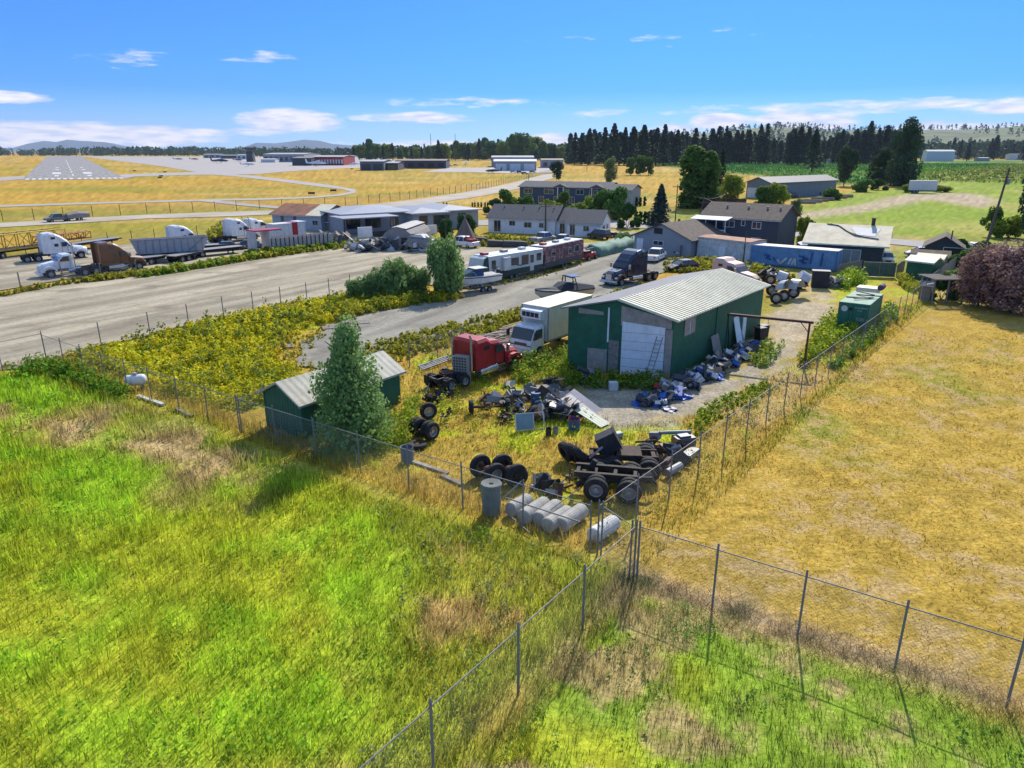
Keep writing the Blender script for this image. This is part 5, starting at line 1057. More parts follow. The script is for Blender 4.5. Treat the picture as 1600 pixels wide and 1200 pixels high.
def graffiti_mat():
    m = bpy.data.materials.new('dark_red_mural_paint'); m.use_nodes = True; N = m.node_tree.nodes; L = m.node_tree.links; bs = N['Principled BSDF']; bs.inputs['Roughness'].default_value = .6
    tc = N.new('ShaderNodeTexCoord'); nz = N.new('ShaderNodeTexNoise'); nz.inputs['Scale'].default_value = 1.6; nz.inputs['Detail'].default_value = 5; nz.inputs['Distortion'].default_value = 1.2; L.new(tc.outputs['Object'], nz.inputs['Vector'])
    cr = N.new('ShaderNodeValToRGB'); cr.color_ramp.interpolation = 'CONSTANT'; L.new(nz.outputs[0], cr.inputs[0]); E_ = cr.color_ramp.elements
    E_[0].position = 0; E_[0].color = (.07, .05, .06, 1); E_[1].position = .42; E_[1].color = (.16, .035, .04, 1)
    for p, c in ((.5, (.28, .10, .09)), (.56, (.10, .11, .10)), (.6, (.40, .33, .30)), (.66, (.13, .03, .04))): e = E_.new(p); e.color = (*c, 1)
    L.new(cr.outputs[0], bs.inputs['Base Color']); return m
rv('dark red mural painted travel trailer right behind the white one', l+off, a2, L2_, 3.35, graffiti_mat(), mat('mural_skirt', (.05, .06, .06), rough=.6, var=.4),
   [(L2_*.3, 2.3, 1.1, .8, 0), (L2_*.12, 2.2, .7, .8, 0), (-L2_*.3, 2.2, .9, .6, 0)], front='flat')
jp = thing('jeep', 'small red open jeep behind the mural painted trailer', 'jeep', mid((911, 409), (926, 406))+Vector((0, .8, 0)), a2)
MB().loft([[(-1.7, -.75, .5), (-1.7, -.75, 1.1), (-1.7, .75, 1.1), (-1.7, .75, .5)], [(.6, -.75, .5), (.6, -.75, 1.1), (.6, .75, 1.1), (.6, .75, .5)], [(1.8, -.55, .55), (1.8, -.5, 1.0), (1.8, .5, 1.0), (1.8, .55, .55)]]).obj('body', REDP, jp, bevel=.04)
rb = MB()
for x in (-1.5, -.3, .6):
    for s in (-1, 1): rb.tube((x, s*.7, 1.1), (x, s*.65, 1.8), .04, n=5)
    rb.tube((x, -.65, 1.8), (x, .65, 1.8), .04, n=5)
for s in (-1, 1): rb.tube((-1.5, s*.65, 1.8), (.6, s*.65, 1.8), .04, n=5)
rb.obj('roll_bars', BLACK, jp); MB().box(-1.6, .0, -.65, .65, 1.1, 1.45).obj('seats', BLACK, jp)
for x in (-1.15, 1.15):
    for s in (-1, 1): wheel(jp, x, s*.75, .4, .4, .26, side=s)
wheel(jp, -1.85, 0, .9, .38, .2, side=1)
# ---- boats
def boat(label, loc, rz, L_, hull, deck, stripe, cabin=True, cover=None, tower_=False, name='boat'):
    r = thing(name, label, 'boat', loc, rz); z0 = .75
    S_ = []
    for x, w, k, d in ((-L_/2, 1.05, .15, 1.05), (-L_*.1, 1.15, .0, 1.1), (L_*.2, 1.0, .05, 1.15), (L_*.38, .6, .35, 1.25), (L_*.5, .05, .9, 1.35)):
        S_.append([(x, 0, z0+k), (x, -w*.75, z0+k+.25), (x, -w, z0+d), (x, w, z0+d), (x, w*.75, z0+k+.25)])
    MB().loft(S_).obj('hull', hull, r, smooth=False)
    st = MB()
    for (xa, wa, da), (xb, wb, db) in zip(((-L_/2, 1.05, 1.05), (-L_*.1, 1.15, 1.1), (L_*.2, 1.0, 1.15), (L_*.38, .6, 1.25)), ((-L_*.1, 1.15, 1.1), (L_*.2, 1.0, 1.15), (L_*.38, .6, 1.25), (L_*.5, .05, 1.35))):
        for s in (-1, 1): st.tube((xa, s*wa*1.01, z0+da-.12), (xb, s*wb*1.01, z0+db-.12), .05, n=5)
    st.obj('rub_rail', stripe, r)
    if cabin:
        MB().loft([[(-L_*.12, -.85, z0+1.1), (-L_*.12, -.7, z0+1.9), (-L_*.12, .7, z0+1.9), (-L_*.12, .85, z0+1.1)], [(L_*.12, -.8, z0+1.12), (L_*.06, -.65, z0+1.88), (L_*.06, .65, z0+1.88), (L_*.12, .8, z0+1.12)], [(L_*.30, -.5, z0+1.2), (L_*.12, -.6, z0+1.7), (L_*.12, .6, z0+1.7), (L_*.30, .5, z0+1.2)]]).obj('windshield', GLASS, r)
        MB().box(-L_*.2, L_*.07, -.82, .82, z0+1.88, z0+1.97).obj('cabin_roof', deck, r, bevel=.03); MB().box(-L_*.48, -L_*.14, -.95, .95, z0+1.06, z0+1.12).obj('cockpit', GREYM, r)
        MB().box(-L_*.55, -L_*.5, -.25, .25, z0+.1, z0+1.5).obj('outboard_motor', BLACK, r, bevel=.06)
        for s in (-1, 1): MB().path([(L_*.05, s*.95, z0+1.25), (L_*.1, s*.9, z0+1.6), (L_*.35, s*.5, z0+1.75), (L_*.49, 0, z0+1.75)], .025, 5).obj('bow_rail', CHROME, r)
    if cover: MB().loft([[(-L_/2, -1.08, z0+1.03), (-L_/2, -.8, z0+1.25), (-L_/2, .8, z0+1.25), (-L_/2, 1.08, z0+1.03)], [(-L_*.2, -1.18, z0+1.05), (-L_*.2, -.5, z0+1.6), (-L_*.2, .5, z0+1.6), (-L_*.2, 1.18, z0+1.05)], [(L_*.02, -1.15, z0+1.08), (L_*.02, -.6, z0+1.75), (L_*.02, .6, z0+1.75), (L_*.02, 1.15, z0+1.08)], [(L_*.15, -1.05, z0+1.1), (L_*.15, -.4, z0+1.35), (L_*.15, .4, z0+1.35), (L_*.15, 1.05, z0+1.1)], [(L_*.5, -.07, z0+1.3), (L_*.5, -.03, z0+1.4), (L_*.5, .03, z0+1.4), (L_*.5, .07, z0+1.3)]]).obj('cover', cover, r)
    if tower_:
        tw = MB()
        for s in (-1, 1):
            for x in (-.3, .2): tw.tube((x-L_*.12, s*1.05, z0+1.2), (x*.5-L_*.2+.6, s*.85, z0+2.25), .06, n=6)
            for q in (.35, .65): tw.tube((-.3*(1-q)-L_*.1, s*1.0, z0+1.2+1.05*q), (.2-L_*.1, s*.95, z0+1.2+1.05*q), .035, n=5)
        tw.tube((-L_*.2+.5, -.85, z0+2.25), (-L_*.2+.5, .85, z0+2.25), .06); tw.tube((-L_*.2+.75, -.85, z0+2.25), (-L_*.2+.75, .85, z0+2.25), .06); tw.obj('tower', BLACK, r); MB().box(-L_*.26, -L_*.1, -.7, .7, z0+2.28, z0+2.33).obj('tower_top', DGREY, r)
    tl = MB()
    for s in (-1, 1): tl.tube((-L_/2, s*.8, .6), (L_*.35, s*.5, .6), .06, n=6)
    tl.tube((L_*.35, -.5, .6), (L_*.62, 0, .55), .06, n=6).tube((L_*.35, .5, .6), (L_*.62, 0, .55), .06, n=6).tube((L_*.56, 0, .02), (L_*.56, 0, 1.1), .05, n=6).tube((-.8, -1.1, .4), (-.8, 1.1, .4), .05, n=6)
    for x in (-L_*.35, 0): tl.box(x-.1, x+.1, -.8, .8, .6, .85)
    t_ = tl.obj('trailer_frame', GALV, r)
    for x in (-1.3, -.4):
        for s in (-1, 1): wheel(r, x, s*1.1, .34, .34, .2, side=s)
    return r
boat('white cabin boat on a galvanised trailer in front of the green skirted travel trailer', mid((715, 463), (765, 455))+Vector((0, 1.1, 0)), head((765, 454), (715, 461)), 6.4, WHITE, WHITE2, DGREY)
boat('wakeboard boat under a dark cover with a folded tower, behind the reefer truck', mid((845, 490), (905, 480))+Vector((.3, 1.8, 0)), head((905, 479), (845, 487)), 6.6, mat('hull_grey_white', (.42, .42, .44), rough=.3), WHITE2, BLACK, cabin=False, cover=mat('navy_canvas', (.018, .024, .045), rough=.8, var=.3), tower_=True)
# ---- navy semi, pickups and cars near the cottage
l, a2 = place((1010, 436), (955, 447)); semi('navy blue tall sleeper tractor facing left on the grey gravel drive', l, a2, NAVY, roof='tall')
l, a2 = place((1011, 411), (1036, 405)); car('white pickup with an empty flat bed beside the cottage', l+Vector((0, 0, 0)), a2+.2, WHITE, 'pickup', cat='pickup')
l, a2 = place((1056, 400), (1090, 398)); car('white low car behind the weeds in front of the cottage', l, a2+math.pi, WHITE2, 'sedan')
l, a2 = place((1084, 421), (1046, 424)); car('black and red sedan sunk in the yellow weeds', l, a2, mat('maroon_paint', (.07, .03, .045), rough=.3, coat=.3), 'sedan')
l, a2 = place((1112, 440), (1168, 446)); semi('faded pink sleeper tractor behind the green barn', G(1135, 447), head((1112, 443), (1165, 452)), PINK, roof='mid', stacks=False)
l, a2 = place((1402, 411), (1368, 412)); car('white hatchback parked at the right end of the tarped house', G(1383, 411), rad(-108), WHITE, 'hatch')
car('purple and white small car behind the garage', G(1437, 402), rad(160), mat('lilac_paint', (.35, .25, .42), rough=.4), 'hatch')
car('pale car partly hidden behind the garage hedge', G(1520, 393), rad(175), SILV, 'sedan')
# box trailer in the far field, vehicles by the farm building
wt_ = thing('box_trailer', 'white box trailer standing alone on the dirt track in the far right field', 'trailer', G(1440, 302), rad(-12)); MB().box(-4.5, 4.5, -1.3, 1.3, 1.1, 4.6).obj('box', WHITE2, wt_, bevel=.05); MB().box(-3.5, 4, -1.0, 1.0, .7, 1.09).obj('frame', BLACK, wt_)
for x in (-3, -1.8):
    for s in (-1, 1): wheel(wt_, x, s*1.05, .5, .5, .27, side=s)
semi('dark tractor parked beside the farm building', G(1262, 305), rad(160), DGREY, roof='mid', stacks=False); car('white van like car left of the dark tractor', G(1248, 307), rad(20), WHITE2, 'suv'); car('dark car at the corner of the farm building', G(1238, 309), rad(15), DGREY, 'suv')
rg = random.Random(4)
for k in range(7):
    p = G(1255+k*10, 318-k*1.6); q = MB()
    for j in range(5): q.box(-3.5, 3.5, -1.1+j*.45, -.75+j*.45, .15, .5+.5*rg.random())
    tag(q.obj('lumber_stack', [WOOD, PLY, RUSTR][k % 3], None, p, rad(-18)), 'low stack of boards in the row beside the farm building', 'lumber', 'lumber stacks by the farm building')
# aircraft and vehicles on the apron
def plane(label, loc, rz, s=1.0, m=WHITE, group=None):
    r = thing('light_aircraft', label, 'aircraft', loc, rz, group); MB().loft([[(-5*s, -.15*s, 1.3*s), (-5*s, 0, 1.6*s), (-5*s, .15*s, 1.3*s)], [(0, -.7*s, .9*s), (0, 0, 2.4*s), (0, .7*s, .9*s)], [(3*s, -.5*s, .9*s), (3*s, 0, 1.9*s), (3*s, .5*s, .9*s)], [(4.4*s, -.1*s, 1.2*s), (4.4*s, 0, 1.4*s), (4.4*s, .1*s, 1.2*s)]]).obj('fuselage', m, r)
    MB().add([(1.4*s, 0, 2.2*s), (0, 0, 2.2*s), (0.1*s, -6*s, 2.3*s), (1.2*s, -6*s, 2.3*s), (0.1*s, 6*s, 2.3*s), (1.2*s, 6*s, 2.3*s), (.7*s, 0, 2.5*s)], [(0, 1, 2, 3), (1, 0, 5, 4), (6, 2, 1), (6, 3, 2), (6, 0, 3), (6, 1, 4), (6, 4, 5), (6, 5, 0)]).obj('wing', m, r)
    MB().prism([(-5.2*s, 1.5*s), (-4.2*s, 1.6*s), (-5.0*s, 3.4*s), (-5.5*s, 3.4*s)], -.06, .06).box(-5.2*s, -4.4*s, -2*s, 2*s, 1.5*s, 1.58*s).obj('tail', m, r)
    for x, y in ((2.6, 0), (.2, -1.1), (.2, 1.1)): MB().tube((x*s, y*s, .3*s), (x*s, y*s*.5, 1.1*s), .07*s, n=5).lathe([(.3*s, -.1), (.3*s, .1)], TR(x*s, y*s, .3*s, rx=math.pi/2), 10).obj('wheel', BLACK, r)
    return r
for k, (px, py, a_, s, m, lab) in enumerate([(279, 250.5, 20, 1.6, GREYM, 'small parked aircraft farthest left on the apron'), (304, 250.5, 30, 1.5, HR, 'second parked aircraft from the left, dull red'), (345, 255, 10, 2.3, DGREY, 'large dark aircraft in the middle of the apron'), (338, 254, 170, 1.7, DGREY, 'dark aircraft just left of the largest one'), (388, 260, 15, 1.5, WHITE, 'white light aircraft alone in front of the tower'), (496, 259.5, 20, 2.2, WHITE, 'white jet parked before the red hangar'), (554, 259, 200, 1.3, WHITE, 'white light aircraft right of the red hangar'), (372, 252, 0, 1.5, DGREY, 'dark aircraft beside the tower foot'), (770, 271, 160, 1.3, DGREY, 'dark aircraft at the left of the pale hangar'), (728, 258, 100, 1.5, WHITE, 'white aircraft right of the brown workshop hall')]): plane(lab, G(px, py), rad(a_), s, m)
for px, py, lab in [(802, 270, 'white van outside the pale hangar'), (812, 270.5, 'dark car outside the pale hangar'), (832, 270, 'grey car at the right corner of the pale hangar'), (820, 272.5, 'grey car on the apron edge below the pale hangar'), (620, 265, 'white car outside the slate annex'), (632, 264.5, 'white van outside the brown hall'), (625, 264, 'dark car between the white car and the white van'), (703, 260, 'silver car right of the brown hall'), (712, 259, 'white truck right of the silver car')]:
    car(lab, G(px, py), rad(10), {'w': WHITE, 'd': DGREY, 'g': GREYM, 's': SILV}[lab[0]], 'suv')
# airfield sign boards and lamps
for k, (px, py) in enumerate([(210, 268), (258, 270), (252, 276.5), (487, 304.5), (521, 300), (550, 265), (250, 279)]):
    q = MB().box(-1.2, 1.2, -.12, .12, .3, 1.0).tube((-1, 0, 0), (-1, 0, .4), .06).tube((1, 0, 0), (1, 0, .4), .06); tag(q.obj('airfield_sign', BLACK, None, G(px, py), 0), 'small dark airfield sign board in the dry grass', 'sign', 'airfield sign boards')
# ---- blue container with white graffiti
cl, ca = G(1163, 412), head((1163, 411), (1304, 424)); Lc = (G(1304, 424)-G(1163, 411)).length
bc = thing('shipping_container', 'long faded blue shipping container with white spray painted letters', 'container', cl, ca)
MB().box(0, Lc, 0, 2.44, .12, 2.65).obj('body', BLUEC, bc); MB().box(-.03, Lc+.03, -.05, 2.49, 2.62, 2.72).obj('roof', mat('dusty_white_roof', (.52, .50, .50), rough=.7, dirt=.2), bc)
f_ = MB()
for x in (-.04, Lc-.1): f_.box(x, x+.14, -.06, .06, .1, 2.68)
f_.box(0, Lc, -.06, .03, .1, .24); f_.obj('frame', mat('blue_frame', (.06, .15, .28), rough=.6), bc)
def strokes(par, name, m, ps, w=.1):
    mb = MB()
    for pl in ps:
        for (x0, z0), (x1, z1) in zip(pl, pl[1:]):
            d = Vector((x1-x0, z1-z0)).normalized(); nx, nz = -d.y*w, d.x*w
            mb.add([(x0-nx, -.075, z0-nz), (x1-nx, -.075, z1-nz), (x1+nx, -.075, z1+nz), (x0+nx, -.075, z0+nz)], [(0, 1, 2, 3)])
    mb.obj(name, m, par)
u = Lc*.37
strokes(bc, 'white_graffiti', WHITE2, [[(u, 1.0), (u+.45, .45), (u+1.25, 1.3)], [(u+.1, .75), (u+.6, .6)], [(u+1.5, .45), (u+1.85, 1.3)], [(u+1.95, .45), (u+2.3, 1.32), (u+2.45, .45)], [(u+2.1, .8), (u+2.4, .8)]], .13)
strokes(bc, 'blue_graffiti', mat('dark_blue_spray', (.03, .09, .26), rough=.7), [[(u-1.8, 1.5), (u-1.0, 1.4), (u-1.5, 1.1), (u-.8, .9)], [(u-.5, 1.3), (u-.3, .8)], [(u+2.8, 1.7), (u+4.0, 1.4), (u+2.9, 1.1), (u+3.9, .8)], [(u+3.4, 1.8), (u+3.4, .7)], [(Lc-3.1, 2.3), (Lc-3.2, .8)], [(Lc-1.8, 2.3), (Lc-1.9, .6)]], .12)
# blue pop-up canopy behind it
cp = thing('canopy_tent', 'blue and white pop up canopy behind the container', 'canopy', G(1264, 405), rad(-12)); BLT = mat('royal_blue_canvas', (.03, .05, .30), rough=.7)
MB().add([(-1.6, -1.6, 2.2), (1.6, -1.6, 2.2), (1.6, 1.6, 2.2), (-1.6, 1.6, 2.2), (0, 0, 3.0)], [(0, 1, 4), (1, 2, 4), (2, 3, 4), (3, 0, 4)]).obj('top', WHITE2, cp); MB().box(-1.62, 1.62, -1.66, -1.6, 1.5, 2.2).box(1.6, 1.66, -1.6, 1.6, 1.5, 2.2).box(-1.66, -1.6, -1.6, 1.6, 1.5, 2.2).obj('valance', BLT, cp)
for x in (-1.55, 1.55):
    for y in (-1.55, 1.55): MB().tube((x, y, 0), (x, y, 2.2), .03, n=5).obj('leg', GALV, cp)
# sheet gate, board fences, planks at the right
gt = thing('sheet_gate', 'wide dull green sheet metal gate across the drive', 'gate', G(1347, 432), head((1347, 432), (1397, 434))); Lg = (G(1397, 434)-G(1347, 432)).length
MB().box(0, Lg, -.03, .03, .15, 1.8).obj('panel', mat('faded_green_sheet', (.07, .12, .09), rough=.7, var=.35, dirt=.5), gt)
g_ = MB().box(0, Lg, -.07, .07, 1.78, 1.86).box(0, Lg, -.07, .07, .08, .16)
for k in range(3): x = Lg*k/2; g_.box(x-.04, x+.04, -.07, .07, .05, 1.9)
g_.obj('frame', WOOD, gt)
def boardfence(label, a, b, h, m=WOOD):
    A, B = G(*a), G(*b); L_ = (B-A).length; r = thing('board_fence', label, 'fence', A, head(a, b)); q = MB(); n = int(L_/.17)
    for k in range(n): q.box(k*L_/n, k*L_/n+L_/n*.9, -.015, .015, .05, h*random.uniform(.95, 1.03))
    q.box(0, L_, .016, .06, h*.8, h*.87); q.obj('boards', m, r); return r
boardfence('weathered board fence between the container and the green gate', (1308, 432), (1345, 424), 1.5); boardfence('short wooden fence right of the green gate', (1399, 433), (1412, 424), 1.6); boardfence('dark board fence running down from the garage to the pergola', (1452, 452), (1492, 420), 1.7); boardfence('brown board fence beneath the power lines beside the dark house', (1098, 328), (1165, 328), 3.0, mat('dark_brown_boards', (.06, .035, .028), rough=.9))
boardfence('board fence and lean to beside the cottage', (1062, 402), (1085, 396), 1.8)
# green tarp bank
gb = MB(); A, B = G(925, 402), G(992, 386); L_ = (B-A).length; n = 14
gb.loft([[(L_*k/n, -1.6, 0), (L_*k/n, -.9+.2*math.sin(k*2.1), 1.3+.2*math.sin(k*1.3)), (L_*k/n, .6, 1.8+.2*math.sin(k*2.3)), (L_*k/n, 2.0, 0)] for k in range(n+1)]); tag(gb.obj('tarp_bank', mat('green_mesh_tarp', (.11, .22, .17), rough=.8, var=.3, dirt=.3), None, A, head((925, 402), (992, 386)), smooth=True), 'long heap covered with a green tarp beside the drive', 'tarp')
# ---------------------------------------------------------------- vehicles by the barn
l, a2 = place((700, 606), (800, 572))
semi('maroon red sleeper tractor with chrome stacks and round tanks beside the concrete block', G(740, 595)+Vector((0.2, .9, 0)), a2, REDP, roof='mid').scale = (.94, .94, .92)
def reefer():
    a = head((800, 566), (880, 530), 0); a = head((852, 497), (905, 478), 3.6) if False else rad(52); p = G(818, 566)
    r = thing('reefer_truck', 'white refrigerated box truck facing the viewer beside the barn', 'truck', p+Vector((2.2, 4.2, 0)), a+math.pi)
    # local +x is the nose, towards the viewer
    MB().box(-4.2, 2.1, -1.22, 1.22, 1.1, 3.75).obj('box', CREAM, r, bevel=.03); MB().box(-4.25, 2.13, -1.27, 1.27, 3.7, 3.78).obj('box_roof', mat('box_roof_cream', (.62, .56, .42), rough=.6, dirt=.2), r)
    tr = MB()
    for s in (-1, 1): tr.box(2.06, 2.15, s*1.24-.04, s*1.24+.04, 1.08, 3.74).box(-4.24, 2.1, s*1.235-.02, s*1.235+.02, 1.08, 1.2)
    tr.obj('corner_trim', GREYM, r)
    un = MB().prism([(2.1, 2.75), (2.65, 2.85), (2.75, 3.1), (2.7, 3.5), (2.1, 3.6)], -.95, .95).obj('cooling_unit', WHITE, r, bevel=.03)
    g_ = MB()
    for k in range(4): g_.box(2.69, 2.77, -.75+k*.4, -.42+k*.4, 3.02, 3.36)
    g_.obj('cooling_grille', BLACK, r)
    MB().loft([[(2.25, -1.0, .85), (2.25, -1.02, 2.3), (2.25, -.85, 2.5), (2.25, .85, 2.5), (2.25, 1.02, 2.3), (2.25, 1.0, .85)], [(3.5, -1.05, .7), (3.5, -1.02, 2.15), (3.4, -.85, 2.42), (3.4, .85, 2.42), (3.5, 1.02, 2.15), (3.5, 1.05, .7)], [(3.95, -1.02, .65), (3.95, -1.0, 1.3), (3.85, -.9, 1.5), (3.85, .9, 1.5), (3.95, 1.0, 1.3), (3.95, 1.02, .65)]]).obj('cab', WHITE, r, bevel=.04)
    MB().add([(3.56, -.93, 2.28), (3.56, .93, 2.28), (3.93, .93, 1.48), (3.93, -.93, 1.48), (3.45, -.93, 2.28), (3.45, .93, 2.28), (3.8, .93, 1.45), (3.8, -.93, 1.45)], [(0, 3, 2, 1), (0, 1, 5, 4), (1, 2, 6, 5), (3, 7, 6, 2), (0, 4, 7, 3)]).obj('windshield', GLASS, r)
    for s in (-1, 1):
        MB().prism([(2.6, 1.5), (2.6, 2.2), (3.35, 2.2), (3.7, 1.5)], s*1.0, s*1.075).obj('side_window', GLASS, r); MB().box(3.65, 3.9, s*1.32-.07, s*1.32+.07, 1.6, 2.1).tube((3.7, s*1.0, 2.2), (3.78, s*1.32, 2.1), .02).obj('mirror', BLACK, r)
        MB().box(3.93, 4.0, s*.78-.2, s*.78+.2, .82, 1.02).obj('headlight', LAMP_W, r)
        wheel(r, 2.9, s*.98, .45, .45, .25, side=s); wheel(r, -2.2, s*.98, .45, .45, .25, side=s, dual=True)
    MB().box(3.94, 3.99, -.55, .55, 1.1, 1.25).obj('grille', DGREY, r); MB().box(3.9, 4.08, -1.1, 1.1, .45, .78).obj('bumper', WHITE2, r, bevel=.03)
    MB().box(3.96, 3.995, -1.0, 1.0, 1.02, 1.1).obj('dark_stripe', DGREY, r)
    MB().box(-4.1, 3.5, -.45, .45, .65, 1.05).obj('frame', BLACK, r)
reefer()
# concrete block with rows of holes
l = G(722, 600); r = thing('block_stack', 'tall pale concrete block full of square holes standing beside the red tractor', 'block', l, rad(-20)); CONC = mat('weathered_concrete', (.30, .28, .25), rough=.95, var=.15, bump=.4, bscale=12, dirt=.2)
MB().box(-.55, .55, -.3, .3, 0, 2.0).obj('body', CONC, r, bevel=.02); h_ = MB()
for i in range(5):
    for k in range(10): h_.box(-.46+i*.2, -.34+i*.2, -.31, -.29, .12+k*.19, .22+k*.19)
h_.obj('holes', BLACK, r)  # black squares on the face, shade of the holes put into colour
# ---- green storage container
ca = G(1305, 516); a2 = rad(-36.3); r = thing('green_container', 'short green steel container with white lettering on its doors inside the right fence', 'container', ca, a2); GRC = mat('container_green', (.02, .15, .10), rough=.6, var=.2, dirt=.35)
MB().box(0, 2.44, 0, 6.06, .12, 2.5).obj('body', mat('container_green_ribbed', (.02, .15, .10), rough=.6, var=.2, dirt=.3, stripes=('Y', .3, .05)), r); MB().box(-.02, 2.46, -.02, 6.08, 2.48, 2.58).obj('roof', mat('container_roof_pale_green', (.14, .27, .19), rough=.7, var=.25, dirt=.25), r)
for k in range(2):
    d = MB().box(.08+k*1.16, 1.18+k*1.16, -.07, -.01, .2, 2.42).obj('door', GRC, r); q = MB()
    for j in range(2): x = .3+k*1.16+j*.6; q.tube((x, -.1, .2), (x, -.1, 2.42), .02, n=6)
    for z in (.8, 1.6): q.box(.12+k*1.16, 1.14+k*1.16, -.085, -.07, z, z+.05)
    q.obj('lock_rods', GRC, d)
fr = MB()
for x in (.0, 2.36): fr.box(x, x+.1, -.06, .08, .1, 2.55)
fr.box(0, 2.44, -.06, .05, .1, .2).box(0, 2.44, -.06, .05, 2.42, 2.56).obj('frame', GRC, r)
MB().lathe([(.001, 0), (.26, 0), (.26, .02), (.001, .02)], TR(.5, -.1, 2.05, rx=math.pi/2), 20).obj('white_disc', WHITE2, r); MB().lathe([(.001, 0), (.16, 0), (.16, .02), (.001, .02)], TR(1.0, -.1, 2.05, rx=math.pi/2), 14).obj('dark_disc', BLACK, r)
def text(body, size, par, loc, m, rz=0, name='lettering'):
    c = bpy.data.curves.new(name, 'FONT'); c.body = body; c.size = size; c.extrude = .004; o = bpy.data.objects.new(name, c); COL.objects.link(o); o.parent = par; o.location = loc; o.rotation_euler = (rad(90), 0, rz); c.materials.append(m)
    bpy.context.view_layer.update(); me = bpy.data.meshes.new_from_object(o); o2 = bpy.data.objects.new(name, me); COL.objects.link(o2); o2.parent = par; o2.location = loc; o2.rotation_euler = (rad(90), 0, rz); bpy.data.objects.remove(o); return o2
text('CAXU 284410', .17, r, (1.3, -.115, 2.15), WHITE2); text('22 G1', .15, r, (1.55, -.115, 1.93), WHITE2); text('MAX  24000 KG\nTARE  2200 KG\nNET  21800 KG', .1, r, (1.5, -.115, 1.3), WHITE2)
for k, (x, y, a_) in enumerate([(1.0, 2.6, .3), (1.5, 2.2, .9), (1.7, 3.2, .2), (1.3, 3.8, -.6)]): tag(MB().box(-1.0, 1.0, -.07, .07, 0, .08).obj('plank', [RUST, WOOD][k % 2], None, Matrix.Rotation(a2, 4, 'Z') @ Vector((x, y, 2.585+k*.085))+ca, a2+a_), 'loose rusty board lying on the green container roof', 'board', 'boards on the green container')
cm = thing('camper_box', 'small cream box and rolled bundle behind the green container', 'box', G(1363, 492)+Vector((1.5, 4.5, 0)), a2); MB().box(-1, 1, -.8, .8, 0, 1.9).obj('box', CREAM, cm, bevel=.05); MB().tube((1.2, -.6, 2.0), (1.2, .6, 2.0), .3, n=10).obj('bundle', mat('purple_tarp', (.10, .06, .12), rough=.8), cm)
# ---- gantry hoist
ga, gb_ = G(1256, 574), G(1170, 590, 0); top = 3.3
B2 = BARNM @ Vector((7.6, -.7, 0)); d = B2-ga; L_ = d.length; r = thing('gantry_hoist', 'rusty steel gantry beam reaching from the barn wall to a post by the right fence', 'hoist', ga, math.atan2(d.y, d.x)); BRN = mat('brown_red_steel', (.085, .04, .03), rough=.8, var=.4, dirt=.3)
MB().box(-.25, L_+.1, -.07, .07, top-.02, top+.13).box(-.25, L_+.1, -.12, .12, top+.13, top+.16).obj('beam', BRN, r); p_ = MB().tube((0, 0, 0), (0, 0, top), .075).tube((.6, 0, top), (0, 0, top-.7), .03).tube((-.45, 0, 0), (0, 0, .8), .035).tube((.45, 0, 0), (0, 0, .8), .035).box(-.3, .3, -.3, .3, 0, .05); p_.obj('post', BRN, r)
MB().tube((L_-.1, .9, 0), (L_, 0, top), .05).tube((L_-.1, -.9, 0), (L_, 0, top), .05).obj('leg', BLACK, r)
MB().tube((2.8, 0, top), (2.8, 0, top-1.6), .012, n=4).obj('chain', BLACK, r)
# ---- wheels, axles, tyres
def axle_set(label, loc, rz, w=1.8, r_=.52, dual=True, rim=ALU, cat='axle'):
    r = thing('wheel_axle', label, cat, loc, rz); MB().tube((0, -w/2, r_), (0, w/2, r_), .09).lathe([(.01, -.25), (.24, -.15), (.27, 0), (.24, .15), (.01, .25)], TR(0, .1, r_, rx=math.pi/2), 12).tube((0, .1, r_), (.5, .1, r_+.05), .08).obj('axle', RUST, r)
    for s in (-1, 1): wheel(r, 0, s*w/2, r_, r_, .27, rim, side=s, dual=dual)
    return r
def lwheel(label, loc, rz=0, tilt=0, r_=.52, w=.27, rim=ALU, group=None, name='tyre_on_rim', cat='wheel', tyre=False):
    "loose wheel: axis along local y, tilted about x"
    r = thing(name, label, cat, loc, rz, group); o = wheel(r, 0, 0, 0, r_, w, rim, side=1 if tyre is False else 1); r.rotation_euler = (tilt, 0, rz); r.location.z = max(w/2*abs(math.sin(tilt))+abs(r_*math.cos(tilt)), w/2)
    if tyre:
        for c in list(o.children): bpy.data.objects.remove(c)
        o.name = 'tread'
    return r
axle_set('dual wheel axle lying in the weeds right of the poplar, its rim facing the viewer', G(663, 683), head((645, 677), (679, 689))-rad(90), 1.25)
lwheel('wheel propped upright behind the axle pair right of the poplar', G(670, 655), rad(200), 0)
lwheel('old rusty rimmed wheel lying flat beside the open steel drum', G(652, 699), 0, rad(90), rim=RUST)
axle_set('axle with two black hubs standing in the grass at the left of the scrap heap', G(765, 646), rad(97), 2.2, .45, False, BLACK)
axle_set('dark axle set with wheels turned away in the middle of the front yard', G(762, 752), head((748, 746), (776, 764))-rad(90), 1.25, .58, False, ALU)
axle_set('axle set with a pale rim leaning on the first one, behind the large concrete pipe', G(795, 752), head((782, 743), (810, 764))-rad(90), 1.3, .58, False, BLACK)
lwheel('black wheel at the right end of the axle sets behind the concrete pipe', G(809, 757), rad(170), .1, r_=.5, rim=BLACK)
for k, (px, py, t, z) in enumerate([(884, 722, .35, .0), (894, 724, .42, .05), (903, 727, .52, .02), (914, 729, .85, .02)]):
    o = lwheel('black tyre leaning in the heap of three left of the truck chassis', G(px, py), rad(-62), t, .56, .34, group='leaning tyre heap', name='tyre', cat='tyre', tyre=True)
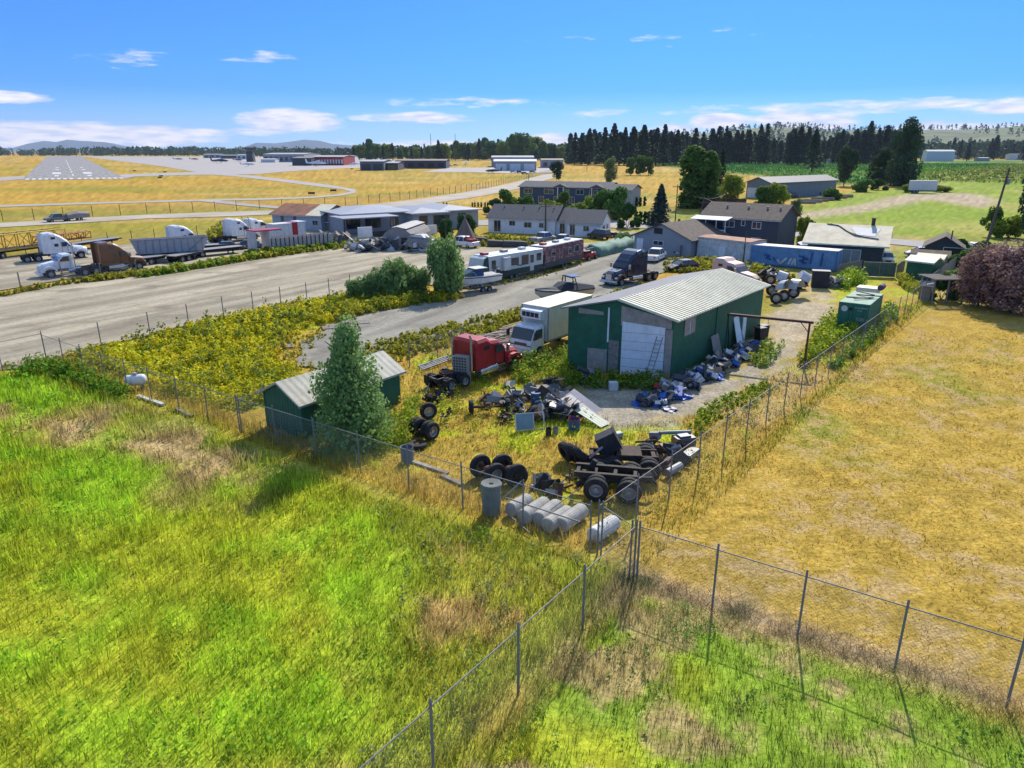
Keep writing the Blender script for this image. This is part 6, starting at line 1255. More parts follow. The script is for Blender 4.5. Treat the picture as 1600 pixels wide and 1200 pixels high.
# truck chassis with tandem axles
def chassis():
    a, b = G(934, 783), G(990, 790); a2 = head((925, 782), (990, 788)); r = thing('truck_chassis', 'cut off black truck chassis on four dual wheels at the front corner of the yard', 'chassis', (a+b)/2+Vector((0, 1.1, 0)), a2)
    f = MB()
    for s in (-1, 1):
        f.box(-1.75, 1.2, s*.45-.05, s*.45+.05, .85, 1.1); f.prism([(1.2, .85), (1.7, 1.0), (1.9, .8), (2.0, .8), (1.75, 1.15), (1.2, 1.1)], s*.45-.05, s*.45+.05)
        f.box(-1.75, 1.2, s*.45-.09, s*.45+.09, 1.101, 1.13)
    for x in (-1.6, -.8, .1, 1.0): f.box(x-.08, x+.08, -.4, .4, .88, 1.05)
    f.obj('frame', mat('black_brown_chassis', (.03, .022, .018), rough=.8, var=.4, dirt=.5), r)
    MB().tube((-.75, -.9, .52), (-.75, .9, .52), .12).tube((.85, -.9, .52), (.85, .9, .52), .12).tube((-.75, 0, .55), (.85, 0, .55), .07).obj('axles', BLACK, r)
    for x in (-.68, .78):
        for s in (-1, 1): wheel(r, x, s*1.02, .57, .57, .30, GREYM, side=s, dual=True)
    MB().tube((-1.0, .2, 1.1), (-.85, .2, 1.45), .16, .13, n=10).obj('air_bag', RUBBER, r)
    # second frame behind
    a3 = a2+.12; r = thing('truck_chassis', 'second rusty brown chassis piece with a raised black fairing behind the first chassis', 'chassis', G(985, 750)+Vector((0, .9, 0)), a3); f = MB()
    for s in (-1, 1): f.box(-1.9, 1.4, s*.42-.05, s*.42+.05, .8, 1.05)
    for x in (-1.8, -.9, 0, 1.2): f.box(x-.1, x+.1, -.4, .4, .85, 1.0)
    f.box(-.6, .6, -.6, .6, 1.05, 1.15); f.obj('frame', mat('dark_rust', (.05, .03, .022), rough=.85, var=.5, scale=3, dirt=.3), r); M_ = TR(-1.0, .1, 1.55, ry=-.5)
    MB().box(-.45, .45, -.4, .4, -.45, .45, M=M_).box(-.5, -.45, -.44, .44, -.5, .5, M=M_).box(.45, .5, -.44, .44, -.5, .5, M=M_).obj('black_fairing', BLACK, r); MB().tube((-1.9, -.5, .9), (-1.3, -.5, 1.5), .06).obj('brace', GREYM, r)
    for x in (-.8, .9):
        for s in (-1, 1): wheel(r, x, s*1.05, .56, .56, .30, side=s, dual=True)
    lwheel('wheel standing alone at the back right of the truck chassis', G(1000, 728), rad(10), .1)
chassis()
# generic scrap pieces
rs = random.Random(21)
SCR = [BLACK, RUST, GREYM, DGREY, BLACK, mat('oily_engine', (.05, .04, .035), rough=.6, var=.5, dirt=.5)]
def scrap(label, px, py, s, h, m=None, name='scrap_metal', cat='scrap', group=None, z=0, n=9, kinds=('box', 'tube', 'disc')):
    "a tangle of plates, pipes and castings about s wide"
    q = MB(); mats = m if isinstance(m, list) else [m or rs.choice(SCR)]
    for i in range(n):
        x, y, zz = rs.uniform(-s/2, s/2), rs.uniform(-s/3, s/3), rs.uniform(.05, h); mi = rs.randrange(len(mats)); k = rs.choice(kinds)
        M_ = TR(x, y, zz, rs.uniform(-.8, .8), rs.uniform(-.8, .8), rs.uniform(0, 6))
        if k == 'box': a, b, c = rs.uniform(.1, .35)*s, rs.uniform(.06, .2)*s, rs.uniform(.02, .12)*s; q.box(-a, a, -b, b, -c, c, mi, M_)
        elif k == 'tube':
            v = M_.to_3x3() @ Vector((s*.4*rs.uniform(.5, 1), 0, 0)); q.tube(Vector((x, y, zz))-v, Vector((x, y, zz))+v, rs.uniform(.02, .07), n=6, m=mi)
        elif k == 'sheet': a, b = rs.uniform(.2, .4)*s, rs.uniform(.1, .25)*s; q.box(-a, a, -b, b, -.012, .012, mi, M_)
        else: q.lathe([(.01, -.08), (.12*s, -.08), (.12*s, .08), (.01, .08)], M_, 10, mi)
    p = G(px, py); p.z = z; return tag(q.obj(name, mats, None, p, rs.uniform(0, 6)), label, cat, group)
ENG = [BLACK, SCR[5], RUST, GREYM]
scrap('mixed black engine and transmission scrap at the right end of the front yard', 1035, 712, 1.9, .9, ENG, n=22); scrap('axle and spring scrap with a round drum beside the right fence', 1020, 728, 1.5, .6, ENG, n=16)
tag(MB().box(-.55, .55, -.35, .35, 0, .75).box(-.35, .3, -.25, .2, .75, .84).tube((-.5, -.4, .5), (.5, -.4, .5), .06).obj('engine_block', DGREY, None, G(1067, 702), .3, bevel=.05), 'dark squared engine block furthest right in the scrap by the fence', 'engine')
tag(MB().tube((-1.1, 0, .9), (1.1, .2, .8), .1, n=10).obj('pipe', mat('teal_grey_pipe', (.16, .24, .25), rough=.5), None, G(1048, 700), .1), 'pale teal pipe laid across the scrap by the fence', 'pipe')
tag(MB().box(-.6, .6, -.25, .25, .1, .4).obj('white_box', GREYM, None, G(1078, 716), .9), 'pale grey box shaped part leaning on the right fence', 'box'); tag(MB().tube((-.6, 0, .3), (.6, 0, .3), .2, n=10).obj('exhaust_can', GREYM, None, G(1052, 742), .8), 'grey cylinder lying beside the right fence', 'tank')
scrap('low heap of black bars and springs left of the truck chassis', 860, 765, 1.5, .35, [BLACK, RUST, GREYM], n=26, kinds=('tube', 'box', 'tube')); scrap('rusty brake drums at the lower left of the scrap heap', 785, 660, .9, .4, [RUST, SCR[5]], n=9, kinds=('disc',))
scrap('rusty hubs standing in the weeds right of the wheel axle', 697, 655, .8, .5, [RUST, GREYM], n=7, kinds=('disc', 'tube')); scrap('dark beam and castings among the weeds in front of the red tractor', 680, 622, 2.2, .4, [BLACK, DGREY], n=9, kinds=('box', 'tube'))
scrap('tangle of oily gearbox parts at the left part of the scrap heap', 800, 648, 1.6, .8, ENG, n=24); scrap('black engine parts heaped behind the blue drum', 848, 632, 1.8, .9, ENG, n=22); scrap('oily engines piled right of the blue drum', 862, 648, 1.4, .9, ENG, n=24)
scrap('crumpled sheets and bars at the right side of the scrap heap', 888, 652, 1.5, .8, [GREYM, DGREY, PLY, RUST], n=26, kinds=('sheet', 'tube', 'sheet')); scrap('grey fender panels lying at the back of the scrap heap', 820, 620, 1.9, .5, [GREYM, DGREY, DGREY], n=16, kinds=('sheet', 'box')); scrap('black and rusty driveline pieces between the blue drum and the window frame', 842, 652, 1.6, .6, ENG, n=30, kinds=('tube', 'disc', 'box')); scrap('dark springs and brackets behind the axle with two black hubs', 775, 630, 1.6, .4, ENG, n=24, kinds=('tube', 'box', 'tube')); scrap('flattened grey bodywork at the upper right of the scrap heap', 868, 628, 1.5, .5, [GREYM, DGREY, BLACK], n=18, kinds=('sheet', 'box', 'tube')); scrap('dark oily scrap at the left end of the front chassis row', 905, 752, 1.2, .4, ENG, n=20)
scrap('tyres and dark covers at the back left of the scrap heap', 790, 632, 1.6, .5, [BLACK, RUBBER], n=9, kinds=('disc', 'box'))
scrap('pale broken bodywork lying in the grass below the red tractor', 797, 605, .9, .4, [mat('pale_mint', (.45, .52, .46), rough=.6), GREYM], n=7, kinds=('sheet', 'box')); scrap('dark covered heap with brown boards left of the barn corner', 864, 610, 1.7, .7, [BLACK, mat('pinkish_board', (.34, .24, .22), rough=.8), DGREY], n=12, kinds=('sheet', 'box')); scrap('grey metal drums and casting against the barn front', 915, 598, 1.5, .9, [GREYM, DGREY, BLACK], n=12)
tag(MB().box(-.9, .9, -.55, .55, .0, .55, M=TR(rx=.2)).obj('covered_heap', BLACK, None, G(857, 617), .2, bevel=.12), 'black covered lump in front of the barn corner', 'cover')
lwheel('tyre lying on the scrap heap left of the blue drum', G(812, 640), rad(70), .9, tyre=True, name='tyre', cat='tyre'); lwheel('tyre behind the pale window frame', G(828, 655), rad(80), .8, tyre=True, name='tyre', cat='tyre')
def drum(label, px, py, r_, h, m, open_=False, name='steel_drum'):
    pr = [(r_, 0), (r_, h*.32), (r_*1.04, h*.335), (r_, h*.35), (r_, h*.66), (r_*1.04, h*.675), (r_, h*.69), (r_, h), (r_*1.03, h+.01)]
    pr = [(.001, .0)]+pr+([(r_*.95, h), (r_*.95, .1), (.001, .1)] if open_ else [(r_*.96, h-.02), (.001, h-.02)])
    q = MB().lathe(pr, n=20); return tag(q.obj(name, m, None, G(px, py), smooth=False), label, 'drum')
BDR = mat('blue_drum_paint', (.03, .09, .22), rough=.5, var=.15, dirt=.25)
drum('blue closed drum in the middle of the scrap heap', 837, 636, .3, .95, BDR); drum('blue bin with a red rim at the right of the scrap heap', 897, 671, .33, .65, BDR, True, 'bin'); drum('open topped grey blue steel drum beside the front fence', 637, 722, .32, .85, mat('grey_blue_drum', (.13, .16, .20), rough=.7, dirt=.4, var=.3), True); drum('black open bucket in the grass below the scrap heap', 857, 680, .16, .42, BLACK, True, 'bucket'); drum('grey open bucket right of the black one', 868, 677, .16, .35, GREYM, True, 'bucket')
tag(MB().lathe([(.33, .62), (.36, .66), (.33, .70), (.30, .66), (.33, .62)], n=20).obj('rim_band', REDP, None, G(897, 671)), 'red band on top of the blue bin', 'band')
wf = thing('window_frame', 'pale blue framed glass panel leaning on the scrap heap', 'panel', G(829, 672), rad(12)); wf.rotation_euler = (rad(-22), 0, rad(12)); q = MB()
for (a, b, c, d) in ((-.85, .85, 0, .06), (-.85, .85, .94, 1.0), (-.85, -.79, 0, 1), (.79, .85, 0, 1), (.2, .24, 0, 1)): q.box(a, b, -.03, .03, c, d)
q.obj('frame', WHITE2, wf); MB().box(-.79, .2, -.01, .01, .06, .94).obj('pane', mat('dusty_blue_glass', (.20, .28, .32), rough=.35, dirt=.3), wf)
for k, (px, py, a_, t, m_, w_) in enumerate([(925, 660, -.75, .28, mat('mint_sheet', (.42, .46, .36), rough=.5, stripes=('X', .12, .02), var=.1), 1.0), (905, 645, -.8, .35, GREYM, 1.2), (915, 640, -.65, .42, mat('lilac_grey_sheet', (.30, .28, .33), rough=.5), 1.3), (893, 640, -.9, .5, PLY, 1.0)]):
    o = MB().box(-w_, w_, -.45, .45, -.015, .015).obj('metal_sheet', m_, None, G(px, py)+Vector((0, 0, .35)), 0); o.rotation_euler = (rad(8)*k, t, a_); tag(o, ['pale mint corrugated sheet sliding off the right of the scrap heap', 'grey sheet under the mint corrugated one', 'long lilac grey panel topmost on the scrap heap', 'board leaning left of the lilac panel'][k], 'sheet metal')
ot = MB(); ot.box(-.28, .28, -.25, .25, 0, .55); tag(ot.obj('white_crate', WHITE2, None, G(958, 609), .1, bevel=.02), 'white plastic crate in front of the barn door', 'crate'); tag(MB().prism([(-.3, 0), (.3, 0), (.28, .3), (-.28, .3)], -.2, .2).obj('water_jug', mat('grey_blue_plastic', (.2, .27, .3), rough=.4), None, G(965, 683), .5, bevel=.08), 'small grey blue container alone on the dry grass', 'container')
# ---- rubbish along the barn side
BTP = mat('blue_tarp', (.02, .10, .42), rough=.5, var=.3, scale=3); BAGW = mat('white_plastic_bag', (.50, .50, .52), rough=.5, var=.2); BAGD = mat('dark_plastic_bag', (.04, .042, .05), rough=.4); CARD = mat('cardboard', (.33, .27, .20), rough=.9)
def bag(name, label, px, py, s, m, cat, h=.6, seed=0, z=0):
    rng = np.random.default_rng(seed); q = MB(); n, k = 14, 7; ph = rng.random(6)*6
    pr = []
    for i in range(k+1):
        t = i/k*math.pi/2; pr.append((math.cos(t), math.sin(t)))
    vs = []
    for i, (rr, zz) in enumerate(pr):
        for j in range(n):
            a_ = 2*math.pi*j/n; w = 1+.22*math.sin(3*a_+ph[0]+i)+.15*math.sin(5*a_+ph[1]-i*1.7)+rng.normal()*.07; vs.append((s*rr*w*math.cos(a_), s*.8*rr*w*math.sin(a_), s*h*zz*(1+.2*math.sin(2*a_+ph[2]))+.0))
    q.add(vs, [(i*n+j, i*n+(j+1) % n, (i+1)*n+(j+1) % n, (i+1)*n+j) for i in range(k) for j in range(n)]); p = G(px, py); p.z = z
    return tag(q.obj(name, m, None, p, rng.random()*6), label, cat)
bag('blue_tarp', 'crumpled blue tarp at the left end of the rubbish by the barn', 1000, 632, .55, BTP, 'tarp', .35, 1); bag('blue_tarp', 'blue tarp in the middle of the rubbish pile below the red cushion', 1068, 622, .6, BTP, 'tarp', .45, 2); bag('blue_tarp', 'blue tarp bundle under the board beside the barn wall', 1121, 592, .5, BTP, 'tarp', .7, 3); bag('blue_tarp', 'dark blue tarp spread low at the front of the rubbish', 1045, 640, .6, mat('dark_blue_tarp', (.02, .06, .16), rough=.5), 'tarp', .3, 4)
bag('red_cushion', 'dark red cushion on top of the rubbish pile', 1035, 612, .6, REDP, 'cushion', .35, 5, .35)
def rubble(label, px, py, s, h, mats, n, seed, name='rubbish_pile', group=None):
    global rs; rs = random.Random(seed); n = int(n*1.4); h *= 1.25; return scrap(label, px, py, s, h, mats, name, 'rubbish', group, 0, n, ('box', 'sheet', 'box', 'tube'))
MIX = [BAGW, BAGD, DGREY, GREYM, CARD, BTP, WHITE2, BAGD, mat('dark_slate_scrap', (.07, .08, .10), rough=.7), BAGD]
for k, (px, py, s, h, n, lab) in enumerate([(1022, 630, 1.5, .3, 40, 'flat heap of slats and bottles at the front of the barn rubbish'), (1050, 620, 1.6, .5, 46, 'mixed coloured rubbish beside the blue tarp'), (1075, 605, 1.5, .6, 36, 'dark rubbish against the near corner of the barn side'), (1098, 592, 1.5, .6, 36, 'bags and boxes in the middle of the barn side heap'), (1120, 580, 1.5, .7, 34, 'white bags and boards under the leaning pallet'), (1140, 570, 1.4, .7, 34, 'pale bags beneath the side wall window'), (1160, 558, 1.4, .6, 26, 'dark cables and boards left of the leaning white door'), (1172, 545, 1.2, .5, 20, 'rubbish at the foot of the white side door')]): rubble(lab, px, py, s, h, MIX, n, 50+k)
for k, (px, py, s, lab) in enumerate([(1078, 598, .6, 'large torn white sack at the near end of the barn side heap'), (1145, 572, .5, 'white crumpled sack in the middle of the barn side heap'), (1128, 566, .45, 'smaller white sack below the leaning pallet'), (1156, 560, .4, 'white sack closest to the leaning white door')]): bag('white_sack', lab, px, py, s, BAGW, 'sack', .9, 30+k, .2)
pl_ = thing('pallet', 'grey slatted pallet leaning against the barn side wall', 'pallet', BARNM @ Vector((6.5, -.75, 0)), 0); q = MB(); Mz = BARNM.to_3x3()
for k in range(7): q.box(-.6+k*.19, -.46+k*.19, -.02, .02, 0, 2.0)
for z in (.1, .95, 1.85): q.box(-.6, .68, .02, .1, z, z+.1)
q.obj('slats', PLY, pl_); pl_.rotation_euler = (rad(-16), 0, math.atan2(Mz[1][0], Mz[0][0]))
for k, (x, y, a_, w_, h_, m_, lab) in enumerate([(11.0, -.6, -14, .5, 2.6, WHITEW, 'tall white door slab leaning on the barn side wall'), (11.9, -.6, -24, .35, 1.4, GREYM, 'bent grey panel right of the leaning door slab'), (4.6, -1.4, -60, .5, .9, PLY, 'square board lying on the barn side heap'), (5.8, -1.5, -50, .55, .9, PLY, 'larger board right of the square one on the barn heap')]):
    o = MB().box(-w_, w_, -.02, .02, 0, h_).obj('board', m_, None, BARNM @ Vector((x, y, .35 if k > 1 else 0)), 0); o.rotation_euler = (rad(a_), 0, math.atan2(Mz[1][0], Mz[0][0])+.1*k); tag(o, lab, 'board')
def bin_(label, loc): return tag(MB().prism([(-.3, 0), (.3, 0), (.38, 1.0), (-.38, 1.0)], -.32, .32).box(-.42, .42, -.38, .38, 1.0, 1.08).obj('wheelie_bin', BLACK, None, loc, .5, bevel=.04), label, 'bin')
bin_('black bin at the far corner of the barn side wall', BARNM @ Vector((15.6, -.7, 0))); bin_('second black bin standing just before the far barn corner', BARNM @ Vector((14.6, -.8, 0)))
# timber pile between truck and drive
rs = random.Random(5)
for k, (px, py) in enumerate([(775, 535), (795, 527), (812, 520), (760, 545)]):
    q = MB()
    for i in range(26):
        x, y, z, a_ = rs.uniform(-.9, .9), rs.uniform(-.8, .8), rs.uniform(.05, .6), rs.uniform(-.35, .35); q.box(-1.1, 1.1, -.05, .05, -.03, .03, rs.randrange(3), TR(x, y, z, 0, rs.uniform(-.08, .08), .6+a_))
    tag(q.obj('timber_pile', [PLY, mat('pinkish_timber', (.42, .33, .29), rough=.9), WOOD], None, G(px, py)), 'loose pile of pale salvaged timber beside the reefer truck', 'timber', 'timber heaps by the reefer truck')
for k in range(4): tag(MB().box(-2.6, 2.6, -.06, .06, 0, .12).obj('steel_rail', GREYM, None, G(690, 563)+Vector((k*.12, -k*.3, .1)), head((650, 580), (725, 553))), 'long pale metal rail lying along the inner fence', 'rail', 'rails along the inner fence')
# pallets in the weeds
for px, py, lab in [(527, 512, 'grey pallet lying at the edge of the grey gravel drive'), (432, 543, 'faded pallet lying in the yellow weeds'), (555, 506, 'second grey pallet touching the gravel drive')]:
    q = MB()
    for k in range(6): q.box(-1.3, 1.3, -.7+k*.26, -.54+k*.26, .14, .17)
    for x in (-1.2, 0, 1.2): q.box(x-.05, x+.05, -.7, .75, .03, .14)
    tag(q.obj('pallet', PLY, None, G(px, py), .3), lab, 'pallet')
# ---- big wheeled machine parts behind the barn
q0 = G(1228, 468)
for k, (dx, dy, s, a_) in enumerate([(0, 0, 1.0, .3), (1.2, .7, 1.0, .8), (-.3, 1.9, .9, 1.5), (1.9, 2.2, .9, 2.2)]):
    fm = MB(); pr = []
    for i in range(9): t = math.pi*i/8; pr.append((-.95*math.cos(t)*s, .95*math.sin(t)*s))
    pr2 = [(x*.9, z*.9) for x, z in pr[::-1]]; n_ = 9
    vs = [(x, y_, z+1.0) for y_ in (-.5, .5) for x, z in pr]; fm.add(vs, [(i, i+1, i+10, i+9) for i in range(8)]); fm.add([(x, .5, z+1.0) for x, z in pr], [tuple(range(9))]); o = fm.obj('wheel_fender', mat('pale_grey_fender', (.48, .48, .50), rough=.5, var=.1, dirt=.3), None, q0+Vector((dx, dy, .1 if k < 2 else .9)), rad(20)+a_*.5); o.rotation_euler[0] = .25*(k-1); tag(o, 'large pale grey fender shell in the stack behind the barn', 'fender', 'stacked fender shells'); sm = o.modifiers.new('thickness', 'SOLIDIFY'); sm.thickness = .03
for k, (px, py, lab) in enumerate([(1212, 475, 'big wheel nearest the barn corner under the fender stack'), (1224, 471, 'big wheel second from the barn corner under the fender stack'), (1239, 466, 'big wheel at the right of the fender stack'), (1205, 462, 'wheel hidden behind the barn corner'), (1203, 445, 'wheel beside the nose of the pink tractor')]): lwheel(lab, G(px, py), rad(165), 0, .62, .35)
for k, (px, py) in enumerate([(1195, 437), (1205, 433), (1215, 440), (1248, 452)]): rubble('dark machine scrap in the weeds below the blue container', px, py, 1.6, .8, [BLACK, DGREY, GREYM, RUBBER], 16, 70+k, 'scrap_metal', 'machine scrap by the blue container')
tag(MB().box(-.9, .9, -.6, .6, 0, 1.9).box(-1.0, 1.0, -.65, .65, 1.9, 1.98).obj('dark_cabinet', mat('dark_navy_tarp', (.018, .02, .03), rough=.6, var=.4), None, G(1280, 449), -.3, bevel=.06), 'tall dark navy cabinet beside the gravel behind the barn', 'cabinet')
rubble('grey and blue bags right of the dark cabinet', 1297, 448, 2.0, .7, [GREYM, BAGW, mat('teal_bag', (.10, .2, .2), rough=.6), DGREY], 20, 80); rubble('bags at the right end beyond the dark cabinet', 1313, 446, 1.6, .6, [BAGW, DGREY, CARD], 16, 81)
# ---- concrete cylinders at the front fence
CY = mat('pale_concrete_wrap', (.40, .38, .34), rough=.8, var=.18, scale=2.5, dirt=.3)
for k, (px, py, z, lab) in enumerate([(812, 800, .0, 'grey cylinder farthest left in the row by the front fence'), (835, 808, .0, 'second wrapped cylinder from the left by the front fence'), (856, 812, .0, 'wrapped dented cylinder in the middle of the row by the front fence'), (872, 822, .0, 'partly torn cylinder fourth in the row by the front fence'), (893, 820, .0, 'cylinder farthest right in the row by the front fence'), (943, 838, .0, 'white cylinder lying alone at the fence gap')]):
    r_ = .34; q = MB().lathe([(.01, -.75), (r_*.93, -.75), (r_, -.70), (r_, -.3), (r_*1.02, -.28), (r_, -.26), (r_, .3), (r_*1.02, .32), (r_, .34), (r_, .70), (r_*.93, .75), (.01, .75)], TR(0, 0, r_, rx=math.pi/2), 22)
    o = q.obj('concrete_cylinder', WHITE2 if k == 5 else CY, None, G(px, py), rad([-42, -38, -35, -40, -38, -42][k])); o.scale = (1, [.8, 1.05, 1, 1, 1.1, 1][k], 1); tag(o, lab, 'cylinder')
q = MB().lathe([(.40, 0), (.42, 1.35), (.46, 1.36), (.47, 1.45), (.44, 1.5), (.10, 1.46), (.09, 1.3), (.01, 1.3)], n=24); tag(q.obj('concrete_pipe', mat('grey_green_concrete', (.17, .18, .16), rough=.9, var=.25, bump=.4, dirt=.3), None, G(768, 803)), 'upright round concrete pipe with a holed lid at the front fence', 'pipe')
# long metal sheets along the left front fence and tank
tk = thing('propane_tank', 'white horizontal propane tank on legs at the left front fence', 'tank', G(214, 607), rad(20)); MB().lathe([(.001, -1.0), (.25, -.95), (.42, -.8), (.46, -.6), (.46, .6), (.42, .8), (.25, .95), (.001, 1.0)], TR(0, 0, .75, ry=math.pi/2), 20).obj('shell', WHITE, tk, smooth=True); MB().lathe([(.2, 1.15), (.2, 1.35), (.17, 1.38), (.001, 1.4)], n=12).tube((.3, 0, 1.2), (.3, 0, 1.45), .04).obj('valve_dome', mat('rosy_dome', (.4, .3, .3), rough=.5), tk)
for x in (-.5, .5): MB().box(x-.06, x+.06, -.3, .3, 0, .35).obj('leg', GREYM, tk)
tk.scale = (.68, .8, .8)
for k, (a, b, m_, lab) in enumerate([((215, 620), (256, 634), WHITE2, 'pale beam lying along the left front fence below the propane tank'), ((275, 640), (300, 652), WOOD, 'grey log end by the left front fence'), ((640, 722), (700, 742), PLY, 'long brown board lying along the front fence right of the open drum'), ((690, 745), (722, 760), WOOD, 'board end beyond the long brown board')]):
    A, B = G(*a), G(*b); L_ = (B-A).length; tag(MB().box(0, L_, -.12, .12, .02, .14).obj('beam', m_, None, A, head(a, b)), lab, 'beam')
bag('stone', 'pale stone lying in the shed shadow by the fence', 440, 677, .28, CONC, 'stone', .7, 44)
# ---- pergola by the purple trees
pg = thing('pergola', 'weathered timber pergola at the far end of the right fence', 'pergola', G(1452, 474), head((1452, 474), (1502, 474))); LP_ = (G(1502, 474)-G(1452, 474)).length
for x in (.2, LP_*.5, LP_):
    for y in (0, 2.37): MB().box(x-.07, x+.07, y-.07, y+.07, 0, 2.4).obj('post', WOOD, pg)
q = MB().box(-.2, LP_+.3, -.1, .05, 2.4, 2.55).box(-.2, LP_+.3, 2.3, 2.45, 2.4, 2.55)
for k in range(9): q.box(-.2, LP_+.3, -.5+k*.38, -.32+k*.38, 2.56, 2.6)
q.obj('roof_slats', WOOD, pg); o = house('play_hut', 'small grey wooden hut at the left of the pergola', 'hut', (1438, 470), (1452, 471), 1.6, 1.7, 1.9, WOOD, mat('mauve_grey_roof', (.30, .27, .29), rough=.8), 'gable_x', .2)
tb_ = thing('picnic_table', 'pinkish wooden picnic table on the lawn under the purple trees', 'table', G(1556, 479), 0); MB().box(-.9, .9, -.4, .4, .68, .74).obj('table_top', mat('rosy_wood', (.33, .22, .18), rough=.8), tb_); MB().box(-.9, .9, -.75, -.5, .42, .46).box(-.9, .9, .5, .75, .42, .46).obj('bench', mat('rosy_wood', (1, 1, 1)), tb_)
for x in (-.7, .7): MB().tube((x, -.6, 0), (x, .1, .68), .04).tube((x, .6, 0), (x, -.1, .68), .04).obj('leg', WOOD, tb_)
# ---- fences
lf = [(73, 563), (100, 570), (133, 582), (166, 598), (199, 617), (238, 627), (282, 643), (330, 657), (375, 676), (425, 697), (510, 725), (540, 736), (605, 756), (676, 775), (748, 802), (832, 838), (922, 866)]
rA, rB = G(73, 565), G(922, 864)
CP = G(995, 820, 2.25); CP.z = 0
fence('chain link fence along the front of the weedy yard and green shed', [rA, G(238, 627), G(375, 676), rB], 2.1, 3.0, jit=.02)
fence('long chain link fence between the junk yard and the dry lawn', [G(933, 868), G(1442, 472)], 2.2, 3.0, jit=.012)
fence('short fence panel closing the corner at the broken gap', [G(933, 868)+Vector((.14, -.05, 0)), CP+Vector((-.14, .08, 0))], 2.2, 3.0)
fence('chain link fence running towards the viewer from the corner post', [CP, CP+(G(728, 1050, 2.25)-G(994, 818, 2.25))*1.9], 2.25, 3.4, r=.025)
fence('chain link fence crossing in front of the dry lawn at the lower right', [CP+(G(1600, 1001, 2.25)-G(996, 820, 2.25)).normalized()*.13, CP+(G(1600, 1001, 2.25)-G(996, 820, 2.25))*1.25], 2.25, 2.9, r=.025)
fence('chain link fence leaving the left corner post along the gravel lot', [G(73, 563), G(-250, 640)], 2.1, 3.0)
fence('wire fence between the gravel lot and the yellow weeds', [G(73, 563), G(235, 525), G(350, 497), G(480, 472), G(548, 458)], 1.9, 3.4, rail=False, r=.028)
fence('inner chain link fence from the green shed up to the red tractor', [G(640, 575), G(725, 550)], 1.9, 3.0); fence('inner chain link fence at the left of the green shed', [G(378, 676), G(418, 655)], 2.0, 3.0)
fence('fence along the back of the truck yard with thin dark posts', [G(-60, 411), G(170, 384), G(340, 368), G(372, 362)], 2.0, 4.0, rail=False, postm=BLACK, r=.035); fence('airport fence behind the perimeter road with dark posts', [G(-100, 352), G(100, 341), G(230, 334), G(370, 329), G(540, 322.5), G(640, 311), G(745, 297), G(820, 280), G(870, 269)], 2.4, 5.5, rail=False, postm=BLACK, r=.045)
fence('wire fence at the weedy edge between the truck yard and the gravel lot', [G(-40, 462), G(100, 443), G(215, 430)], 1.8, 5, rail=False, postm=WOOD, r=.05)
# broken gate leaning at the gap
gt = thing('broken_gate', 'bent pipe gate frame leaning over the cylinders at the fence gap', 'gate', G(832, 842), 0); P0, P1, P2, P3 = G(788, 808), G(828, 838), G(918, 862), G(905, 815); o0 = P1.copy(); q = MB(); z1 = .95
q.path([P0-o0+Vector((0, 0, z1)), G(905, 850)-o0+Vector((0, 0, 1.0))], .03).path([P0-o0+Vector((0, 0, z1)), G(815, 800)-o0+Vector((0, 0, 1.5))], .03).path([P0-o0+Vector((0, 0, .3)), P1-o0+Vector((0, 0, .15))], .03).path([G(860, 830)-o0+Vector((0, 0, 1.0)), G(905, 815)-o0+Vector((0, 0, 1.6))], .02)
q.obj('pipes', GALV, gt); gt.location = o0
# ---- utility poles and wires
PW = mat('pole_wood', (.10, .08, .065), rough=.9, var=.3, scale=3)
def pole(label, px, yb, h, lean=0, arms=1, r_=.16, transformer=False):
    p = G(px, yb); r = thing('utility_pole', label, 'utility pole', p, 0); MB().tube((0, 0, -.3), (lean, 0, h), r_, r_*.65, n=8).obj('shaft', PW, r)
    for k in range(arms): z = h-.6-k*1.0; MB().box(-1.1+lean, 1.1+lean, -.06, .06, z, z+.12).obj('cross_arm', PW, r)
    if transformer: MB().tube((lean*.9+.35, 0, h-2.6), (lean*.9+.35, 0, h-1.7), .25, n=10).obj('transformer', GREYM, r)
    return p+Vector((lean, 0, h-.5))
T0 = pole('tall dark utility pole leaning right beside the street at the right', 1540, 386, 12.5, 1.2, 2, .22, True)
T1 = pole('utility pole in front of the blue spruce and dark house, the left one', 1092, 340, hgt(1092, 340, 306), .9, 2, .18); T2 = pole('utility pole between the columnar trees and the dark house', 1132, 330, hgt(1132, 330, 300), 0, 1, .16); T3 = pole('slim pole left of the columnar trees', 1055, 345, hgt(1055, 345, 288), 0, 1, .14); T4 = pole('tall slim pole before the tallest columnar tree', 1098, 325, hgt(1098, 325, 270), 0, 0, .14)
pole('utility pole standing before the white bungalow', 852, 367, hgt(852, 367, 318), 0, 1, .18); pole('thin steel mast beside the blue container', 1161, 412, hgt(1161, 412, 362), 0, 0, .09); pole('thin pole behind the mossy shed roof', 1479, 412, hgt(1479, 412, 360), .0, 0, .13); pole('white flag pole like mast beside the arched shelter', 697, 380, hgt(697, 380, 351), 0, 0, .08)
pole('thin pole standing in the dry field right of the pale hangar', 917, 268, hgt(917, 268, 246), 0, 1, .2); pole('short pole by the airport fence near the curve', 826, 282, hgt(826, 282, 270), 0, 1, .15)
pole('lattice like mast above the trees left of the slim mast', 674, 252, hgt(674, 252, 209), 0, 1, .5); pole('slim mast above the trees behind the pale hangar', 712, 252, hgt(712, 252, 209), 0, 1, .45)
def wire(label, a, b, sag, r_=.03):
    pts = []
    for k in range(15): t = k/14; p = a.lerp(b, t); p = p-Vector((0, 0, sag*4*t*(1-t))); pts.append(p-a)
    tag(MB().path(pts, r_, 5).obj('power_line', BLACK, None, a), label, 'wire', None)
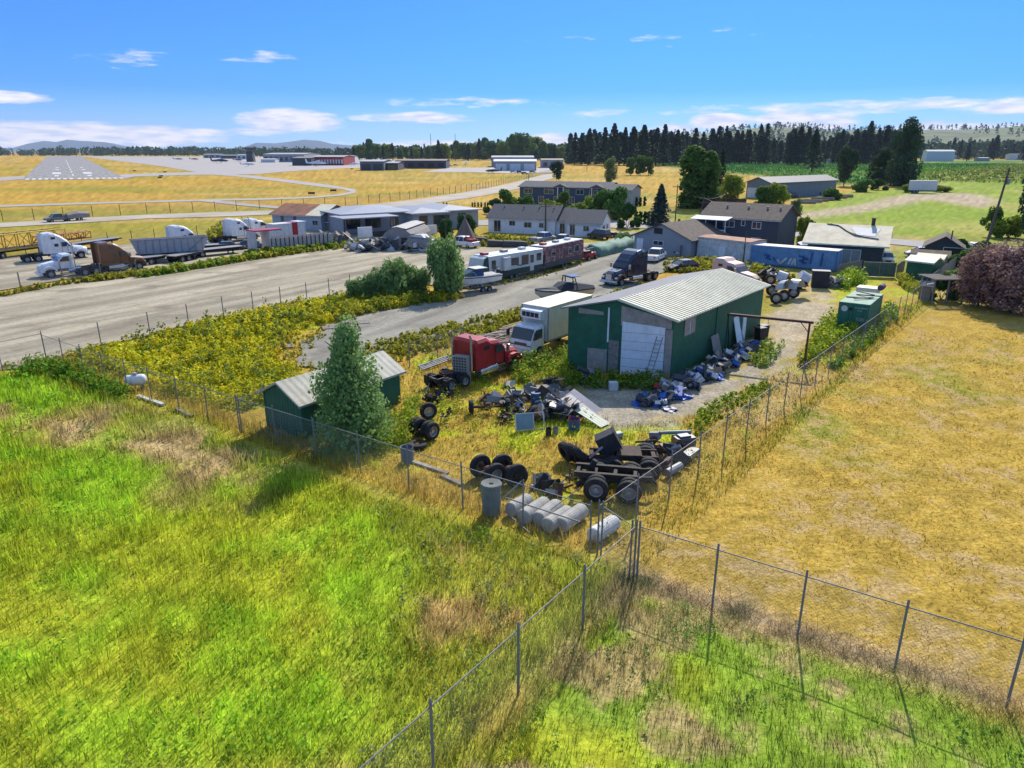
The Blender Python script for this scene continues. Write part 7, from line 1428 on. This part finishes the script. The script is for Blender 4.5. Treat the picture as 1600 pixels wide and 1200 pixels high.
wire('upper power line over the dark house', T1, T1+(G(1235, 375)-G(1092, 340))*1.0+Vector((0, 0, -1)), .8, .04); wire('power line from the left pole to the middle pole', T1, T2, .5, .04); wire('power line dropping from the tall slim pole', T4, T2, 2.2, .05); wire('power line crossing to the slim pole at the left', T3, T1, .6, .035); wire('service line from the left pole towards the bungalow', T1, G(930, 360)+Vector((0, 0, 4)), 1.5, .03)
# trash at the far lot edge
for k, (px, py, s, n) in enumerate([(556, 392, 3, 12), (575, 393, 3, 20), (592, 391, 4, 26), (608, 389, 3.5, 26), (625, 390, 3, 18), (650, 394, 2.5, 8), (540, 384, 4, 12), (520, 378, 3, 10), (500, 377, 3, 8)]): rubble(['loose rubbish heap along the far edge of the gravel lot', 'loose rubbish heap along the far edge of the gravel lot'][0], px, py, s, 1.1, [WHITE2, BAGW, GREYM, BAGD, CARD, WOOD], n, 90+k, group='rubbish heaps along the far edge of the lot')
for k, (px, py, w_) in enumerate([(775, 385, 3.0), (805, 386, 4.2), (752, 380, 2.4)]): tag(MB().prism([(-w_/2, 0), (w_/2, 0), (w_/2-.3, .9), (-w_/2+.2, 1.1)], -.8, .8).obj('log_pile', mat('dark_grey_logs', (.10, .095, .09), rough=.95, var=.5, scale=5, stripes=('Z', .3, .08)), None, G(px, py), .1, bevel=.1), ['low dark log pile between the two others on the grass', 'longest dark log pile on the grass before the bungalow', 'smallest log pile nearest the teepee'][k], 'log pile')
# ---------------------------------------------------------------- grass, weeds: uncountable cover
def blademat(name, tr=.45):
    m = mat(name, (1, 1, 1), rough=.6, var=.12, scale=3, spec=.25, transl=tr, attr='alb'); return m
M_BLADE = blademat('grass_blades'); M_WEED = blademat('weed_leaves', .4); [setattr(m.node_tree.nodes['Principled BSDF'].inputs['Specular IOR Level'], 'default_value', .1) for m in (M_BLADE, M_WEED)]
def sample(poly, dens, seed, ymax=1e9):
    rng = np.random.default_rng(seed); P = np.array(poly); x0, y0 = P.min(0); x1, y1 = P.max(0); y0 = max(y0, 11); x0 = max(x0, -62); x1 = min(x1, 75); y1 = min(y1, ymax)
    n = int((x1-x0)*(y1-y0)*dens(30) if callable(dens) else (x1-x0)*(y1-y0)*dens); x = rng.uniform(x0, x1, n); y = rng.uniform(y0, y1, n)
    k = (sdf(poly, x, y) > 0) & (np.abs(x) < y*.86+6)
    return x[k], y[k], rng
def grass(name, poly, dens, h, w, label, seed, clump=.5, tint=(1, 1, 1), lean=.35, hi=0, keep=None, ymax=1e9, sat=1.0):
    x, y, rng = sample(poly, dens, seed, ymax)
    c = fbm(x*.8, y*.8, seed+3, 3)*.6+fbm(x*.2, y*.2, seed+7, 3)*.4
    k = rng.random(len(x)) < np.clip((c-.25)*2.6*clump+(1-clump), .04, 1)
    d = np.hypot(x, y); k &= rng.random(len(x)) < np.clip(34/d, .12, 1)**1.2
    if keep is not None: k &= keep(x, y)
    x, y, c, d = x[k], y[k], c[k], d[k]; n = len(x); hh = h*(.45+.9*rng.random(n))*(.5+1.1*c); ww = w*np.clip(d/30, .8, 3.2)*(.7+.6*rng.random(n)); a = rng.random(n)*6.283; la = rng.random(n)*6.283; le = lean*hh*(.3+rng.random(n)); z = ground_height(x, y)
    dx, dy = np.cos(a)*ww/2, np.sin(a)*ww/2
    v = np.stack([np.stack([x-dx, y-dy, z-.02], 1), np.stack([x+dx, y+dy, z-.02], 1), np.stack([x+np.cos(la)*le, y+np.sin(la)*le, z+hh], 1)], 1).reshape(-1, 3)
    col, _ = albedo(x, y); br = ((.6+.9*rng.random(n)**1.3)*(.62+.8*fbm(x*2.6, y*2.6, seed+31, 2)))[:, None]*1.12; col = col*br*np.array(tint)
    hue = rng.random(n)[:, None]; col = np.where(hue < hi, col*np.array([1.35, 1.1, 1.2]), col)
    o = npmesh(name, v, np.arange(3*n).reshape(-1, 3), M_BLADE, np.repeat(col, 3, 0)); tag(o, label, 'grass', kind='stuff'); print(name, n); return o
def weeds(name, poly, dens, h, size, label, seed, flower=None, ffrac=.3, thr=.42, tint=(1, 1, 1), keep=None, leaves=14, fscale=.5, ymax=1e9, wid=.5, own=None):
    "leafy plants: many small faces round upright stems"
    x, y, rng = sample(poly, dens, seed, ymax); c = fbm(x*.55, y*.55, seed+2, 3); d = np.hypot(x, y)
    k = (rng.random(len(x)) < np.clip((c-thr)*9, 0, 1)) & (rng.random(len(x)) < np.clip(40/d, .15, 1))
    if keep is not None: k &= keep(x, y)
    x, y, c, d = x[k], y[k], c[k], d[k]; n = len(x); hh = h*(.5+.8*rng.random(n))*(.6+c)
    t = rng.random((n, leaves)); r = wid*hh[:, None]*rng.random((n, leaves))**.7*(1.1-.5*t); a = rng.random((n, leaves))*6.283
    C = np.stack([x[:, None]+r*np.cos(a), y[:, None]+r*np.sin(a), hh[:, None]*t+ground_height(x, y)[:, None]], -1).reshape(-1, 3); N_ = np.stack([np.cos(a), np.sin(a), .8+0*a], -1).reshape(-1, 3)
    sz = np.repeat(size*np.clip(d/38, .8, 1.7), leaves); v, f = quads(C, N_, sz, rng)
    col, _ = albedo(x, y)
    if own is not None: col = col*.25+np.array(own)*.75
    col = np.repeat(col*np.array(tint), leaves, 0)*(.6+.7*rng.random(n*leaves))[:, None]
    if flower is not None:
        fl = (t.ravel() > 1-fscale) & (rng.random(n*leaves) < ffrac) & np.repeat(rng.random(n) < .75, leaves); col[fl] = np.array(flower)*(.8+.4*rng.random(fl.sum()))[:, None]
    o = npmesh(name, v, f, M_WEED, np.repeat(col, 4, 0)); tag(o, label, 'weeds', kind='stuff'); print(name, n); return o
def off_path(x, y): return sdf(P_PATH, x, y)+(fbm(x*.9, y*.9, 77)-.5)*1.6 < .2
BF = [tuple((BARNM @ Vector(p))[:2]) for p in ((0, 0, 0), (16.6, 0, 0), (16.6+BARNF(1, 0)[0], BARNF(1, 0)[1], 0), (BARNF(1, 0)[0], BARNF(1, 0)[1], 0))]
def yard(x, y): return off_path(x, y) & (sdf(BF, x, y) < -.1)
grass('tall_green_grass', P_LEFT, 100, .45, .045, 'bright green tall grass filling the foreground field on the left', 1, .55, ymax=56, tint=(1.02, 1.05, 1), keep=lambda x, y: (sdf(P_DRYB, x, y) < .6) | (vnoise(x*9, y*9, 3) > .62))
grass('dry_grass_patch', P_MIX, 60, .34, .035, 'straw coloured dry grass mixed into the lower middle of the field', 2, .6, tint=(1.1, .95, 1.2))
grass('lower_right_grass', P_BR, 110, .34, .035, 'bright grass tufts at the bottom right outside the fence', 3, .6)
grass('ditch_straw', P_DEAD, 110, .38, .03, 'dead straw along the ditch below the lawn fence', 4, .5, tint=(1.05, 1, 1), lean=1.1)
grass('dry_lawn_grass', P_LAWN, 45, .09, .05, 'short golden mown grass of the dry lawn at the right', 5, .7, ymax=60, lean=1.6, tint=(1.35, 1.35, 1.3))
grass('yard_grass', P_YARD, 60, .22, .045, 'patchy golden and green grass in the junk yard', 6, .6, keep=yard, hi=.1)
def fbelt(a, b, w):
    A, B = Vector(a[:2]), Vector(b[:2]); d = (B-A).normalized(); n = Vector((-d.y, d.x))*w; return [tuple(A+n), tuple(B+n), tuple(B-n), tuple(A-n)]
grass('fence_line_grass', fbelt(G(990, 886), G(1442, 472), .4), 80, .28, .04, 'longer uncut grass along the foot of the lawn fence', 8, .4, tint=(.85, 1.05, .8)); grass('fence_line_grass', fbelt(G(73, 563), G(922, 862), .9), 80, .5, .035, 'tall weeds and grass along the foot of the front fence', 9, .6, tint=(.9, .95, .9)); grass('fence_line_grass', fbelt(CP, CP+(G(728, 1050, 2.25)-G(994, 818, 2.25))*1.9, .8), 90, .6, .035, 'tall dull grass along the fence that runs towards the viewer', 10, .5, tint=(.8, .85, .9))
weeds('green_weeds', P_LEFT, 2.2, .5, .055, 'scattered broad leaved weeds in the left field', 11, thr=.5, tint=(.75, 1.05, .9), ymax=55)
weeds('yellow_flower_weeds', P_WEED, 11, .62, .055, 'dense yellow flowering weeds beside the gravel lot', 12, flower=(.62, .50, .01), ffrac=.5, thr=.22, tint=(1.5, 1.42, .9), fscale=.5, leaves=24)
weeds('yard_weeds', P_YARD, 3, .55, .05, 'yellow green weeds growing between the scrap in the yard', 13, flower=(.55, .46, .02), ffrac=.25, thr=.5, keep=yard, tint=(.8, 1.15, .7))
def wz(px, dens, h, label, seed, **k): k.setdefault('flower', (.55, .48, .02)); k.setdefault('ffrac', .25); k.setdefault('thr', .2); k.setdefault('own', (.31, .34, .03)); k.setdefault('leaves', 32); return weeds('weed_strip', wp(px), dens*1.3, h, k.pop('size', .09)*.62, label, seed, **k)
LG = (.75, 1.1, .8)
wz([(520, 495), (560, 470), (640, 466), (700, 462), (730, 468), (640, 478), (560, 495), (530, 505)], 9, .7, 'weeds around the bush strip between the two lots', 21)
wz([(-30, 470), (100, 444), (215, 428), (262, 424), (400, 402), (480, 390), (545, 381), (640, 384), (640, 391), (545, 389), (480, 396), (400, 407), (262, 429), (100, 447), (0, 466)], 8, .6, 'green and yellow weed strip between the truck yard and the gravel lot', 22, size=.13)
wz([(215, 432), (300, 418), (380, 408), (385, 400), (480, 388), (545, 380), (550, 386), (480, 394), (390, 408), (300, 424), (220, 436)], 9, .8, 'taller bright weeds in the strip before the open top trailer', 23, size=.15, tint=LG)
wz([(560, 545), (650, 522), (760, 498), (890, 470), (890, 480), (800, 505), (770, 530), (700, 545), (650, 560), (560, 590)], 7, .45, 'thin weeds between the grey drive and the inner fence', 24)
wz([(885, 590), (960, 590), (1075, 598), (1075, 608), (1000, 612), (930, 608), (880, 612)], 8, .55, 'dark leafy weeds in front of the barn doors', 25, tint=(.45, .8, .5), ffrac=.1)
wz([(800, 575), (885, 560), (885, 595), (840, 605), (800, 600)], 6, .8, 'weeds in front of the reefer truck', 26, tint=LG)
wz([(1250, 570), (1275, 520), (1310, 490), (1350, 520), (1300, 545), (1262, 575)], 6, .85, 'tall yellow green weeds between the gantry post and the green container', 27, tint=(.8, 1.1, .7)); wz([(1355, 525), (1380, 490), (1395, 480), (1400, 500), (1370, 530), (1300, 580), (1290, 572)], 6, .8, 'green weeds climbing the fence beside the green container', 28, tint=(.5, .9, .5))
wz([(1170, 565), (1195, 540), (1225, 540), (1210, 565), (1190, 580)], 4, .5, 'weeds at the far corner of the barn side', 29, tint=LG); wz([(1080, 650), (1150, 615), (1200, 600), (1215, 610), (1150, 645), (1100, 680), (1070, 690)], 4, .35, 'bright yellow green weeds beside the gravel path along the lawn fence', 30, tint=LG)
wz([(1035, 412), (1090, 405), (1180, 417), (1205, 428), (1240, 432), (1240, 438), (1160, 440), (1080, 428), (1040, 425)], 6, .6, 'yellow weeds in front of the corrugated store', 31, size=.14); wz([(1305, 445), (1330, 428), (1350, 436), (1348, 446), (1320, 452)], 7, 1.1, 'yellow weeds left of the green sheet gate', 32, size=.12, tint=LG); wz([(1400, 442), (1418, 432), (1440, 452), (1425, 462)], 7, .8, 'weeds between the gate and the small green shed', 33)
wz([(20, 588), (60, 566), (150, 590), (200, 618), (190, 632), (120, 605), (60, 590)], 7, .8, 'dark leafy weeds at the left fence corner', 34, tint=(.5, .9, .6), ffrac=.03); wz([(570, 700), (600, 660), (660, 620), (640, 700), (600, 715)], 7, .9, 'bright weeds right of the poplar', 35, tint=LG)
wz([(330, 380), (380, 368), (372, 360), (330, 366)], 3, 1.6, 'weeds behind the truck yard', 36, size=.25); wz([(700, 376), (770, 372), (830, 376), (830, 384), (770, 386), (700, 382)], 4, .7, 'grass tufts before the white bungalow', 37, size=.16)
wz([(1020, 990), (1060, 950), (1130, 975), (1120, 1000), (1060, 1010)], 9, .5, 'green nettles below the lawn fence', 38, tint=(.5, 1.1, .8), ffrac=0, size=.05, leaves=22)
def near_edge(px, lo, hi):
    P = wp(px)
    return lambda x, y: (lambda d: (d > lo) & (d < hi))(sdf(P, x, y)+(fbm(x*.7, y*.7, 55)-.5)*2.4)
for i_, (PX_, lb) in enumerate(((PX_G2, 'low weeds creeping in along the edges of the grey drive'), (PX_G1, 'low weeds creeping in along the edge of the wide gravel lot'))):
    weeds('edge_weeds', wp([(-40, 600), (-40, 440), (540, 375), (1010, 395), (1010, 480), (600, 600), (80, 590)]), 6, .3, .05, lb, 60+i_, thr=.3, own=(.30, .33, .04), keep=near_edge(PX_, -.6, .9), ymax=110, leaves=12, flower=(.5, .42, .03), ffrac=.15)
def crops():
    "rows of crop plants in the green fields"
    rng = np.random.default_rng(5); x = []; y = []
    P = np.array(P_CROP); n = 60000; xx = rng.uniform(100, 900, n); yy = rng.uniform(250, 900, n); k = ((sdf(P_CROP, xx, yy) > 0) | (sdf(P_ORCH, xx, yy) > 0)) & (np.abs(xx) < yy*.85); xx, yy = xx[k], yy[k]
    xx = np.round(xx/6)*6+rng.normal(size=len(xx))*.6; C = np.stack([xx, yy, .5+.5*rng.random(len(xx))], 1); v, f = quads(C, rng.normal(size=(len(xx), 3)), .6, rng); col, _ = albedo(xx, yy)
    tag(npmesh('crop_plants', v, f, M_WEED, np.repeat(col*np.array([.8, 1, .8])*(.7+.6*rng.random(len(xx)))[:, None], 4, 0)), 'rows of low green crop plants in the fields at the right', 'crop', kind='stuff')
crops()
# ---------------------------------------------------------------- air
def haze():
    m = bpy.data.materials.new('haze_air'); m.use_nodes = True; N = m.node_tree.nodes; L = m.node_tree.links; N.remove(N['Principled BSDF'])
    v = N.new('ShaderNodeVolumePrincipled'); v.inputs['Color'].default_value = (.72, .83, 1, 1); v.inputs['Density'].default_value = .00004; v.inputs['Anisotropy'].default_value = .0; L.new(v.outputs[0], N['Material Output'].inputs['Volume'])
    q = MB().box(-17000, 17000, -300, 17500, -40, 650).obj('haze', m); tag(q, 'thin blue summer haze over the valley', 'haze', kind='stuff')
HAZE = True
if HAZE: haze()
weeds('seed_stalks', P_LEFT, 1.3, .75, .03, 'tall brown dock and seed stalks standing above the left field', 71, thr=.38, own=(.22, .13, .05), ymax=50, leaves=16, wid=.10)
weeds('pale_weeds', P_MIX, 3, .45, .05, 'grey green thistles and weeds in the lower middle of the field', 72, thr=.40, own=(.22, .27, .12), ymax=50, leaves=20, wid=.45)
weeds('pale_weeds', P_BR, 3, .3, .04, 'leafy green weeds in the lower right grass', 73, thr=.45, own=(.12, .26, .05), leaves=20)
weeds('pale_weeds', P_WEED, 2.5, .95, .06, 'taller dark green stalks rising through the yellow weeds', 74, thr=.45, own=(.13, .19, .03), leaves=22, wid=.3)
